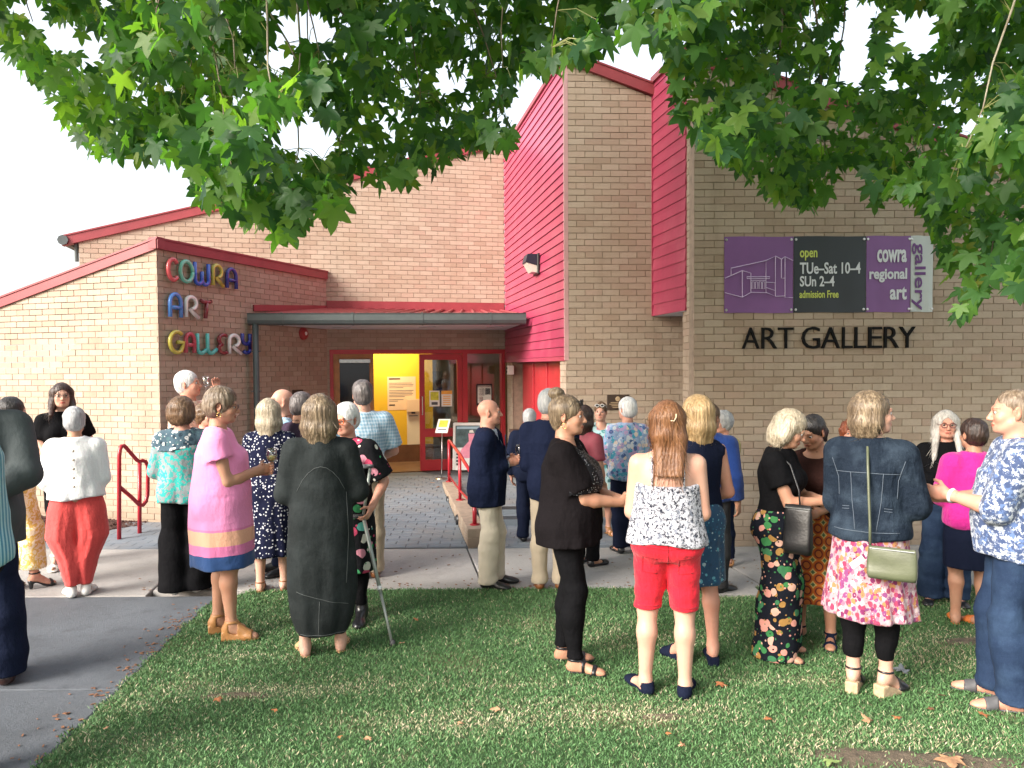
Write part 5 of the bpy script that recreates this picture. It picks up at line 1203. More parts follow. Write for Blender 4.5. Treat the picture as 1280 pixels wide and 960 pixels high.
def top(b, h, p, seed):
    """shirts, tops, jackets, and the upper part of dresses"""
    off, hem, sl = p.get('off', .016), p.get('hem', .92), p.get('sl', .6)
    lo, hi = bounds(b, hem - .10 if 'skirt' not in p else p['skirt'][0][0] - .06, 1.62); F = Field(lo, hi, h)
    zt, ax, ay, cy = b.tz()
    b.torso(F, off, .035, z0=hem if 'skirt' not in p else p.get('waist', 1.02), bust=p.get('bust', True))
    if 'drape' in p:             # straight hanging body: wide ease from chest to hem
        e0, e1 = p['drape']; zz = np.array([hem, (hem + 1.25) / 2, 1.27]); A = np.array([max(np.interp(hem, zt, ax), np.interp(.95, zt, ax)) + e1, np.interp(1.1, zt, ax) + (e0 + e1) / 2 + .012, np.interp(1.27, zt, ax) + e0]); Bv = np.array([np.interp(max(hem, .9), zt, ay) + e1 + .02, np.interp(1.1, zt, ay) + (e0 + e1) / 2 + .035, np.interp(1.27, zt, ay) + e0 + .012])
        F.prof(zz, A, Bv, 0, np.array([.012, .004, .010]) - b.belly * .4, .03, fold_fn(p.get('fn', 9), p.get('fa', .05) * 1.35, hem, 1.25, seed))
    if 'skirt' in p:
        sk = p['skirt']; F.prof([q[0] for q in sk], [q[1] for q in sk], [q[2] for q in sk], [q[4] if len(q) > 4 else 0 for q in sk], [q[3] for q in sk], .04, fold_fn(p.get('fn', 9), p.get('fa', .05), sk[0][0], p.get('fz', 1.1), seed))
    if 'skirt' in p or hem < .95:
        for sd in (-1, 1): F.ell((sd * .075 * b.g, .055 * b.g, .905), (.085 * b.g + off, .072 * b.g + off, .09 + off), .06)
    for sd in (-1, 1):
        u = sl if not isinstance(sl, dict) else sl[sd]
        if u > 0: b.arm(F, sd, off * .9 + p.get('sease', 0), u, .03, p.get('sex', .008), True)
        else: F.cone(b.sh[sd] + [sd * .0, 0, .0], b.sh[sd] + [0, 0, -.05], .05, .06, .01, 's')
    if p.get('collar'):
        F.prof([1.385, 1.42, 1.458], [.085, .074, .070], [.082, .073, .070], 0, [.022, .02, .016], .012)
    crumple(F, p.get('cr', .006), seed, p.get('cf', 15))
    if 'seams' in p:             # raised stitched lines
        pass
    nk = p.get('neck', (.072, .072, .05, .016, 1.465)); F.ell((0, nk[3], nk[4]), (nk[0], nk[1], nk[2]), .008, None, 's')
    if 'bare' in p:              # strap top: cut above a line
        zb, zf = p['bare']; F.cut(lambda x, y, z: z - (zf + (zb - zf) * np.clip((y + .08) / .18, 0, 1)) + 0 * x)
    if 'vee' in p:
        w, zv, zn = p['vee']; F.cut(lambda x, y, z: np.where((y < .0) & (z > zv - .02), w * np.clip((z - zv) / (zn - zv), -.2, 1.2) - np.abs(x), -1.0))
    if 'open' in p:
        F.cut(lambda x, y, z: np.where((y < -.02), p['open'] * (.6 + .6 * np.clip((1.2 - z) * 2, 0, 1)) - np.abs(x), -1.0) + 0 * z)
    if 'skirt' not in p:
        sw = p.get('sweep', 0); F.cut(lambda x, y, z: (hem + .012 * np.sin(x * 14 + seed) - sw * np.clip(y * 8, -1, 1)) - z)
    return F.net(1)
def skirt(b, h, p, seed):
    sk = p['skirt']; lo, hi = bounds(b, sk[0][0] - .06, sk[-1][0] + .1); F = Field((min(lo[0], -.5), -.45, lo[2]), (max(hi[0], .5), .45, hi[2]), h)
    F.prof([q[0] for q in sk], [q[1] for q in sk], [q[2] for q in sk], [q[4] if len(q) > 4 else 0 for q in sk], [q[3] for q in sk], .03, fold_fn(p.get('fn', 9), p.get('fa', .05), sk[0][0], sk[-1][0], seed))
    b_ = p.get('butt', .015)
    for sd in (-1, 1): F.ell((sd * .075 * b.g, .055 * b.g, .905), (.085 * b.g + b_, .072 * b.g + b_, .09 + b_), .05)
    crumple(F, p.get('cr', .004), seed, 14)
    F.cut(lambda x, y, z: sk[0][0] + .008 * np.sin(x * 17 + y * 11 + seed) - z); return F.net(1)
def trousers(b, h, p, seed):
    hem, off, fl = p.get('hem', .06), p.get('off', .016), p.get('flare', .015); w = p.get('waist', 1.03)
    lo, hi = bounds(b, hem - .1, w + .06); F = Field(lo, hi, h)
    b.torso(F, off, .03, z1=w, bust=False)
    for sd in (-1, 1):
        b.leg(F, sd, off, .03, flare=fl)
        if fl > .02: F.cone(b.kn[sd], [*b.an[sd][:2], hem], .06 * b.g ** .5 + off + fl * .5, .05 + off + fl, .03)
        if p.get('break'): F.ell([b.an[sd][0], b.an[sd][1] - .01, hem + .045], (.05 + off + fl * .6, .058 + off + fl * .6, .035), .03)
        F.cone(b.an[sd], [*b.an[sd][:2], min(hem, .05) - .06], .04 + off + fl, .045 + off + fl, .02)
    am = p.get('cr', .006)
    F.disp(lambda x, y, z: am * wob(x * .6, y * .6, z * 1.6, 20, seed, 6) * (1 + .8 * np.exp(-((z - .48) / .08) ** 2) + 1.0 * np.exp(-((z - hem - .06) / .07) ** 2)))
    F.cut(lambda x, y, z: np.maximum(hem - z, z - w)); return F.net(1)
def harem(b, h, p, seed):
    F = Field((-.42, -.36, .02), (.42, .36, 1.1), h)
    for sd in (-1, 1):
        c = np.array([b.an[sd][0] * .9, b.an[sd][1], 0]); F.prof([.10, .16, .34, .55, .80, 1.03], [.052, .066, .105, .14, .15, .115], [.06, .07, .105, .13, .135, .115], [c[0], c[0], c[0] * 1.1, sd * .115, sd * .085, sd * .06], [c[1], c[1], .02, .02, .015, .01], .012, fold_fn(8, .10, .1, 1.05, seed + sd))
    crumple(F, .007, seed, 18, 1.0, .5); F.cut(lambda x, y, z: np.maximum(.105 - z, z - 1.04)); return F.net(1)
def shoe(b, sd, h, style):
    an, d = b.an[sd], b.fd[sd]; gz = -b.lift; p_ = np.array([-d[1], d[0], 0])
    F = Field((an[0] - .30, an[1] - .30, gz - .03), (an[0] + .30, an[1] + .30, .30), h)
    heel, ball, toe = b.foot(F, sd, .007 if style != 'boot' else .010)
    s_ = lambda x, y, z: (x - an[0]) * d[0] + (y - an[1]) * d[1] + 0 * z
    sole = lambda x, y, z: z - (gz + .016 + (b.lift * np.clip(1 - (s_(x, y, z) + .02) / .14, 0, 1)))
    if style == 'boot':
        F.cone(an - [0, 0, .01], an + [0, 0, .10], .046, .050, .02, flat=True)
    elif style == 'closed':
        F.cut(lambda x, y, z: z - .085 + 0 * x + 0 * y)
    elif style == 'flat':
        F.cut(lambda x, y, z: np.maximum(z - .058 - .02 * (s_(x, y, z) < -.02), np.where((s_(x, y, z) > -.015) & (s_(x, y, z) < .112), z - .030, -1)))
    elif style in ('sandal', 'slide', 'heel', 'wedge', 'strap', 'mule', 'peep'):
        bands = dict(sandal=[(.13, .014), (.06, .010)], slide=[(.115, .032)], heel=[(.135, .014)], wedge=[(.115, .034)], strap=[(.14, .010)], mule=[(.125, .045)], peep=[(.095, .05)])[style]
        def keep(x, y, z):
            q = s_(x, y, z); m = sole(x, y, z)
            for c, w in bands: m = np.minimum(m, np.maximum(np.abs(q - c) - w, z - .16))
            if style in ('sandal', 'heel', 'wedge', 'strap', 'peep'):
                m = np.minimum(m, np.abs(z - .088 + .0 * q) - (.008 if style != 'peep' else .011)); 
            if style in ('peep',): m = np.minimum(m, np.maximum(q + .01, z - .075))
            return m
        F.cut(keep)
    if style == 'wedge_sole' or (b.lift > .02 and style not in ('heel', 'boot', 'wedge')):
        F.put(lambda x, y, z: np.maximum(np.maximum(np.abs((x - an[0]) * p_[0] + (y - an[1]) * p_[1]) - .036 + 0 * z, np.abs(s_(x, y, z) - .05) - .115), np.maximum(sole(x, y, z) - .002, gz - z)) * .9, (an[0] - .2, an[1] - .2, gz - .03), (an[0] + .2, an[1] + .2, .06), .008)
    if style in ('heel', 'boot') and b.lift > .01: F.cone([*heel[:2], gz - .01], heel - [0, 0, .02], .014 if style == 'heel' else .026, .024 if style == 'heel' else .03, .01)
    if style == 'wedge_sole': F.cut(lambda x, y, z: sole(x, y, z))
    F.cut(lambda x, y, z: gz - z + .001); return F.net(1)

# ------------------------------------------------------------------ assembling one person
def put_mesh(name, P, Fq, mat, root, b, S, smooth=True, **kw):
    P = np.array(P, float)
    if b is not None:
        if b.lean: P[:, 1] -= b.lean * np.maximum(P[:, 2] - .88, 0) ** 1.15
        P[:, 2] += b.lift
    return obj(name, mesh(name, P * S, Fq, mat, smooth, **kw), root)
def lathe_geo(prof, c, n=14):
    q = MB(); q.lathe(prof, c, n); return q
PCOUNT = [0]
def wine_glass(pos, label, fill=None, S=1.0):
    g_ = empty('wine_glass', pos, rng.uniform(0, 3), label, 'wine glass', 'wine glasses held by guests')
    q = MB(); q.lathe([(.001, -.098), (.034, -.098), (.034, -.096), (.008, -.092), (.0042, -.085), (.0042, -.02), (.008, -.01), (.001, -.008)], (0, 0, 0), 16); q.build('stem', M_WINEGLASS, g_, True)
    q = MB(); q.lathe([(.004, -.012), (.022, -.004), (.035, .016), (.039, .040), (.036, .065), (.031, .092), (.0295, .092), (.0345, .065), (.0375, .040), (.0335, .018), (.02, .0), (.002, -.006)], (0, 0, 0), 18); q.build('bowl', M_WINEGLASS, g_, True)
    if fill: q = MB(); q.lathe([(.001, -.003), (.019, .001), (.0325, .019), (.0362, .038), (.001, .038)], (0, 0, 0), 16); q.build('wine', fill, g_, True)
    return g_
M_REDWINE = plain('rose_wine', (.45, .03, .05), .1, .05, 5, 0); M_WHITEWINE = plain('pale_wine', (.60, .50, .18), .1, .05, 5, 0)
def person(label, at, ytop, th, body, skin, hair, clothes, shoes=None, face=True, glasses=None, brow=(.42, .34, .30), lips=(.82, .50, .48), z0=0.0, earring=False, torso_off=-.008, group=None, hz=None, fine=1.0):
    PCOUNT[0] += 1; seed = PCOUNT[0]
    g0 = gnd(at[0], at[1], z0); dist = g0[1]; ht = dep(at[0], ytop, dist + .0)[2] - z0
    if dist > 6.9: fine *= 1.28
    hb = min(.020, max(.0115, dist * .0025)) * fine; hh = min(.0085, max(.0045, dist * .00104)) * fine
    b = Body(**body); S = (hz or ht) / (1.70 + b.lift) 
    th = th - math.degrees(math.atan((at[0] - 640) / FPX))
    root = empty('person', (g0[0], g0[1], z0), math.radians(th), label, 'person', group)
    # the body: one mesh, coarse trunk and limbs, finer head and hands
    def build(F, what):
        if what in ('all',): b.torso(F, torso_off, .04)
        if what in ('all', 'head'): b.head(F, **{k: body_face.get(k) for k in body_face})
        for sd in (-1, 1):
            if what in ('all', sd): b.arm(F, sd); b.hand(F, sd)
            if what == 'all': b.leg(F, sd); b.foot(F, sd)
    lo, hi = bounds(b, -.06 - b.lift); F = Field(lo, hi, hb * 1.4); build(F, 'all'); P, Q = F.net(1)
    regs = [(b.hc, .150, 'head', hh)] + [(b.wr[sd] + b.hd[sd] * .075, .128, sd, min(.0078, hh * 1.25)) for sd in (-1, 1)]
    keep = np.ones(len(Q), bool); C = P[Q].mean(1)
    for c, r, _, _ in regs: keep &= np.linalg.norm(C - c, axis=1) > r - .005
    VP, VQ = [P], [Q[keep]]; n = len(P)
    for c, r, what, h in regs:
        Fh = Field(c - r - .03, c + r + .03, h); build(Fh, what)
        if what == 'head' : b.torso(Fh, torso_off, .04)
        p, q = Fh.net(1); cc = p[q].mean(1); q = q[np.linalg.norm(cc - c, axis=1) < r]
        VP.append(p); VQ.append(q + n); n += len(p)
    P = np.concatenate(VP); Q = np.concatenate(VQ); used = np.zeros(len(P), bool); used[Q.ravel()] = True; mp = np.cumsum(used) - 1; P, Q = P[used], mp[Q].astype(np.int32)
    put_mesh('body', P, Q, SK[skin], root, b, S, col=skin_tint(P, b, brow, lips))
    if face:
        for sd in (-1, 1):
            c0 = b.H((sd * .031, -.0778, .000)); vs, fs, mi = [], [], []; f_ = b.HR @ unit((0, -1, -.06)); u_ = b.HR @ np.array([1.0, 0, 0]); w_ = np.cross(f_, u_)
            for i in range(7):
                a = math.pi * .5 * i / 6
                for k in range(10): t = 2 * math.pi * k / 10; vs.append(c0 + .0122 * (f_ * math.cos(a) + math.sin(a) * (u_ * math.cos(t) + w_ * math.sin(t))))
            for i in range(6):
                for k in range(10): fs.append((i * 10 + k, i * 10 + (k + 1) % 10, (i + 1) * 10 + (k + 1) % 10, (i + 1) * 10 + k)); mi.append(1 if i < 3 else 0)
            put_mesh('eye', vs, np.array(fs, np.int32), [M_EYE, M_IRIS], root, b, S, midx=mi)
    if hair:
        st, hm, hp_ = hair; p, q = hair_mesh(b, st, seed, hh * 1.3, hp_)
        o_ = put_mesh('hair', p, q, HAIR[hm], root, b, S)
        if st != 'bald' and len(q):
            n_ = {'short': 240, 'crop': 160, 'bob': 300, 'long': 420, 'bun': 70, 'curly': 200, 'lob': 320}.get(st, 160)
            sv, sf_ = strands(p, q, b, st, seed, n_, {'short': .040, 'crop': .025, 'curly': .03, 'long': .12, 'bun': .03, 'ponytail': .03}.get(st, .07), .0018)
            so_ = put_mesh('loose_strands', sv, sf_, HAIR[hm], o_, b, S, smooth=False); so_['kind'] = 'stuff'
    b.gar = {}
    for i, (nm, kind, p, mat) in enumerate(clothes):
        fn = dict(top=top, skirt=skirt, trousers=trousers, harem=harem)[kind]
        v, q = fn(b, hb * p.get('res', .95), p, seed * 3 + i)
        if len(v): b.gar[nm] = (v, q, put_mesh(nm, v, q, mat, root, b, S))
        if p.get('lapel'):
            for sd in (-1, 1):
                w, zv, zn = p['vee']; L = MB(); off = p['off']
                pts = [(sd * .012, -.140 - b.belly * .9, zv + .01), (sd * (w * .55 + .05), -.128 - b.belly * .4, zv + .17), (sd * (w + .022), -.088, zn - .03), (sd * (w * .96), -.075, zn - .01), (sd * w * .5, -.137 - b.belly * .5, (zv + zn) / 2)]
                L.prism([pts[k] for k in ((0, 1, 2, 3, 4) if sd > 0 else (4, 3, 2, 1, 0))], (0, -.006, 0)); put_mesh('lapel', L.v, L.f, mat, root, b, S, smooth=False)
    if shoes:
        for sd in (-1, 1):
            v, q = shoe(b, sd, min(.009, hh * 1.5), shoes[0])
            if len(v): so = put_mesh('shoe', v, q, shoes[1], root, b, S)
            if len(shoes) > 2: v, q = shoe(b, sd, min(.009, hh * 1.5), 'wedge_sole'); put_mesh('sole', v, q, shoes[2], so, b, S)
    if glasses:
        G = MB(); rw, rh, zc_ = .0245, glasses[1] if len(glasses) > 1 else .019, glasses[2] if len(glasses) > 2 else 0.0
        yo = -.101 if zc_ < .05 else -.080
        for sd in (-1, 1):
            G.tube([b.H((sd * .033 + rw * math.cos(t), yo - .004 + .10 * abs(sd * .033 + rw * math.cos(t)) ** 1.5, zc_ + rh * math.sin(t))) for t in np.linspace(0, 6.283, 15)], glasses[3] if len(glasses) > 3 else .0022, 5, caps=False)
            G.tube([b.H((sd * .057, yo + .004, zc_ + .006)), b.H((sd * .072, yo + .035, zc_ + .006)), b.H((sd * .0815, .005, zc_ + .006 if zc_ < .05 else .02)), b.H((sd * .083, .03, zc_ - .012 if zc_ < .05 else .0))], .0018, 5)
        G.tube([b.H((-.009, yo - .002, zc_ + .005)), b.H((0, yo - .006, zc_ + .008)), b.H((.009, yo - .002, zc_ + .005))], .002, 5)
        go = put_mesh('glasses', G.v, G.f, glasses[0], root, b, S)
        if zc_ > .05:
            for sd in (-1, 1):
                G = MB(); G.lathe([(.001, .002), (rw, .0)], (0, 0, 0), 12); V = np.array(G.v); V = np.stack([sd * .033 + V[:, 0], yo - .003 - V[:, 2], zc_ + V[:, 1] * rh / rw], 1)
                put_mesh('lens', [b.H(x) for x in V], G.f, M_DARK, go, b, S)
    if earring:
        for sd in (-1, 1):
            G = MB(); c = b.H((sd * .083, .008, -.058))
            G.tube([c + np.array([0, .014 * math.cos(t), .017 * math.sin(t)]) for t in np.linspace(0, 6.283, 12)], .0022, 5); put_mesh('earring', G.v, G.f, earring, root, b, S)
    def world(p):
        p = np.array(p, float).copy()
        if b.lean: p[1] -= b.lean * max(p[2] - .88, 0) ** 1.15
        p[2] += b.lift; p = rotz(math.radians(th)) @ (p * S); return p + np.array([g0[0], g0[1], z0])
    b.world, b.S, b.root, b.th = world, S, root, math.radians(th); return b
body_face = {}

from mathutils.bvhtree import BVHTree
def sewn(b, nm, lines, mat, back=True, r=.0024, off=.0015, name='stitching', joined=True):
    """seams, straps or plackets laid on a garment's back (or front); lines are lists of (x, z) in the wearer's frame"""
    v, q, o = b.gar[nm]; T_ = BVHTree.FromPolygons([tuple(x) for x in v], [tuple(int(i) for i in f) for f in q]); sg = 1 if back else -1; M = MB()
    for L in lines:
        L = np.array(L, float); t = np.linspace(0, len(L) - 1, max(6, 6 * (len(L) - 1) + 1)); P = []
        for x, z in zip(np.interp(t, range(len(L)), L[:, 0]), np.interp(t, range(len(L)), L[:, 1])):
            h = T_.ray_cast(Vector((x, sg * 1.0, z)), Vector((0, -sg, 0)))
            if h[0] is not None: P.append(np.array(h[0]) + np.array(h[1]) * off * (1 if h[1].y * sg > 0 else -1))
        if len(P) > 1: M.tube(P, r, 4)
    if M.v: return put_mesh(name, M.v, M.f, mat, o, b, b.S)
def curve(f, n=9): return [f(i / (n - 1)) for i in range(n)]
# ------------------------------------------------------------------ the guests
C = cloth
DEN = C('blue_denim', (.013, .027, .062), 'denim', (.032, .060, .115)); BLK = C('black_cloth', (.0055, .0055, .0065)); NAVY = C('navy_cloth', (.008, .011, .026)); DNAVY = C('dark_navy_wool', (.010, .014, .032), bmp=.35)
BROWNL = plain('brown_leather', (.20, .075, .025), .4, .2, 14, .2); TANL = plain('tan_leather', (.36, .17, .06), .45, .2, 14, .2); BLKL = plain('black_leather', (.012, .012, .014), .3, .2, 12, .15); WHL = plain('white_leather', (.70, .69, .66), .45, .06, 12, .1); ORL = plain('orange_leather', (.55, .15, .03), .45, .15, 12, .1); ESP = plain('espadrille', (.42, .31, .19), .9, .25, 40, .6); LEO = C('leopard_print', (.50, .30, .14), 'dots', (.03, .02, .015), 55, thr=.35); GRYL = plain('grey_sandal', (.075, .075, .08), .6, .2, 12, .1)
GR, RW_ = 'white', M_REDWINE
up = lambda sd: (unit((-sd * .35, -.9, .25)), (0, .1, 1))
def hold(x=.0, y=-.30, z=1.06): return (x, y, z)
def T(name, **p): return (name, 'top', p)
def cl(name, kind, mat, **p): return (name, kind, p, mat)
SHORTN = dict(t=.015)

# 1 far left, cut by the frame
b = person('man in grey blazer with elbow bent, at the far left edge', (-28, 858), 452, 176, dict(sex='m', g=1.1, hands={-1: (-.02, .235, 1.04)}, elbow={-1: (-1.0, .2, -.5)}, feet={-1: (-.13, .02), 1: (.10, -.1)}), 'old', ('short', 'grey', SHORTN), [cl('shirt', 'top', C('pale_blue_shirt', (.36, .48, .60)), sl=1.9, hem=.95, off=.012, collar=True), cl('trousers', 'trousers', DNAVY, hem=.05, flare=.03, off=.02, **{'break': 1}), cl('blazer', 'top', C('charcoal_blazer', (.055, .066, .068), bmp=.18), sl=1.92, hem=.74, off=.034, drape=(.03, .05), collar=True, neck=(.075, .075, .05, .012, 1.475), cr=.005)], ('closed', plain('dark_brown_shoe', (.045, .022, .02), .25, .2, 10, .1)))
person('man in blue striped shirt whose elbow shows at the left edge', (-52, 985), 430, -80, dict(sex='m', g=1.15, belly=.05, hands={1: (.05, -.22, 1.03), -1: 'hang'}, elbow={1: (.35, 1.0, -.3)}), 'old', ('short', 'grey', SHORTN), [cl('shirt', 'top', C('teal_striped_shirt', (.06, .22, .33), 'stripe', (.32, .50, .56), 62, sdir=(.05, 1)), sl=1.15, hem=.86, off=.022, sease=.02, drape=(.02, .03)), cl('trousers', 'trousers', BLK, hem=.05)], ('closed', BLKL), face=False)
# 2
YEL = C('yellow_floral_cotton', (.62, .48, .22), 'blotch', cols=[(.66, .52, .20), (.70, .62, .44), (.58, .40, .10), (.66, .58, .38)], scale=14)
person('dark haired woman in yellow floral trousers and black heels, half hidden at left', (24, 738), 498, 120, dict(sex='f', g=1.05, lift=.06, hands={-1: (-.05, -.22, 1.0), 1: (.16, -.18, .98)}, feet={-1: (-.07, -.1), 1: (.08, .06)}), 'pink', ('bob', 'black', dict(drop=.12)), [cl('blouse', 'top', C('yellow_floral_cotton', (.6, .5, .2)), sl=.6, hem=.90, off=.02), cl('trousers', 'trousers', YEL, hem=.13, flare=.03, off=.022)], ('heel', BLKL))
# 3
person('woman in black with glasses and long dark hair facing the camera at left', (83, 704), 480, 4, dict(sex='f', g=1.05, lift=.04, hands={-1: (-.05, -.19, 1.02), 1: (.13, -.17, 1.04)}, feet={-1: (-.10, -.16), 1: (.07, .06)}), 'fair', ('long', 'darkbrown', dict(drop=.17, len=.24, front=1, fw=.066, t=.010, hairline=.088)), [cl('trousers', 'trousers', BLK, hem=.17, flare=.002, off=.012), cl('blouse', 'top', BLK, sl=.62, hem=.93, off=.018, sex=.02, sease=.008)], ('heel', WHL), glasses=(M_DARK, .017, .0, .0017), lips=(.75, .16, .18))
# 4
b = person('grey cropped woman in white buttoned blouse and coral harem trousers', (99, 744), 511, 176, dict(sex='f', g=1.12, pitch=4, hands={1: (.10, -.20, 1.0), -1: (-.08, -.22, 1.0)}, stance=.06, toe=16), 'tan', ('short', 'grey', dict(t=.018)), [cl('trousers', 'harem', C('coral_crinkle', (.62, .075, .07), bmp=.3)), cl('blouse', 'top', C('white_linen', (.74, .75, .75), var=.04), sl=1.05, hem=.90, off=.024, drape=(.018, .04), sease=.02, sex=.022, fa=.04, cr=.007)], ('peep', WHL))
for i in range(5):
    q = MB(); z_ = 1.335 - i * .078; q.lathe([(.001, .006), (.009, .005), (.010, 0)], (0, 0, 0), 10, ax=[np.array([1.0, 0, 0]), np.array([0, 0, 1.0]), np.array([0, 1.0, 0])])
    put_mesh('button', np.array(q.v) + [0, .192 + .012 * min(i, 3), z_], q.f, plain('horn_button', (.22, .17, .11), .3, .2, 10, 0), b.root, b, b.S)
# 5
TEAL = C('teal_printed_blouse', (.20, .26, .26), 'blotch', cols=[(.20, .25, .25), (.03, .36, .32), (.22, .26, .27), (.05, .30, .28)], scale=11)
b = person('brown bobbed woman in teal patterned blouse seen from behind', (233, 740), 498, 172, dict(sex='f', g=1.05, yaw=-25, hands={1: (.12, -.22, 1.04), -1: (-.08, -.24, 1.05)}), 'pink', ('bob', 'brown', dict(drop=.075, w=.95, t=.02, amp=.006)), [cl('trousers', 'trousers', BLK, hem=.035, flare=.06, off=.022), cl('blouse', 'top', TEAL, sl=1.2, hem=.80, off=.026, drape=(.02, .035), neck=(.095, .09, .06, .03, 1.46))], ('flat', WHL))
b2 = C('dark_floral_yoke', (.05, .09, .12), 'floral', cols=[(.5, .5, .5), (.02, .04, .06), (.6, .62, .6), (.06, .12, .14)], scale=26, thr=.42)
v, q = top(b, .011, dict(sl=.25, hem=1.26, off=.030, neck=(.095, .09, .06, .03, 1.46), drape=(.024, .03)), 15); put_mesh('yoke', v, q, b2, b.root, b, b.S)
# 6, 7
b = person('white haired man in peach shirt drinking from a glass by the brick wall', (243, 694), 465, 55, dict(sex='m', g=1.08, pitch=-6, yaw=18, hands={1: (.075, -.235, 1.50), -1: (-.12, -.2, 1.0)}, elbow={1: (.8, -.2, -.8)}, palm={1: (unit((-.2, .1, 1)), (-.6, .5, .2))}), 'pink', ('short', 'white', dict(t=.012)), [cl('trousers', 'trousers', NAVY, hem=.05), cl('shirt', 'top', C('peach_shirt', (.66, .46, .36)), sl=1.9, hem=.86, off=.018, collar=True, drape=(.015, .02))], ('closed', BLKL))
w_ = b.H((.0, -.135, -.03)); wine_glass(b.world(w_ + np.array([0, -.02, 0])), 'small wine glass tipped at the lips of the white haired man')
person('brown curly haired woman in orange top peeping over a pink shoulder', (262, 706), 506, 48, dict(sex='f', g=1.05, hands={1: (.1, -.25, 1.05)}), 'pink', ('curly', 'brown', dict(amp=.004)), [cl('skirt', 'trousers', NAVY, hem=.1), cl('top', 'top', C('orange_jersey', (.72, .16, .06)), sl=.7, hem=.88, off=.018)], ('flat', BLKL))
# 8 pink dress
PINK = C('pink_linen_bands', (.8, .3, .5), 'bands', stops=[(0, (.03, .075, .21)), (.62, (.72, .20, .40)), (.69, (.80, .42, .28)), (.785, (.72, .20, .40)), (.80, (.80, .27, .50)), (1.0, (.80, .265, .495))], bmp=.22)
b = person('woman in pink linen dress with orange and blue hem bands holding a glass', (280, 796), 487, 84, dict(sex='f', g=1.22, lift=.045, lean=.02, pitch=6, hands={-1: (-.03, -.25, 1.13), 1: (.05, -.26, 1.11)}, curl=.75, feet={-1: (-.09, -.06, 8), 1: (.09, .05, 8)}, palm={-1: (unit((.45, -.85, .1)), (0, .2, 1))}), 'tan', ('short', 'greybrown', dict(t=.021, amp=.007, hairline=.085)), [cl('dress', 'top', PINK, sl=.42, sease=.012, sex=.018, waist=1.0, off=.018, neck=(.085, .085, .05, .0, 1.455), skirt=[(.475, .225, .215, -.005), (.72, .235, .215, .0), (.95, .232, .205, .005), (1.10, .205, .19, .0), (1.25, .185, .165, .0)], fn=7, fa=.035, cr=.008)], ('peep', TANL), glasses=(plain('brown_frame', (.10, .04, .03), .3, .1, 5, 0), .016, .001, .0018), earring=M_GOLD)
wine_glass(b.world(b.grip(-1) + [.0, -.02, .045]), 'wine glass held by the woman in the pink dress', M_WHITEWINE)
# 9
DOTS = C('navy_dotted_crepe', (.010, .012, .032), 'dots', (.55, .56, .60), 42, thr=.30)
person('blond bobbed woman in navy dress with white dots seen from behind', (341, 738), 500, 168, dict(sex='f', g=1.08, yaw=-12, hands={1: (.10, -.24, 1.08), -1: (-.08, -.24, 1.08)}, stance=.10), 'fair', ('lob', 'greyblond', dict(drop=.185, w=1.05, t=.014)), [cl('dress', 'top', DOTS, sl=.75, off=.018, waist=1.0, skirt=[(.33, .235, .20, .01), (.55, .215, .185, .01), (.93, .19, .155, .012), (1.06, .15, .12, .01)], fn=9, fa=.06)], ('sandal', BROWNL))
# 10, 11
person('bald bearded man in light blue shirt looking left in profile', (352, 716), 487, -78, dict(sex='m', g=1.02, pitch=-4, hands={1: (.05, -.26, 1.06)}), 'old', ('bald', 'grey', dict(t=.001)), [cl('trousers', 'trousers', NAVY, hem=.05), cl('shirt', 'top', C('light_blue_shirt', (.30, .50, .66)), sl=1.9, hem=.86, off=.018, collar=True)], ('closed', BLKL))
person('dark haired man in dark plum shirt turned away beside the bald man', (381, 728), 492, 128, dict(sex='m', g=1.05, pitch=8, hands={-1: (-.06, -.26, 1.05)}), 'tan', ('short', 'saltpepper', SHORTN), [cl('trousers', 'trousers', NAVY, hem=.05), cl('shirt', 'top', C('plum_shirt', (.045, .03, .05)), sl=1.9, hem=.84, off=.022, collar=True, drape=(.02, .02))], ('closed', BLKL))
# 12
CHAR = C('charcoal_denim_dress', (.020, .0235, .024), 'denim', (.034, .040, .041), bmp=.22)
b = person('woman in long charcoal dress with leopard print slides seen from behind', (404, 816), 496, 181, dict(sex='f', g=1.04, yaw=-6, hands={1: (.10, -.23, 1.07), -1: (-.13, -.22, 1.02)}, stance=.115, toe=8), 'fair', ('lob', 'ashblond', dict(drop=.185, w=1.05, t=.016, amp=.006)), [cl('dress', 'top', CHAR, sl={1: 1.25, -1: 1.02}, sease=.016, sex=.02, off=.022, waist=1.0, neck=(.078, .078, .05, .02, 1.465), skirt=[(.155, .165, .135, .03), (.26, .20, .165, .025), (.45, .226, .175, .015), (.72, .222, .18, .005), (1.0, .198, .165, .0), (1.20, .168, .145, .005), (1.3, .150, .125, .008)], fn=7, fa=.06, cr=.009)], ('slide', LEO))
seam = plain('pale_stitching', (.10, .11, .11), .9, .1, 30, 0)
sewn(b, 'dress', [curve(lambda t: (-.15 + .30 * t, 1.10 + .16 * math.sin(math.pi * t) ** .8)), [(-.16, 1.08), (-.17, .8), (-.15, .5)], curve(lambda t: (-.16 + .32 * t, .36 + .10 * t)), [(.02, .40), (.03, .16)], curve(lambda t: (-.14 + .28 * t, .175))], seam, r=.0018)
def stitch(b, pts, name='stitching', mat=None, r=.0028):
    q = MB(); q.tube(pts, r, 4); return put_mesh(name, q.v, q.f, mat or seam, b.root, b, b.S)
def surf(b, cx, cz, dirs, R0=.6):
    return None
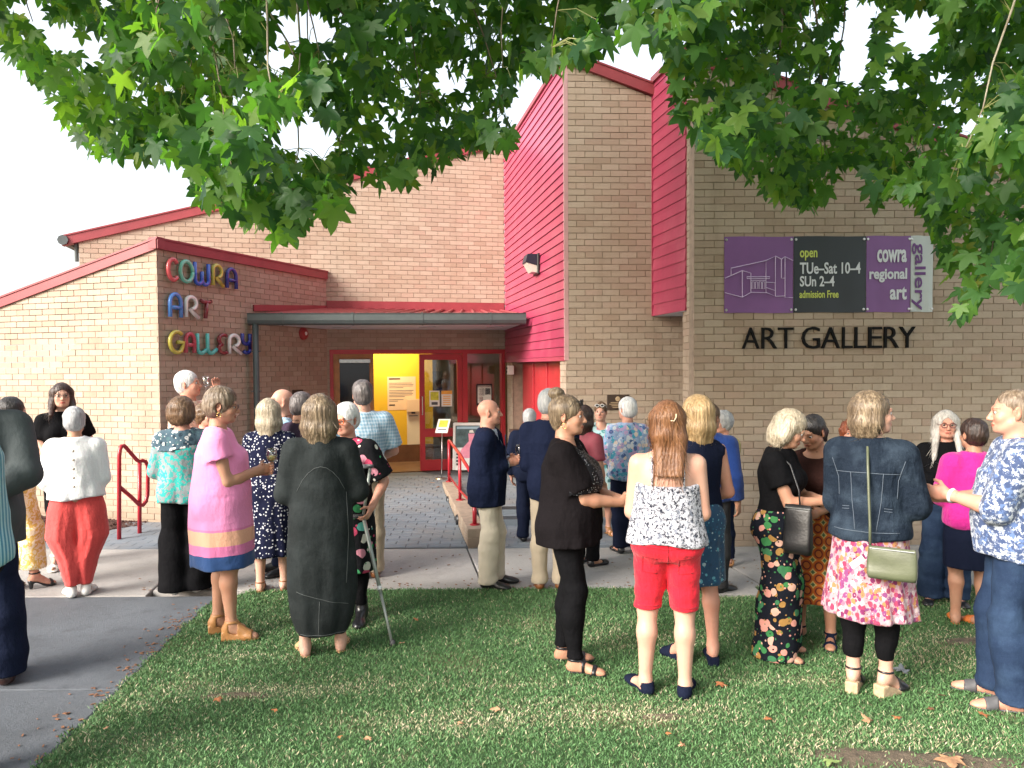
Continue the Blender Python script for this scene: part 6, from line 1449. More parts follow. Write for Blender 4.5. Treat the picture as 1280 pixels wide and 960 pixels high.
# 13
GEO = C('black_floral_silk', (.012, .012, .014), 'floral', cols=[(.62, .60, .52), (.45, .06, .12), (.06, .30, .12), (.012, .012, .014), (.60, .25, .32), (.10, .35, .30)], scale=11, thr=.40)
b = person('white haired woman in orange glasses and floral dress leaning on a crutch', (437, 778), 506, -22, dict(sex='f', g=1.05, pitch=6, yaw=-14, lift=.02, hands={1: (.235, -.10, .92), -1: (-.1, -.24, 1.05)}, curl={1: .85, -1: .5}), 'pink', ('short', 'white', dict(t=.018)), [cl('leggings', 'trousers', BLK, hem=.12, off=.008, flare=.0, waist=.98), cl('dress', 'top', GEO, sl=.85, sease=.02, sex=.02, off=.02, waist=1.0, skirt=[(.40, .215, .18, .01), (.75, .21, .18, .008), (1.0, .18, .15, .008), (1.1, .165, .135, .008)], fn=8, fa=.06)], ('boot', BLKL), glasses=(plain('orange_frame', (.60, .12, .03), .3, .05, 5, 0), .02, .0, .004))
hpt = b.world(b.grip(1)); fp = gnd(491, 808, 0.0)
cru = empty('crutch', (fp[0], fp[1], 0), 0, 'grey metal elbow crutch planted on the grass', 'crutch'); base = np.array([fp[0], fp[1], 0.0]); hv = hpt - base; ud = hv / np.linalg.norm(hv); topc = dep(463, 583, hpt[1] + .03) - base
STL = plain('grey_green_alloy', (.33, .36, .33), .4, .1, 10, .05, metal=.4)
q = MB(); q.tube([ud * .03, ud * .40], .010, 8); q.build('lower_tube', STL, cru, True); q = MB(); q.tube([ud * .36, hv], .0135, 8); q.build('upper_tube', STL, cru, True)
q = MB(); q.tube([hv, topc * .96 + hv * .04], .011, 8); q.build('forearm_tube', STL, cru, True); q = MB(); q.lathe([(.002, 0), (.02, 0), (.018, .03), (.011, .045)], (0, 0, 0), 12); q.build('rubber_foot', GRYL, cru, True)
q = MB(); q.tube([hv, hv + np.array([-.10, -.03, .0])], .016, 8); q.build('handgrip', GRYL, cru, True); q = MB(); q.tube([topc + np.array([.045 * math.cos(t) - .03, .05 * math.sin(t), .0]) for t in np.linspace(-2.4, 2.4, 12)], .011, 6); q.build('cuff', GRYL, cru, True); q = MB(); q.tube([ud * .385, ud * .41], .017, 8); q.build('collar', M_WHITE, cru, True)
# 14
person('tall man in blue check shirt seen from behind at the ramp', (456, 722), 477, 186, dict(sex='m', g=.94, hands={-1: (-.10, -.2, 1.0), 1: (.08, -.24, 1.05)}, elbow={-1: (-1, .5, -.4)}), 'old', ('short', 'saltpepper', dict(t=.014, amp=.007)), [cl('trousers', 'trousers', C('khaki_chino', (.34, .27, .19)), hem=.05, off=.02, flare=.02), cl('shirt', 'top', C('blue_check_shirt', (.20, .34, .46), 'check', (.46, .56, .64), 34), sl=.85, hem=.84, off=.022, drape=(.02, .025), sease=.012, sex=.012, collar=True)], ('closed', BROWNL))
# 15 old man, blazer
BLZ = C('navy_blazer', (.009, .013, .033), bmp=.4)
b = person('bald old man in navy blazer and cream trousers holding a glass by the rail', (611, 732), 500, 82, dict(sex='m', g=1.02, lean=.05, pitch=-2, yaw=8, hands={-1: (-.03, -.19, 1.13), 1: (.05, -.19, 1.15)}, elbow={-1: (-.35, .9, -.6)}, stance=.07, feet={-1: (-.09, .0, 10), 1: (.08, -.05, 10)}, palm={1: (unit((-.5, -.8, .2)), (0, .2, 1))}, curl=.7), 'pink', None, [cl('shirt', 'top', C('striped_business_shirt', (.55, .60, .68), 'stripe', (.30, .38, .52), 55), sl=1.96, hem=.93, off=.012, collar=True), cl('trousers', 'trousers', C('cream_chino', (.56, .50, .40)), hem=.045, off=.014, flare=.022, **{'break': 1}), cl('blazer', 'top', BLZ, sl=1.9, hem=.745, off=.034, drape=(.025, .04), vee=(.085, 1.06, 1.42), collar=True, neck=(.080, .080, .055, .012, 1.478), lapel=1)], ('closed', BLKL))
wine_glass(b.world(b.grip(-1) + [0, -.02, .045]), 'wine glass held by the old man in navy blazer')
tie = MB(); tie.prism([(-.012, -.137, 1.385), (.012, -.137, 1.385), (.03, -.16, 1.08), (0, -.162, 1.03), (-.03, -.16, 1.08)], (0, -.006, 0)); put_mesh('tie', tie.v, tie.f, C('blue_tie', (.03, .05, .13)), b.root, b, b.S, smooth=False)
# 16
person('dark suited person mostly hidden behind the grey haired man in navy', (663, 676), 512, 178, dict(sex='m', g=1.0), 'old', ('short', 'grey', SHORTN), [cl('trousers', 'trousers', DNAVY, hem=.05, flare=.02, off=.02), cl('jacket', 'top', DNAVY, sl=1.9, hem=.78, off=.026, drape=(.02, .02))], ('closed', BLKL))
person('grey haired man in navy jacket and beige trousers seen from behind', (688, 735), 488, 172, dict(sex='m', g=.92, yaw=-22, hands={1: (.12, -.22, 1.05), -1: (-.10, -.24, 1.0)}, elbow={1: (.3, .9, -.5), -1: (-.3, .9, -.5)}), 'pink', ('short', 'grey', dict(t=.014)), [cl('shirt', 'top', C('white_shirt', (.7, .7, .7)), sl=1.97, hem=.93, off=.012, collar=True), cl('trousers', 'trousers', C('beige_chino', (.42, .35, .26)), hem=.05, off=.012, flare=.018), cl('jacket', 'top', BLZ, sl=1.88, hem=.76, off=.024, drape=(.012, .02), collar=True, neck=(.078, .078, .05, .012, 1.472))], ('closed', BROWNL))
# 17
SHEER = C('black_chiffon', (.008, .0065, .0075), bmp=.3); 
SEQ = C('sequin_panel', (.012, .012, .014), 'dots', (.5, .5, .52), 75, thr=.22, rough=.35)
b = person('blond woman with hair bun, sunglasses and black outfit in profile', (712, 833), 497, 80, dict(sex='f', g=1.2, pitch=2, bust=1.18, belly=.03, hands={-1: (-.02, -.32, 1.06), 1: (.05, -.33, 1.06)}, stance=.08, feet={-1: (-.09, -.05, 8), 1: (.09, .06, 8)}, curl=.8, palm={-1: (unit((.4, -.9, 0)), (0, .2, 1)), 1: (unit((-.4, -.9, 0)), (0, .2, 1))}), 'tan', ('bun', 'ashblond', dict(t=.014, amp=.006, bunpos=(0, .078, .135))), [cl('leggings', 'trousers', BLK, hem=.10, off=.010, flare=.004, waist=1.06), cl('blouse', 'top', SHEER, sl=.80, sease=.012, sex=.014, hem=.80, off=.024, drape=(.02, .038), neck=(.10, .10, .07, -.02, 1.455), fa=.03), ], ('sandal', BLKL), glasses=(M_DARK, .020, .085, .0025), earring=M_GOLD)
v, q = top(b, .011, dict(sl=0, hem=1.12, off=.0335, neck=(.10, .10, .09, -.03, 1.445), drape=(.033, .05), fa=.0), 51); m_ = (v[q].mean(1)[:, 1] < -.05) & (v[q].mean(1)[:, 2] > 1.13); put_mesh('sequin_panel', v, q[m_], SEQ, b.root, b, b.S)
wine_glass(b.world((b.grip(-1) + b.grip(1)) / 2 + [0, -.03, .03]), 'wine glass cupped by the blond woman in black')
# 18-20
person('dark haired woman in maroon patterned top behind the blond bun woman', (733, 706), 508, 140, dict(sex='f', g=1.05), 'tan', ('lob', 'darkbrown', dict(drop=.17)), [cl('trousers', 'trousers', BLK, hem=.06), cl('top', 'top', C('maroon_print', (.03, .012, .014), 'floral', cols=[(.18, .05, .04), (.10, .06, .08), (.25, .10, .05), (.02, .02, .03)], scale=38, thr=.4), sl=.8, hem=.86, off=.02)], ('flat', BLKL), face=False)
AQUA = C('aqua_floral_dress', (.38, .56, .58), 'floral', cols=[(.05, .13, .14), (.62, .40, .42), (.10, .32, .34), (.60, .62, .52), (.38, .56, .58), (.55, .22, .25)], scale=14, thr=.42)
b = person('woman in aqua floral dress with sunglasses on her head holding red wine', (752, 668), 504, 10, dict(sex='f', g=1.05, pitch=-2, yaw=-20, hands={1: (.16, -.24, 1.16), -1: (-.08, -.22, 1.0)}, curl=.7), 'old', ('ponytail', 'brown', dict(t=.012)), [cl('dress', 'top', AQUA, sl=1.1, sease=.02, sex=.02, off=.02, waist=1.0, neck=(.08, .09, .12, -.03, 1.47), skirt=[(.42, .25, .21, .0), (.75, .22, .19, .0), (1.0, .185, .155, .005), (1.12, .17, .14, .005)], fa=.07)], ('sandal', TANL), glasses=(M_WHITE, .018, .082, .003))
wine_glass(b.world(b.grip(1) + [0, -.01, .045]), 'glass of red wine held by the woman in aqua dress', M_REDWINE)
BLUF = C('blue_floral_shirt', (.24, .33, .50), 'floral', cols=[(.55, .58, .62), (.06, .11, .26), (.40, .28, .46), (.06, .30, .42), (.30, .40, .58), (.62, .52, .44)], scale=26, thr=.58)
person('short white haired woman in blue floral shirt seen from behind', (784, 690), 499, 196, dict(sex='f', g=1.12, yaw=22, hands={1: (.10, -.23, 1.08), -1: (-.10, -.2, 1.0)}), 'pink', ('short', 'white', dict(t=.022)), [cl('trousers', 'trousers', NAVY, hem=.06, off=.02, flare=.02), cl('shirt', 'top', BLUF, sl=1.45, sease=.014, hem=.82, off=.024, drape=(.02, .03), collar=True)], ('flat', BLKL))
# 21
CAMI = C('black_white_camisole', (.48, .48, .53), 'speckle', (.015, .017, .03), 58, cols=[(.15, .165, .21)])
b = person('long haired woman in red shorts and patterned strap top from behind', (834, 868), 503, 182, dict(sex='f', g=1.16, yaw=14, bust=1.1, hands={1: (.13, -.22, .95), -1: (-.11, -.22, 1.0)}, elbow={1: (.45, .9, -.4), -1: (-.45, .9, -.4)}, stance=.115, feet={1: (.125, .0, 30), -1: (-.10, .02, 10)}, curl=.6), 'fair', ('long', 'auburn', dict(drop=.14, len=.36, t=.010, off=.02, w=.82)), [cl('shorts', 'trousers', C('red_cotton_shorts', (.60, .012, .03), bmp=.35), hem=.50, off=.014, flare=.018, waist=.99, cr=.005), cl('camisole', 'top', CAMI, sl=0, hem=.90, off=.016, drape=(.004, .028), bare=(1.235, 1.28), fn=11, fa=.04, neck=(.06, .05, .05, .02, 1.47))], ('flat', NAVY), torso_off=0.0)
for sd in (-1, 1):
    z_, ax_, ay_, cy_ = b.tz(); pts = []
    for zz, yy in ((1.23, None), (1.30, None), (1.355, None), (1.40, .055), (1.408, .02), (1.39, -.04), (1.33, -.09)):
        pts.append((sd * (.088 - .0 * zz), yy if yy is not None else float(np.interp(zz, z_, cy_) + np.interp(zz, z_, ay_) * .90 + .010), zz))
    q = MB(); q.tube(pts, .006, 6); put_mesh('strap', q.v, q.f, CAMI, b.root, b, b.S)
q = MB(); cc = b.H((-.015, .135, .035)); q.tube([cc + np.array([.0, .004, .02]), cc, cc + np.array([.012, .004, -.02]), cc + np.array([.03, 0, -.018])], .004, 6); put_mesh('hair_clip', q.v, q.f, plain('tortoise_cream', (.60, .45, .30), .3, .2, 20, 0), b.root, b, b.S)
sewn(b, 'shorts', [[(-.17, .905), (0, .885), (.17, .905)], [(0, .97), (.0, .78)], [(-.19, .528), (-.05, .528)], [(.05, .528), (.19, .528)], [(-.14, .84), (-.06, .825), (-.06, .73), (-.14, .74)], [(.06, .825), (.14, .84), (.14, .74), (.06, .73)]], C('red_seam', (.30, .006, .015)), r=.0022)
# 22-24
person('blond woman in denim skirt and navy mules half hidden behind red shorts', (869, 828), 496, 206, dict(sex='f', g=1.0, lift=.045, yaw=20, hands={1: (.12, -.22, 1.05), -1: (-.12, -.2, 1.0)}, feet={-1: (-.10, .05, 20), 1: (.08, -.03, 20)}), 'pink', ('lob', 'blond', dict(drop=.17, t=.012)), [cl('skirt', 'skirt', C('blue_print_denim', (.02, .06, .12), 'floral', cols=[(.02, .10, .18), (.10, .28, .36), (.02, .05, .10), (.3, .4, .45)], scale=24), skirt=[(.50, .19, .165, .01), (.8, .185, .155, .012), (1.02, .15, .12, .01)]), cl('top', 'top', NAVY, sl=0, hem=.95, off=.016)], ('mule', NAVY))
person('person in royal blue jacket and grey trousers behind the blond woman', (888, 740), 506, 150, dict(sex='m', g=1.0), 'tan', ('short', 'brown', SHORTN), [cl('trousers', 'trousers', C('charcoal_trouser', (.035, .035, .037)), hem=.06, off=.02, flare=.02), cl('jacket', 'top', C('royal_blue_jacket', (.010, .035, .16)), sl=1.9, hem=.86, off=.026, drape=(.02, .02))], ('closed', BLKL), face=False)
OLV = C('mustard_leaf_blouse', (.36, .29, .12), 'floral', cols=[(.16, .11, .04), (.40, .34, .17), (.24, .18, .06), (.46, .40, .22)], scale=20, thr=.42)
person('grey curly haired woman in mustard leaf print blouse by the brick wall', (902, 706), 515, -52, dict(sex='f', g=1.1, pitch=4, hands={1: (.06, -.24, 1.10), -1: (-.06, -.24, 1.08)}), 'pink', ('curly', 'grey', dict(amp=.004)), [cl('trousers', 'trousers', NAVY, hem=.09, off=.016, flare=.01), cl('blouse', 'top', OLV, sl=1.8, sease=.018, hem=.86, off=.024, drape=(.02, .03), neck=(.08, .085, .06, -.01, 1.465))], ('flat', TANL))
# 25
FLO = C('black_disc_floral', (.010, .012, .018), 'floral', cols=[(.010, .012, .018), (.62, .28, .23), (.05, .20, .07), (.010, .012, .018), (.34, .19, .06), (.05, .17, .08), (.60, .36, .28)], scale=20, thr=.52, var=.05)
b = person('blond woman in black top and bold floral trousers bowing her head', (973, 818), 512, 76, dict(sex='f', g=1.08, pitch=24, yaw=10, lean=.03, hands={-1: (-.02, -.31, 1.10), 1: (.08, -.32, 1.08)}, curl={-1: .75, 1: .6}, stance=.08, palm={-1: (unit((.3, -.95, .05)), (0, .2, 1))}), 'tan', ('bob', 'greyblond', dict(drop=.115, w=1.0, t=.018, amp=.006)), [cl('trousers', 'trousers', FLO, hem=.02, off=.028, flare=.075), cl('top', 'top', BLK, sl=.55, sease=.008, hem=.93, off=.018)], ('sandal', BLKL), earring=M_GOLD)
wine_glass(b.world(b.grip(-1) + [0, .01, .06]), 'wine glass tilted in the hand of the blond floral trousers woman')
bagm = plain('black_bag_leather', (.010, .010, .011), .35, .2, 14, .3)
def shoulder_bag(b, name, label, pts, bagc, half, mat, rot=0, strap=.006, ties=None):
    """strap points and the bag centre in the wearer's own frame"""
    c = b.world(bagc); o = empty(name, c, b.th + rot, label, 'handbag'); R = rotz(-(b.th + rot))
    q = MB(); q.tube([R @ (b.world(p) - c) for p in pts], strap, 5); q.build('strap', mat, o, True)
    q = MB(); n = 9; vs = []
    for j in range(n):
        fz = j / (n - 1); z_ = -half[2] + 2 * half[2] * fz; th_ = half[1] * (1.15 - .85 * fz) * (.75 + .25 * math.sin(math.pi * min(1, fz * 1.6 + .2))); w_ = half[0] * (1 - .06 * fz + .05 * math.sin(3 * fz))
        if j in (0,): th_ *= .6; w_ *= .96
        for k in range(16):
            t = 2 * math.pi * k / 16; cx, sy = math.cos(t), math.sin(t); ex = .35; vs.append((w_ * math.copysign(abs(cx) ** ex, cx), th_ * math.copysign(abs(sy) ** (.6), sy) + .004 * math.sin(7 * fz + 2 * t), z_ - .012 * (cx ** 2) * (1 - fz) * 0))
    fs = [(j * 16 + k, j * 16 + (k + 1) % 16, (j + 1) * 16 + (k + 1) % 16, (j + 1) * 16 + k) for j in range(n - 1) for k in range(16)] + [tuple(range(16))[::-1], tuple((n - 1) * 16 + k for k in range(16))]
    q.add(vs, fs); q.build('bag_body', mat, o, True)
    q = MB(); q.tube([(-half[0] * .9, -half[1] * .42, half[2] * .86), (half[0] * .9, -half[1] * .42, half[2] * .86)], .003, 5); q.tube([(-half[0] * .9, half[1] * .42, half[2] * .86), (half[0] * .9, half[1] * .42, half[2] * .86)], .003, 5); q.build('zip', M_STEEL, o)
    return o
shoulder_bag(b, 'handbag', 'black woven handbag hanging against the floral trousers', [(-.13, .10, 1.36), (-.12, .02, 1.43), (-.13, -.09, 1.34), (-.17, -.16, 1.18), (-.20, -.18, 1.05)], (-.20, -.17, .93), (.085, .045, .15), bagm, math.radians(80))
# 26, 27
TIL = C('orange_medallion_cotton', (.5, .2, .05), 'tile', cols=[(.06, .12, .05), (.10, .16, .08), (.58, .42, .16), (.46, .14, .02), (.40, .08, .02), (.14, .03, .02), (.45, .13, .03)], scale=38)
b = person('dark haired woman in brown top and orange medallion print skirt', (1018, 798), 518, -14, dict(sex='f', g=1.08, pitch=22, yaw=-18, hands={-1: (-.06, -.28, 1.06), 1: (.1, -.26, 1.02)}, feet={-1: (-.10, -.02, 20), 1: (.13, -.06, 12)}), 'dark', ('ponytail', 'black', dict(t=.010)), [cl('skirt', 'skirt', TIL, skirt=[(.30, .235, .20, .01), (.6, .215, .185, .01), (.95, .185, .155, .012), (1.03, .155, .125, .01)], fn=6, fa=.04), cl('top', 'top', C('dark_brown_jersey', (.028, .012, .010)), sl=.0, hem=.93, off=.018, neck=(.115, .11, .085, -.02, 1.45))], ('sandal', NAVY))
person('red curly haired person hidden behind the denim jacket woman', (1062, 745), 527, 5, dict(sex='f', g=1.0), 'pink', ('curly', 'red', {}), [cl('trousers', 'trousers', NAVY, hem=.06), cl('top', 'top', C('dark_green_jersey', (.02, .05, .05)), sl=.7, hem=.88, off=.018)], ('flat', BLKL))
# 28
DJ = C('faded_denim_jacket', (.011, .017, .028), 'denim', (.038, .055, .078), bmp=.5, rough=.8)
FSK = C('pink_floral_skirt', (.36, .24, .27), 'floral', cols=[(.48, .38, .39), (.26, .035, .085), (.34, .13, .19), (.15, .02, .08), (.42, .29, .31), (.20, .05, .15), (.36, .17, .07), (.28, .04, .08)], scale=46, thr=.62, stretch=(1, 1, .8))
b = person('woman in denim jacket and pink floral skirt wearing wedge sandals from behind', (1086, 868), 492, 172, dict(sex='f', g=1.06, yaw=-62, lift=.06, hands={1: (.06, -.24, 1.10), -1: (-.14, -.24, 1.06)}, elbow={1: (.5, .8, -.6), -1: (-.5, .8, -.6)}, stance=.075, feet={1: (.085, .0, 0), -1: (-.085, -.03, 30)}), 'fair', ('bob', 'ashblond', dict(drop=.115, w=.88, t=.013, amp=.006)), [cl('leggings', 'trousers', BLK, hem=.155, off=.010, flare=.002, waist=1.0), cl('skirt', 'skirt', FSK, skirt=[(.42, .255, .22, .01), (.6, .235, .20, .01), (.90, .20, .17, .014), (.945, .18, .15, .01)], fn=12, fa=.07, butt=.0), cl('jacket', 'top', DJ, sl=1.75, sease=.016, hem=.875, off=.030, drape=(.02, .035), collar=True, neck=(.082, .080, .05, .016, 1.470), fn=5, fa=.03, cr=.009, cf=13)], ('wedge', BLKL, ESP))
pale = plain('denim_stitching', (.10, .125, .16), .9, .1, 30, 0)
sewn(b, 'jacket', [[(-.17, 1.255), (.0, 1.262), (.17, 1.255)], [(-.085, 1.26), (-.075, 1.1), (-.055, .94)], [(.085, 1.26), (.075, 1.1), (.055, .94)], [(-.17, .935), (0, .93), (.17, .935)], [(-.19, 1.33), (-.155, 1.22), (-.15, 1.12)], [(.19, 1.33), (.155, 1.22), (.15, 1.12)], [(-.13, 1.06), (-.09, 1.065)], [(-.13, 1.045), (-.09, 1.05)], [(.13, 1.06), (.09, 1.065)], [(.13, 1.045), (.09, 1.05)]], pale, r=.0018)
olive = plain('olive_leather', (.085, .095, .055), .42, .15, 14, .2)
by = b.backy(.9) + .075
shoulder_bag(b, 'handbag', 'olive green leather crossbody bag on the pink floral skirt', [(.06, -.05, 1.42), (.03, .035, 1.452), (.0, .13, 1.40), (-.01, .185, 1.30), (-.02, .215, 1.15), (-.03, .235, .98), (-.035, .26, .86)], (-.145, .275, .79), (.118, .022, .085), olive, math.radians(0), .008)
cbag = b.world((-.03, .29, .83)); tagm = plain('white_tag', (.72, .72, .74), .5, .05, 5, 0); q = MB(); Rm = rotz(b.th + 1.57); q.box((0, 0, -.07), (.018, .003, .04), [np.array([1.0, 0, 0]), np.array([0, 1.0, 0]), np.array([0, 0, 1.0])], ch=.002); tg = obj('swing_tag', mesh('swing_tag', q.v, q.f, tagm)); tg.location = cbag; tg.rotation_euler = (0, math.radians(55), 0); tag(tg, 'white swing tag hanging from the olive green bag', 'tag')
# 29
b = person('woman with long grey hair and glasses in black sweater and jeans', (1180, 754), 515, 6, dict(sex='f', g=1.0, yaw=4, hands={-1: (-.03, -.24, 1.13), 1: (.11, -.23, 1.08)}, elbow={-1: (-1, .3, -.6)}, palm={-1: (unit((.9, -.4, .12)), (0, -.5, 1))}, curl={-1: .25, 1: .7}, stance=.11), 'pink', ('long', 'silver', dict(drop=.17, len=.36, front=1, fw=.064, t=.011, hairline=.092)), [cl('jeans', 'trousers', DEN, hem=.05, off=.018, flare=.035), cl('sweater', 'top', BLK, sl=1.75, sease=.010, hem=.90, off=.022, drape=(.01, .015))], ('flat', BLKL), glasses=(plain('dark_red_frame', (.10, .015, .015), .3, .05, 5, 0), .019, .0, .003))
wine_glass(b.world(b.grip(1) + [0, -.01, .045]), 'wine glass held by the long grey haired woman', M_REDWINE)
# 30
person('dark short haired woman in magenta cardigan, navy skirt and orange slides', (1212, 782), 526, -152, dict(sex='f', g=1.12, yaw=8, hands={1: (.10, -.26, 1.06), -1: (-.24, -.02, .86)}, stance=.085, feet={1: (.09, -.05, -20), -1: (-.08, .04, -20)}), 'tan', ('short', 'darkbrown', dict(t=.019, amp=.006)), [cl('skirt', 'skirt', NAVY, skirt=[(.50, .215, .185, .01), (.75, .215, .185, .012), (1.02, .165, .13, .01)], fa=.03), cl('cardigan', 'top', C('magenta_knit', (.55, .022, .24), bmp=.45), sl={1: 1.6, -1: 1.05}, sease=.018, sex=.012, hem=.855, off=.026, drape=(.02, .03), sweep=.03)], ('slide', ORL))
# 31
BLW = C('navy_white_floral_shirt', (.05, .075, .16), 'speckle', (.48, .52, .60), 34, cols=[(.10, .16, .33)])
b = person('balding man in navy and white floral shirt and jeans at the right edge', (1260, 880), 488, -82, dict(sex='m', g=1.02, belly=.035, pitch=4, hands={1: (.05, -.30, 1.13), -1: (-.05, -.30, 1.10)}, elbow={1: (.6, .8, -.6)}, palm={1: (unit((-.3, -.95, .1)), (0, .1, 1)), -1: (unit((.3, -.95, .15)), (0, .1, 1))}, curl={1: .35, -1: .3}, stance=.09, feet={1: (.10, .02, 8), -1: (-.09, -.05, 8)}), 'pink', ('crop', 'greybrown', dict(t=.002, hairline=.125, amp=.002)), [cl('jeans', 'trousers', DEN, hem=.05, off=.016, flare=.022, **{'break': 1}), cl('shirt', 'top', BLW, sl=1.1, sease=.018, sex=.016, hem=.80, off=.022, drape=(.012, .022), collar=True, sweep=.02)], ('slide', GRYL))
q = MB(); w = b.wr[1] - unit(b.wr[1] - b.el[1]) * .02; a_ = unit(b.wr[1] - b.el[1]); u_ = unit(np.cross(a_, [0, 0, 1])); v_ = np.cross(u_, a_); q.tube([w + .033 * (u_ * math.cos(t) + v_ * math.sin(t)) for t in np.linspace(0, 6.283, 14)], .009, 6); q.lathe([(.001, .008), (.018, .007), (.020, 0)], w + u_ * .034 * (1 if u_[1] < 0 or True else 1), 12, ax=[a_, v_, u_]); put_mesh('wristwatch', q.v, q.f, M_WHITE, b.root, b, b.S)
# ------------------------------------------------------------------ the plane tree overhead
tr_ = np.random.default_rng(21)
TRK = np.array([3.9, 1.2, 0.0])
tree = empty('plane_tree', TRK, 0, 'leafy plane tree whose lobed leaves hang over the lawn from above', 'tree')
def bark_mat():
    m, nt, b = newmat('plane_bark'); v = coords(nt, (1, 1, .6)); n1 = noise(nt, v, 5, 4); n2 = noise(nt, v, 30, 5)
    r = ramp(nt, [(.35, (.11, .085, .06)), (.5, (.20, .165, .12)), (.62, (.32, .29, .22))]); nt.links.new(n1, r.inputs[0]); nt.links.new(r.outputs[0], b.inputs['Base Color']); b.inputs['Roughness'].default_value = .85; bump(nt, b, n2, .6, .02); return m
M_BARK = bark_mat()
def leaf_mat():
    m, nt, b = newmat('plane_leaf'); at = N(nt, 'ShaderNodeAttribute'); at.attribute_name = 'tone'; oi = N(nt, 'ShaderNodeObjectInfo')
    t = mathn(nt, 'FRACT', mathn(nt, 'ADD', at.outputs['Fac'], mathn(nt, 'MULTIPLY', oi.outputs['Random'], .97)))
    r = ramp(nt, [(0, (.026, .076, .034)), (.3, (.042, .112, .034)), (.6, (.062, .150, .032)), (.85, (.095, .19, .034)), (.99, (.11, .19, .04)), (1, (.16, .18, .04))]); nt.links.new(t, r.inputs[0])
    nt.links.new(r.outputs[0], b.inputs['Base Color']); b.inputs['Roughness'].default_value = .5; b.inputs['Specular IOR Level'].default_value = .35
    out = nt.nodes['Material Output']; tl_ = N(nt, 'ShaderNodeBsdfTranslucent'); nt.links.new(mix(nt, r.outputs[0], (2.3, 2.5, .8), 1.0, 'MULTIPLY'), tl_.inputs[0])
    mx = N(nt, 'ShaderNodeMixShader'); mx.inputs[0].default_value = .52; nt.links.new(b.outputs[0], mx.inputs[1]); nt.links.new(tl_.outputs[0], mx.inputs[2]); nt.links.new(mx.outputs[0], out.inputs['Surface']); return m
M_LEAF = leaf_mat()
def leaf_shape(seed):
    r = np.random.default_rng(seed); pts = []
    lobes = [(-112, .58), (-56, .86), (0, 1.0), (56, .86), (112, .58)]
    pts.append((-150, .16))
    for i, (a, l) in enumerate(lobes):
        l *= r.uniform(.9, 1.08); a += r.uniform(-5, 5)
        pts += [(a - 21, l * .60), (a - 11, l * .78), (a, l), (a + 11, l * .76), (a + 21, l * .58)]
        if i < 4: pts.append(((a + lobes[i + 1][0]) / 2, .42 + .06 * r.uniform()))
    pts.append((150, .16)); pts.append((180, .05))
    P = [(0, 0, 0)]
    for a, l in pts:
        t = math.radians(a); x, y = math.sin(t) * l * .62, math.cos(t) * l * .62
        P.append((x, y + .02, -.16 * abs(x) ** 1.3 - .10 * y * y * (1 if y > 0 else .3) + .02 * math.sin(9 * x + seed)))
    n = len(pts); return np.array(P), [(0, 1 + (i + 1) % n, 1 + i) for i in range(n)]
LEAF = [leaf_shape(i) for i in range(6)]
def simple(L):
    v, f = L; n = len(v) - 1; keep = [0] + [i for i in range(1, n + 1) if (i - 2) % 6 == 2 or (i - 2) % 6 == 5 or i in (1, n)]; v = v[keep]; m = len(v) - 1; return v, [(0, 1 + (i + 1) % m, 1 + i) for i in range(m)]
SIMPLE = [simple(L) for L in LEAF]
# where foliage hangs: lower outline and openings, traced in degrees of view, each spot gets its own distance
OX = [-40, 0, 12, 40, 62, 88, 110, 160, 200, 235, 252, 275, 300, 330, 352, 372, 395, 420, 440, 470, 525, 548, 570, 600, 628, 645, 660, 700, 742, 770, 800, 826, 838, 850, 872, 905, 930, 962, 1000, 1030, 1048, 1078, 1095, 1120, 1150, 1180, 1200, 1222, 1250, 1270, 1320]
OY = [40, 55, 75, 112, 122, 175, 200, 212, 205, 212, 262, 268, 285, 300, 312, 300, 268, 285, 245, 240, 240, 232, 205, 198, 196, 182, 126, 88, 84, 62, 50, 66, 92, 168, 182, 205, 228, 252, 272, 262, 222, 214, 268, 258, 270, 345, 408, 392, 352, 372, 380]
GAPS = [(380, 42, 42, 26), (348, 82, 14, 24), (385, 180, 40, 26), (560, 112, 26, 14), (615, 158, 8, 8), (664, 140, 26, 46), (118, 70, 22, 26), (75, 55, 26, 22), (40, 20, 18, 20), (1070, 66, 24, 56), (1142, 48, 32, 30), (1110, 108, 12, 14), (1215, 162, 14, 10), (1180, 105, 14, 12), (300, 128, 14, 12), (322, 232, 12, 9), (478, 158, 10, 9), (505, 60, 10, 10), (255, 100, 9, 9), (1010, 30, 10, 10), (530, 225, 12, 12), (930, 60, 8, 8), (600, 300, 20, 60)]
def in_crown(x, y):
    if y > np.interp(x, OX, OY) - 2: return False
    for gx, gy, a, b_ in GAPS:
        if ((x - gx) / a) ** 2 + ((y - gy) / b_) ** 2 < 1: return False
    return True
spots = []
tries = 0
while len(spots) < 7600 and tries < 150000:
    tries += 1; x = tr_.uniform(-60, 1340); y = tr_.uniform(-130, 410)
    ok = in_crown(x, max(y + 12, 1))
    if not ok: continue
    right = x > 810
    base = (4.55 if right else 4.35) + .5 * math.sin(x * .012 + 1) + .35 * math.sin(y * .03 + x * .02)
    if wob(x * .01, y * .01, 0, 5.2, 3) < -.5 and tr_.random() < .5: continue
    low = np.interp(x, OX, OY) - y
    if tr_.random() > (.95 if low < 60 else .75): continue
    p = dep(x, y, base + tr_.uniform(-.55, .95)); spots.append(p)
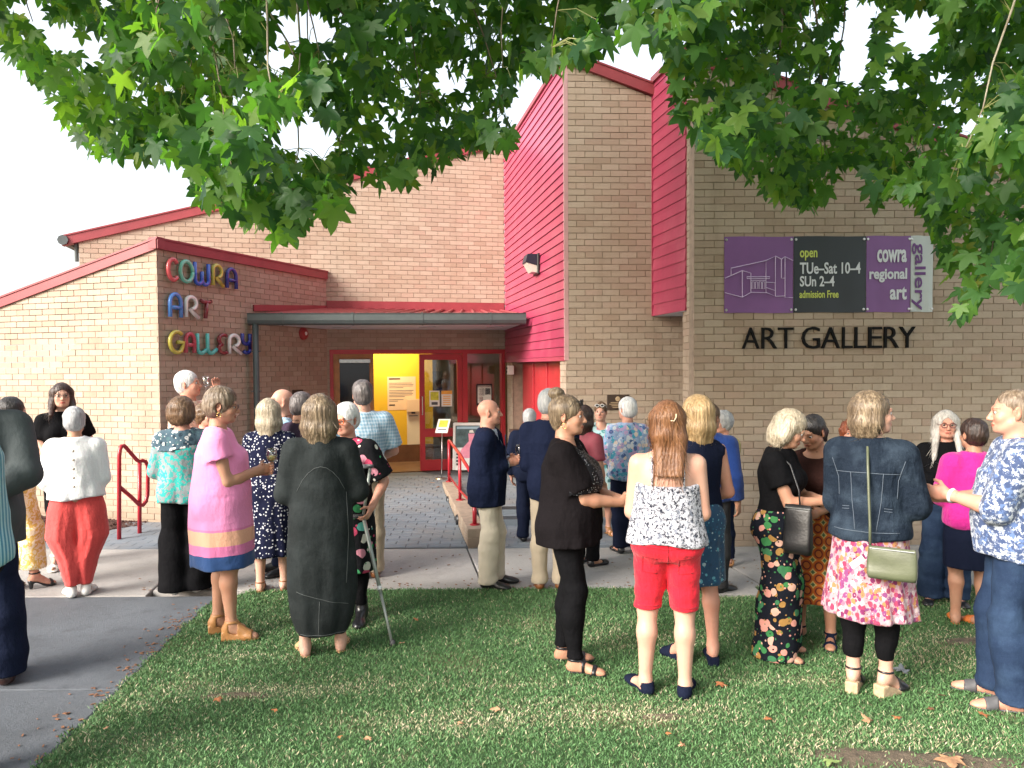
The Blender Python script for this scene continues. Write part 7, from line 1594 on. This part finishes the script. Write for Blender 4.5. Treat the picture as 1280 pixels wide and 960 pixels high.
# the crown goes on over the camera and to both sides
def crown_top(n):
    out = []
    while len(out) < n:
        x = tr_.uniform(-4.6, 9.5); y = tr_.uniform(-3.8, 6.4); z = tr_.uniform(3.6, 7.8)
        e = ((x - 2.4) / 7.4) ** 2 + ((y - 1.2) / 5.6) ** 2 + ((z - 4.6) / 3.3) ** 2
        if e > 1 or (x < 3.4 and y < 3.0 and tr_.random() < .75): continue
        if wob(x, y, z, 2.0, 5) < .05: continue
        px_, py_ = proj((x, y, z)) if y > .6 else (640, -999)
        if y > .6 and -80 < px_ < 1360 and py_ > -60: continue      # the part in view is already placed
        out.append(np.array([x, y, z]))
    return out
tops = crown_top(1300)
while len(tops) < 3300:  # unseen leaf slab added above the view to shade tower and right wall
    x, y, z = tr_.uniform(-4.2, 4.5), tr_.uniform(2.6, 6.4), tr_.uniform(4.6, 7.0)
    a_, b_ = proj((x, y, z))
    if b_ > -70 or wob(x, y, z, 2.2, 9) < -.25: continue
    tops.append(np.array([x, y, z]))
n_t = len(tops)
while len(tops) < n_t + 2600:  # more unseen leaves, stacked along the sun's path to darken tower and bay
    x, y, z = tr_.uniform(-5.2, 3.0), tr_.uniform(3.0, 6.4), tr_.uniform(4.7, 9.6)
    a_, b_ = proj((x, y, z))
    if b_ > -70 or wob(x, y, z, 1.8, 2) < -.45 or ((x + 1) / 4.6) ** 2 + ((z - 6) / 3.8) ** 2 > 1: continue
    tops.append(np.array([x, y, z]))
def leaf_xf(p, size, inview):
    yaw = tr_.uniform(0, 6.283); droop = tr_.normal(math.radians(-70 if inview else -35), .34); roll = tr_.normal(0, .45)
    return rotz(yaw) @ rotx(droop) @ roty(roll) * size
leafm = [mesh('leaf', v, f, M_LEAF, True, np.full(len(v), .13 + .15 * i)) for i, (v, f) in enumerate(LEAF)]
order = sorted(range(len(spots)), key=lambda i: np.linalg.norm(spots[i] - CAM))
vis_order = [i for i in order if 20 < proj(spots[i])[0] < 1260 and proj(spots[i])[1] > 25]
single = set(vis_order[::max(1, len(vis_order) // 300)][:300])
crown = MB(); FV, FF, FT = [], [], []; cnt_ = 0
for i, p in enumerate(list(spots) + tops):
    iv = i < len(spots); size = tr_.uniform(.115, .190) if iv else tr_.uniform(.26, .40)
    M_ = leaf_xf(p, size, iv); k = int(tr_.integers(6))
    if i in single:
        o = obj('leaf', leafm[k], tree); M4 = Matrix([[*M_[r], p[r] - TRK[r]] for r in range(3)] + [[0, 0, 0, 1]]); o.matrix_local = M4; continue
    v, f = LEAF[k] if iv else SIMPLE[k]; FV.append(v @ M_.T + p - TRK); FF.append(np.array(f) + cnt_); FT.append(np.full(len(v), tr_.random())); cnt_ += len(v)
fo = obj('crown', mesh('crown', np.concatenate(FV), np.concatenate(FF).astype(np.int32), M_LEAF, True, np.concatenate(FT)), tree); fo['kind'] = 'stuff'
# trunk, limbs, twigs
q = MB(); q.tube([(0, 0, -.1), (0, 0, .25), (-.03, .02, 1.2), (-.08, .05, 2.4), (-.05, .1, 3.4)], [.36, .27, .23, .21, .19], 14); q.build('trunk', M_BARK, tree, True)
LIMB = [[(3.85, 1.3, 3.3), (2.6, 2.2, 4.3), (.9, 3.2, 4.75), (-1.2, 3.9, 4.7), (-2.9, 4.3, 4.35)], [(3.85, 1.3, 3.3), (3.3, 2.6, 4.4), (2.4, 4.0, 4.65), (1.6, 4.9, 4.35)], [(3.85, 1.3, 3.2), (4.3, 2.8, 4.2), (4.1, 4.1, 4.3), (3.5, 5.1, 3.9)], [(3.9, 1.2, 3.4), (5.4, .6, 4.8), (7.2, .8, 5.6)], [(3.9, 1.2, 3.4), (3.0, -.4, 5.0), (1.2, -1.8, 5.9)], [(3.9, 1.2, 3.4), (3.6, 1.2, 5.2), (3.2, 1.6, 7.0)]]
LP_ = []
for L in LIMB:
    P = np.array(L, float); t = np.linspace(0, len(P) - 1, 26); C3 = np.stack([np.interp(t, range(len(P)), P[:, k]) for k in range(3)], 1); C3 += np.stack([.06 * np.sin(t * 3 + k * 2 + P[-1, 0]) for k in range(3)], 1) * np.minimum(t, 1)[:, None]
    q = MB(); q.tube(C3 - TRK, list(np.linspace(.13, .025, 26)), 9); q.build('limb', M_BARK, tree, True); LP_ += list(C3[5:])
LP_ = np.array(LP_); tw = MB(); tw2 = MB()
sp = np.array(spots); ends = [sp[i] for i in tr_.choice(len(sp), 90, replace=False)]
nodes = []
for e in ends:
    d = np.linalg.norm(LP_ - e, axis=1); s0 = LP_[int(np.argmin(d + tr_.uniform(0, .5, len(d))))]; m1 = s0 * .62 + e * .38 + [0, 0, .22]; m2 = s0 * .25 + e * .75 + [0, 0, .10]
    tt = np.linspace(0, 1, 9)[:, None]; C3 = (1 - tt) ** 3 * s0 + 3 * (1 - tt) ** 2 * tt * m1 + 3 * (1 - tt) * tt ** 2 * m2 + tt ** 3 * (e + [0, 0, .05]); C3 += tr_.normal(0, .012, C3.shape)
    tw.tube(C3 - TRK, list(np.linspace(.010, .003, 9)), 5); nodes += list(C3[2:])
tw.build('twigs', M_BARK, tree, True, kind='stuff')
nodes = np.array(nodes)
for i, p in enumerate(spots):
    if i % 2: continue
    d = np.linalg.norm(nodes - p, axis=1); j = int(np.argmin(d))
    if d[j] < .20: mm = (nodes[j] + p) / 2 + [0, 0, .03]; tw2.tube([nodes[j] - TRK, mm - TRK, p - TRK], .0022, 3, caps=False)
tw2.build('leaf_stalks', plain('leaf_stalk', (.16, .17, .05), .6, .2, 9, 0), tree, kind='stuff')

# ------------------------------------------------------------------ grass
def grass_mat():
    m, nt, b = newmat('grass_blade'); at = N(nt, 'ShaderNodeAttribute'); at.attribute_name = 'tone'
    r = ramp(nt, [(0, (.045, .105, .038)), (.35, (.08, .18, .062)), (.62, (.125, .245, .095)), (.74, (.21, .28, .13)), (.82, (.36, .33, .20)), (1, (.50, .43, .30))]); nt.links.new(at.outputs['Fac'], r.inputs[0]); nt.links.new(r.outputs[0], b.inputs['Base Color'])
    b.inputs['Roughness'].default_value = .6; b.inputs['Specular IOR Level'].default_value = .3; return m
gr = np.random.default_rng(5); NB = 300000
u = gr.random(NB); yy = 3.35 + (6.40 - 3.35) * u ** .95; hw = yy * .70 + .95; xx = gr.uniform(-1, 1, NB) * hw
ex = np.where(yy > 6.08, -2.25 - 0 * yy, -2.43 + (6.12 - yy) * .066); ex = ex + .02 * np.sin(yy * 19) + gr.normal(0, .015, NB); kp = (xx > ex); xx, yy = xx[kp], yy[kp]
inc = (xx > 1.60) & (xx < 2.04) & (yy > 6.13); xx, yy = xx[~inc], yy[~inc]
dry = wob(xx * .8, yy * 2.0, 0 * xx, 2.6, 2, 6) + .45 * wob(xx, yy, 0 * xx, 9, 4)
def patch(px, py, rx, ry): c = gnd(px, py); return np.exp(-(((xx - c[0]) / rx) ** 2 + ((yy - c[1]) / ry) ** 2))
ph = patch(310, 868, .42, .09) + .8 * patch(395, 862, .45, .08) + .6 * patch(300, 822, .4, .08) + .9 * patch(830, 895, .35, .13) + .8 * patch(985, 852, .4, .07) + .7 * patch(560, 905, .5, .1) + .6 * patch(180, 930, .3, .12) + .9 * patch(1225, 800, .35, .15) + .7 * patch(640, 858, .35, .05)
bare = patch(1085, 948, .26, .10) + patch(1200, 955, .3, .10) + .9 * patch(1215, 802, .28, .08)
kp = gr.random(len(xx)) > np.clip(bare * 1.1 + .35 * np.clip(ph - .5, 0, 1), 0, .96); xx, yy, dry, ph = xx[kp], yy[kp], dry[kp], ph[kp]; n = len(xx)
tn = np.clip(.40 + .20 * gr.normal(size=n) * .8 + .10 * np.clip(dry, -.5, 1) + np.where(gr.random(n) < np.clip(.07 + .20 * np.clip(dry, 0, 1) + .75 * ph, 0, .9), .42, 0), 0, 1)
ht = gr.uniform(.009, .027, n) * (1 - .4 * np.clip(ph, 0, 1)); an = gr.uniform(0, 6.283, n); ln = gr.uniform(.2, 1.2, n) * ht; la = gr.uniform(0, 6.283, n); w = gr.uniform(.0020, .0042, n)
dx, dy = np.cos(an) * w, np.sin(an) * w; lx, ly = np.cos(la) * ln, np.sin(la) * ln
z0_ = np.full(n, .002); V = np.empty((n, 4, 3), np.float32)
V[:, 0] = np.stack([xx, yy, z0_], 1); V[:, 1] = np.stack([xx + dx + lx * .35, yy + dy + ly * .35, z0_ + ht * .5], 1); V[:, 2] = np.stack([xx + lx, yy + ly, z0_ + ht], 1); V[:, 3] = np.stack([xx - dx + lx * .35, yy - dy + ly * .35, z0_ + ht * .5], 1)
base_ = np.arange(n)[:, None] * 4; tris = np.concatenate([base_ + [0, 1, 2], base_ + [0, 2, 3]]).astype(np.int32)
go = obj('grass', mesh('grass', V.reshape(-1, 3), tris, grass_mat(), False, np.repeat(tn, 4))); go['kind'] = 'stuff'; go['label'] = 'short mown green grass with dry straw patches on the lawn'
# ------------------------------------------------------------------ fallen leaves
def dry_leaf_mat(name, c): return plain(name, c, .75, .3, 40, .3)
DL = [dry_leaf_mat('dry_leaf_orange', (.36, .13, .05)), dry_leaf_mat('dry_leaf_tan', (.40, .22, .12)), dry_leaf_mat('dry_leaf_brown', (.20, .09, .045)), dry_leaf_mat('leaf_pale_green', (.22, .30, .10)), dry_leaf_mat('leaf_grey', (.20, .22, .24))]
FL = [(622, 884, 1, 18, 'curled tan leaf on the grass in the middle foreground'), (961, 898, 0, 15, 'upright orange leaf below the floral trousers'), (900, 853, 0, 18, 'orange leaf on the grass right of the ballet flats'), (1087, 900, 1, 20, 'pale tan leaf under the wedge sandals'), (1124, 896, 0, 16, 'tan orange leaf right of the wedge sandals'), (1188, 946, 1, 46, 'large pale leaf at the bottom right on bare soil'), (1037, 949, 3, 30, 'pale green leaf on bare soil at the bottom'), (1226, 891, 0, 18, 'orange leaf beside the right man in slides'), (1165, 885, 2, 13, 'brown leaf between wedge sandals and slides'), (1177, 868, 2, 13, 'small brown leaf left of the grey slide'), (1127, 838, 4, 26, 'grey leaf lying right of the wedge sandals'), (272, 872, 0, 15, 'orange leaf on the dry patch at left'), (345, 886, 0, 11, 'small orange leaf below the dry patch'), (460, 921, 1, 15, 'tan leaf at the bottom left of the lawn'), (424, 920, 0, 10, 'tiny orange leaf beside a tan leaf at the bottom left'), (134, 909, 1, 10, 'small yellow tan leaf near the driveway edge'), (522, 774, 0, 10, 'small orange leaf right of the crutch'), (503, 803, 1, 11, 'pale leaf at the foot of the crutch'), (575, 902, 1, 12, 'faint tan leaf on the lawn in the centre foreground'), (834, 915, 0, 10, 'small orange leaf below the ballet flats'), (854, 931, 1, 12, 'small pale leaf at the bottom centre right'), (548, 608, 0, 9, 'tiny dry leaf on the entry pavers'), (541, 603, 1, 8, 'tiny pale leaf near the sign stand')]
for px_, py_, mi, sz, lab in FL:
    zz = .030 if py_ > 735 else LZ + .006; p = gnd(px_, py_, zz); s_ = sz / FPX * p[1] * .62; v, f = LEAF[(px_ + py_) % 6]; v = v.copy(); v[:, 2] = v[:, 2] * 2.2 + .25 * v[:, 0] ** 2 * math.copysign(1, math.sin(px_)) + .35 * np.maximum(v[:, 1], 0) ** 2
    V = (rotz(px_ * 1.7) @ rotx(.25 * math.sin(py_)) @ v.T).T * s_ * 1.5; V = np.concatenate([V, V - [0, 0, .0012]]); n_ = len(v)
    F_ = [t for t in f] + [tuple(i + n_ for i in t[::-1]) for t in f]
    o = obj('fallen_leaf', mesh('fallen_leaf', V, F_, DL[mi], True)); o.location = (p[0], p[1], zz); tag(o, lab, 'leaf', 'fallen leaves on the ground')

# bits of dry litter on paving and along the lawn edge
db = MB(); dr_ = np.random.default_rng(8)
for i in range(420):
    m = i % 3
    if m == 0: x, y = dr_.uniform(-3.2, 4.6), 6.43 + abs(dr_.normal(0, .12)); z = .003
    elif m == 1: x, y = dr_.uniform(-3.4, 3.5), dr_.uniform(6.5, 7.8); z = .003
    else: y = dr_.uniform(3.6, 6.1); x = -2.43 + (6.12 - y) * .064 - abs(dr_.normal(0, .10)); z = .0
    a = dr_.uniform(0, 6.28); l = dr_.uniform(.004, .014); R_ = rotz(a)
    db.box((x, y, z + .002), (l, l * dr_.uniform(.2, .6), .0015), [R_[:, 0], R_[:, 1], np.array([0, 0, 1.0])])
lo_ = db.build('leaf_litter', DL[2]); lo_['kind'] = 'stuff'

# trodden bare soil showing through the lawn
def bare_patch(px, py, rx, ry, sd_):
    c = gnd(px, py); r = np.random.default_rng(sd_); nr, na = 7, 26; V = [(c[0], c[1], .012)]; F_ = []
    for i in range(1, nr + 1):
        for k in range(na):
            t = 2 * math.pi * k / na; q = i / nr; e = 1 + .22 * math.sin(3 * t + sd_) + .12 * math.sin(7 * t + 2 * sd_)
            V.append((c[0] + rx * q * e * math.cos(t), c[1] + ry * q * e * math.sin(t), .011 * (1 - q ** 4) - .006 * (q ** 4) + r.uniform(-.003, .003)))
    for k in range(na): F_.append((0, 1 + k, 1 + (k + 1) % na))
    for i in range(nr - 1):
        for k in range(na): a = 1 + i * na; F_.append((a + k, a + na + k, a + na + (k + 1) % na, a + (k + 1) % na))
    o_ = obj('bare_soil', mesh('bare_soil', V, F_, M_SOILP, True)); o_['kind'] = 'structure'
M_SOILP = plain('trodden_soil', (.15, .115, .08), .95, .35, 26, .9, bdist=.02)
bare_patch(1085, 948, .30, .11, 1); bare_patch(1205, 955, .32, .11, 2); bare_patch(1215, 802, .26, .07, 3); bare_patch(300, 869, .20, .035, 4); bare_patch(830, 896, .12, .03, 5)
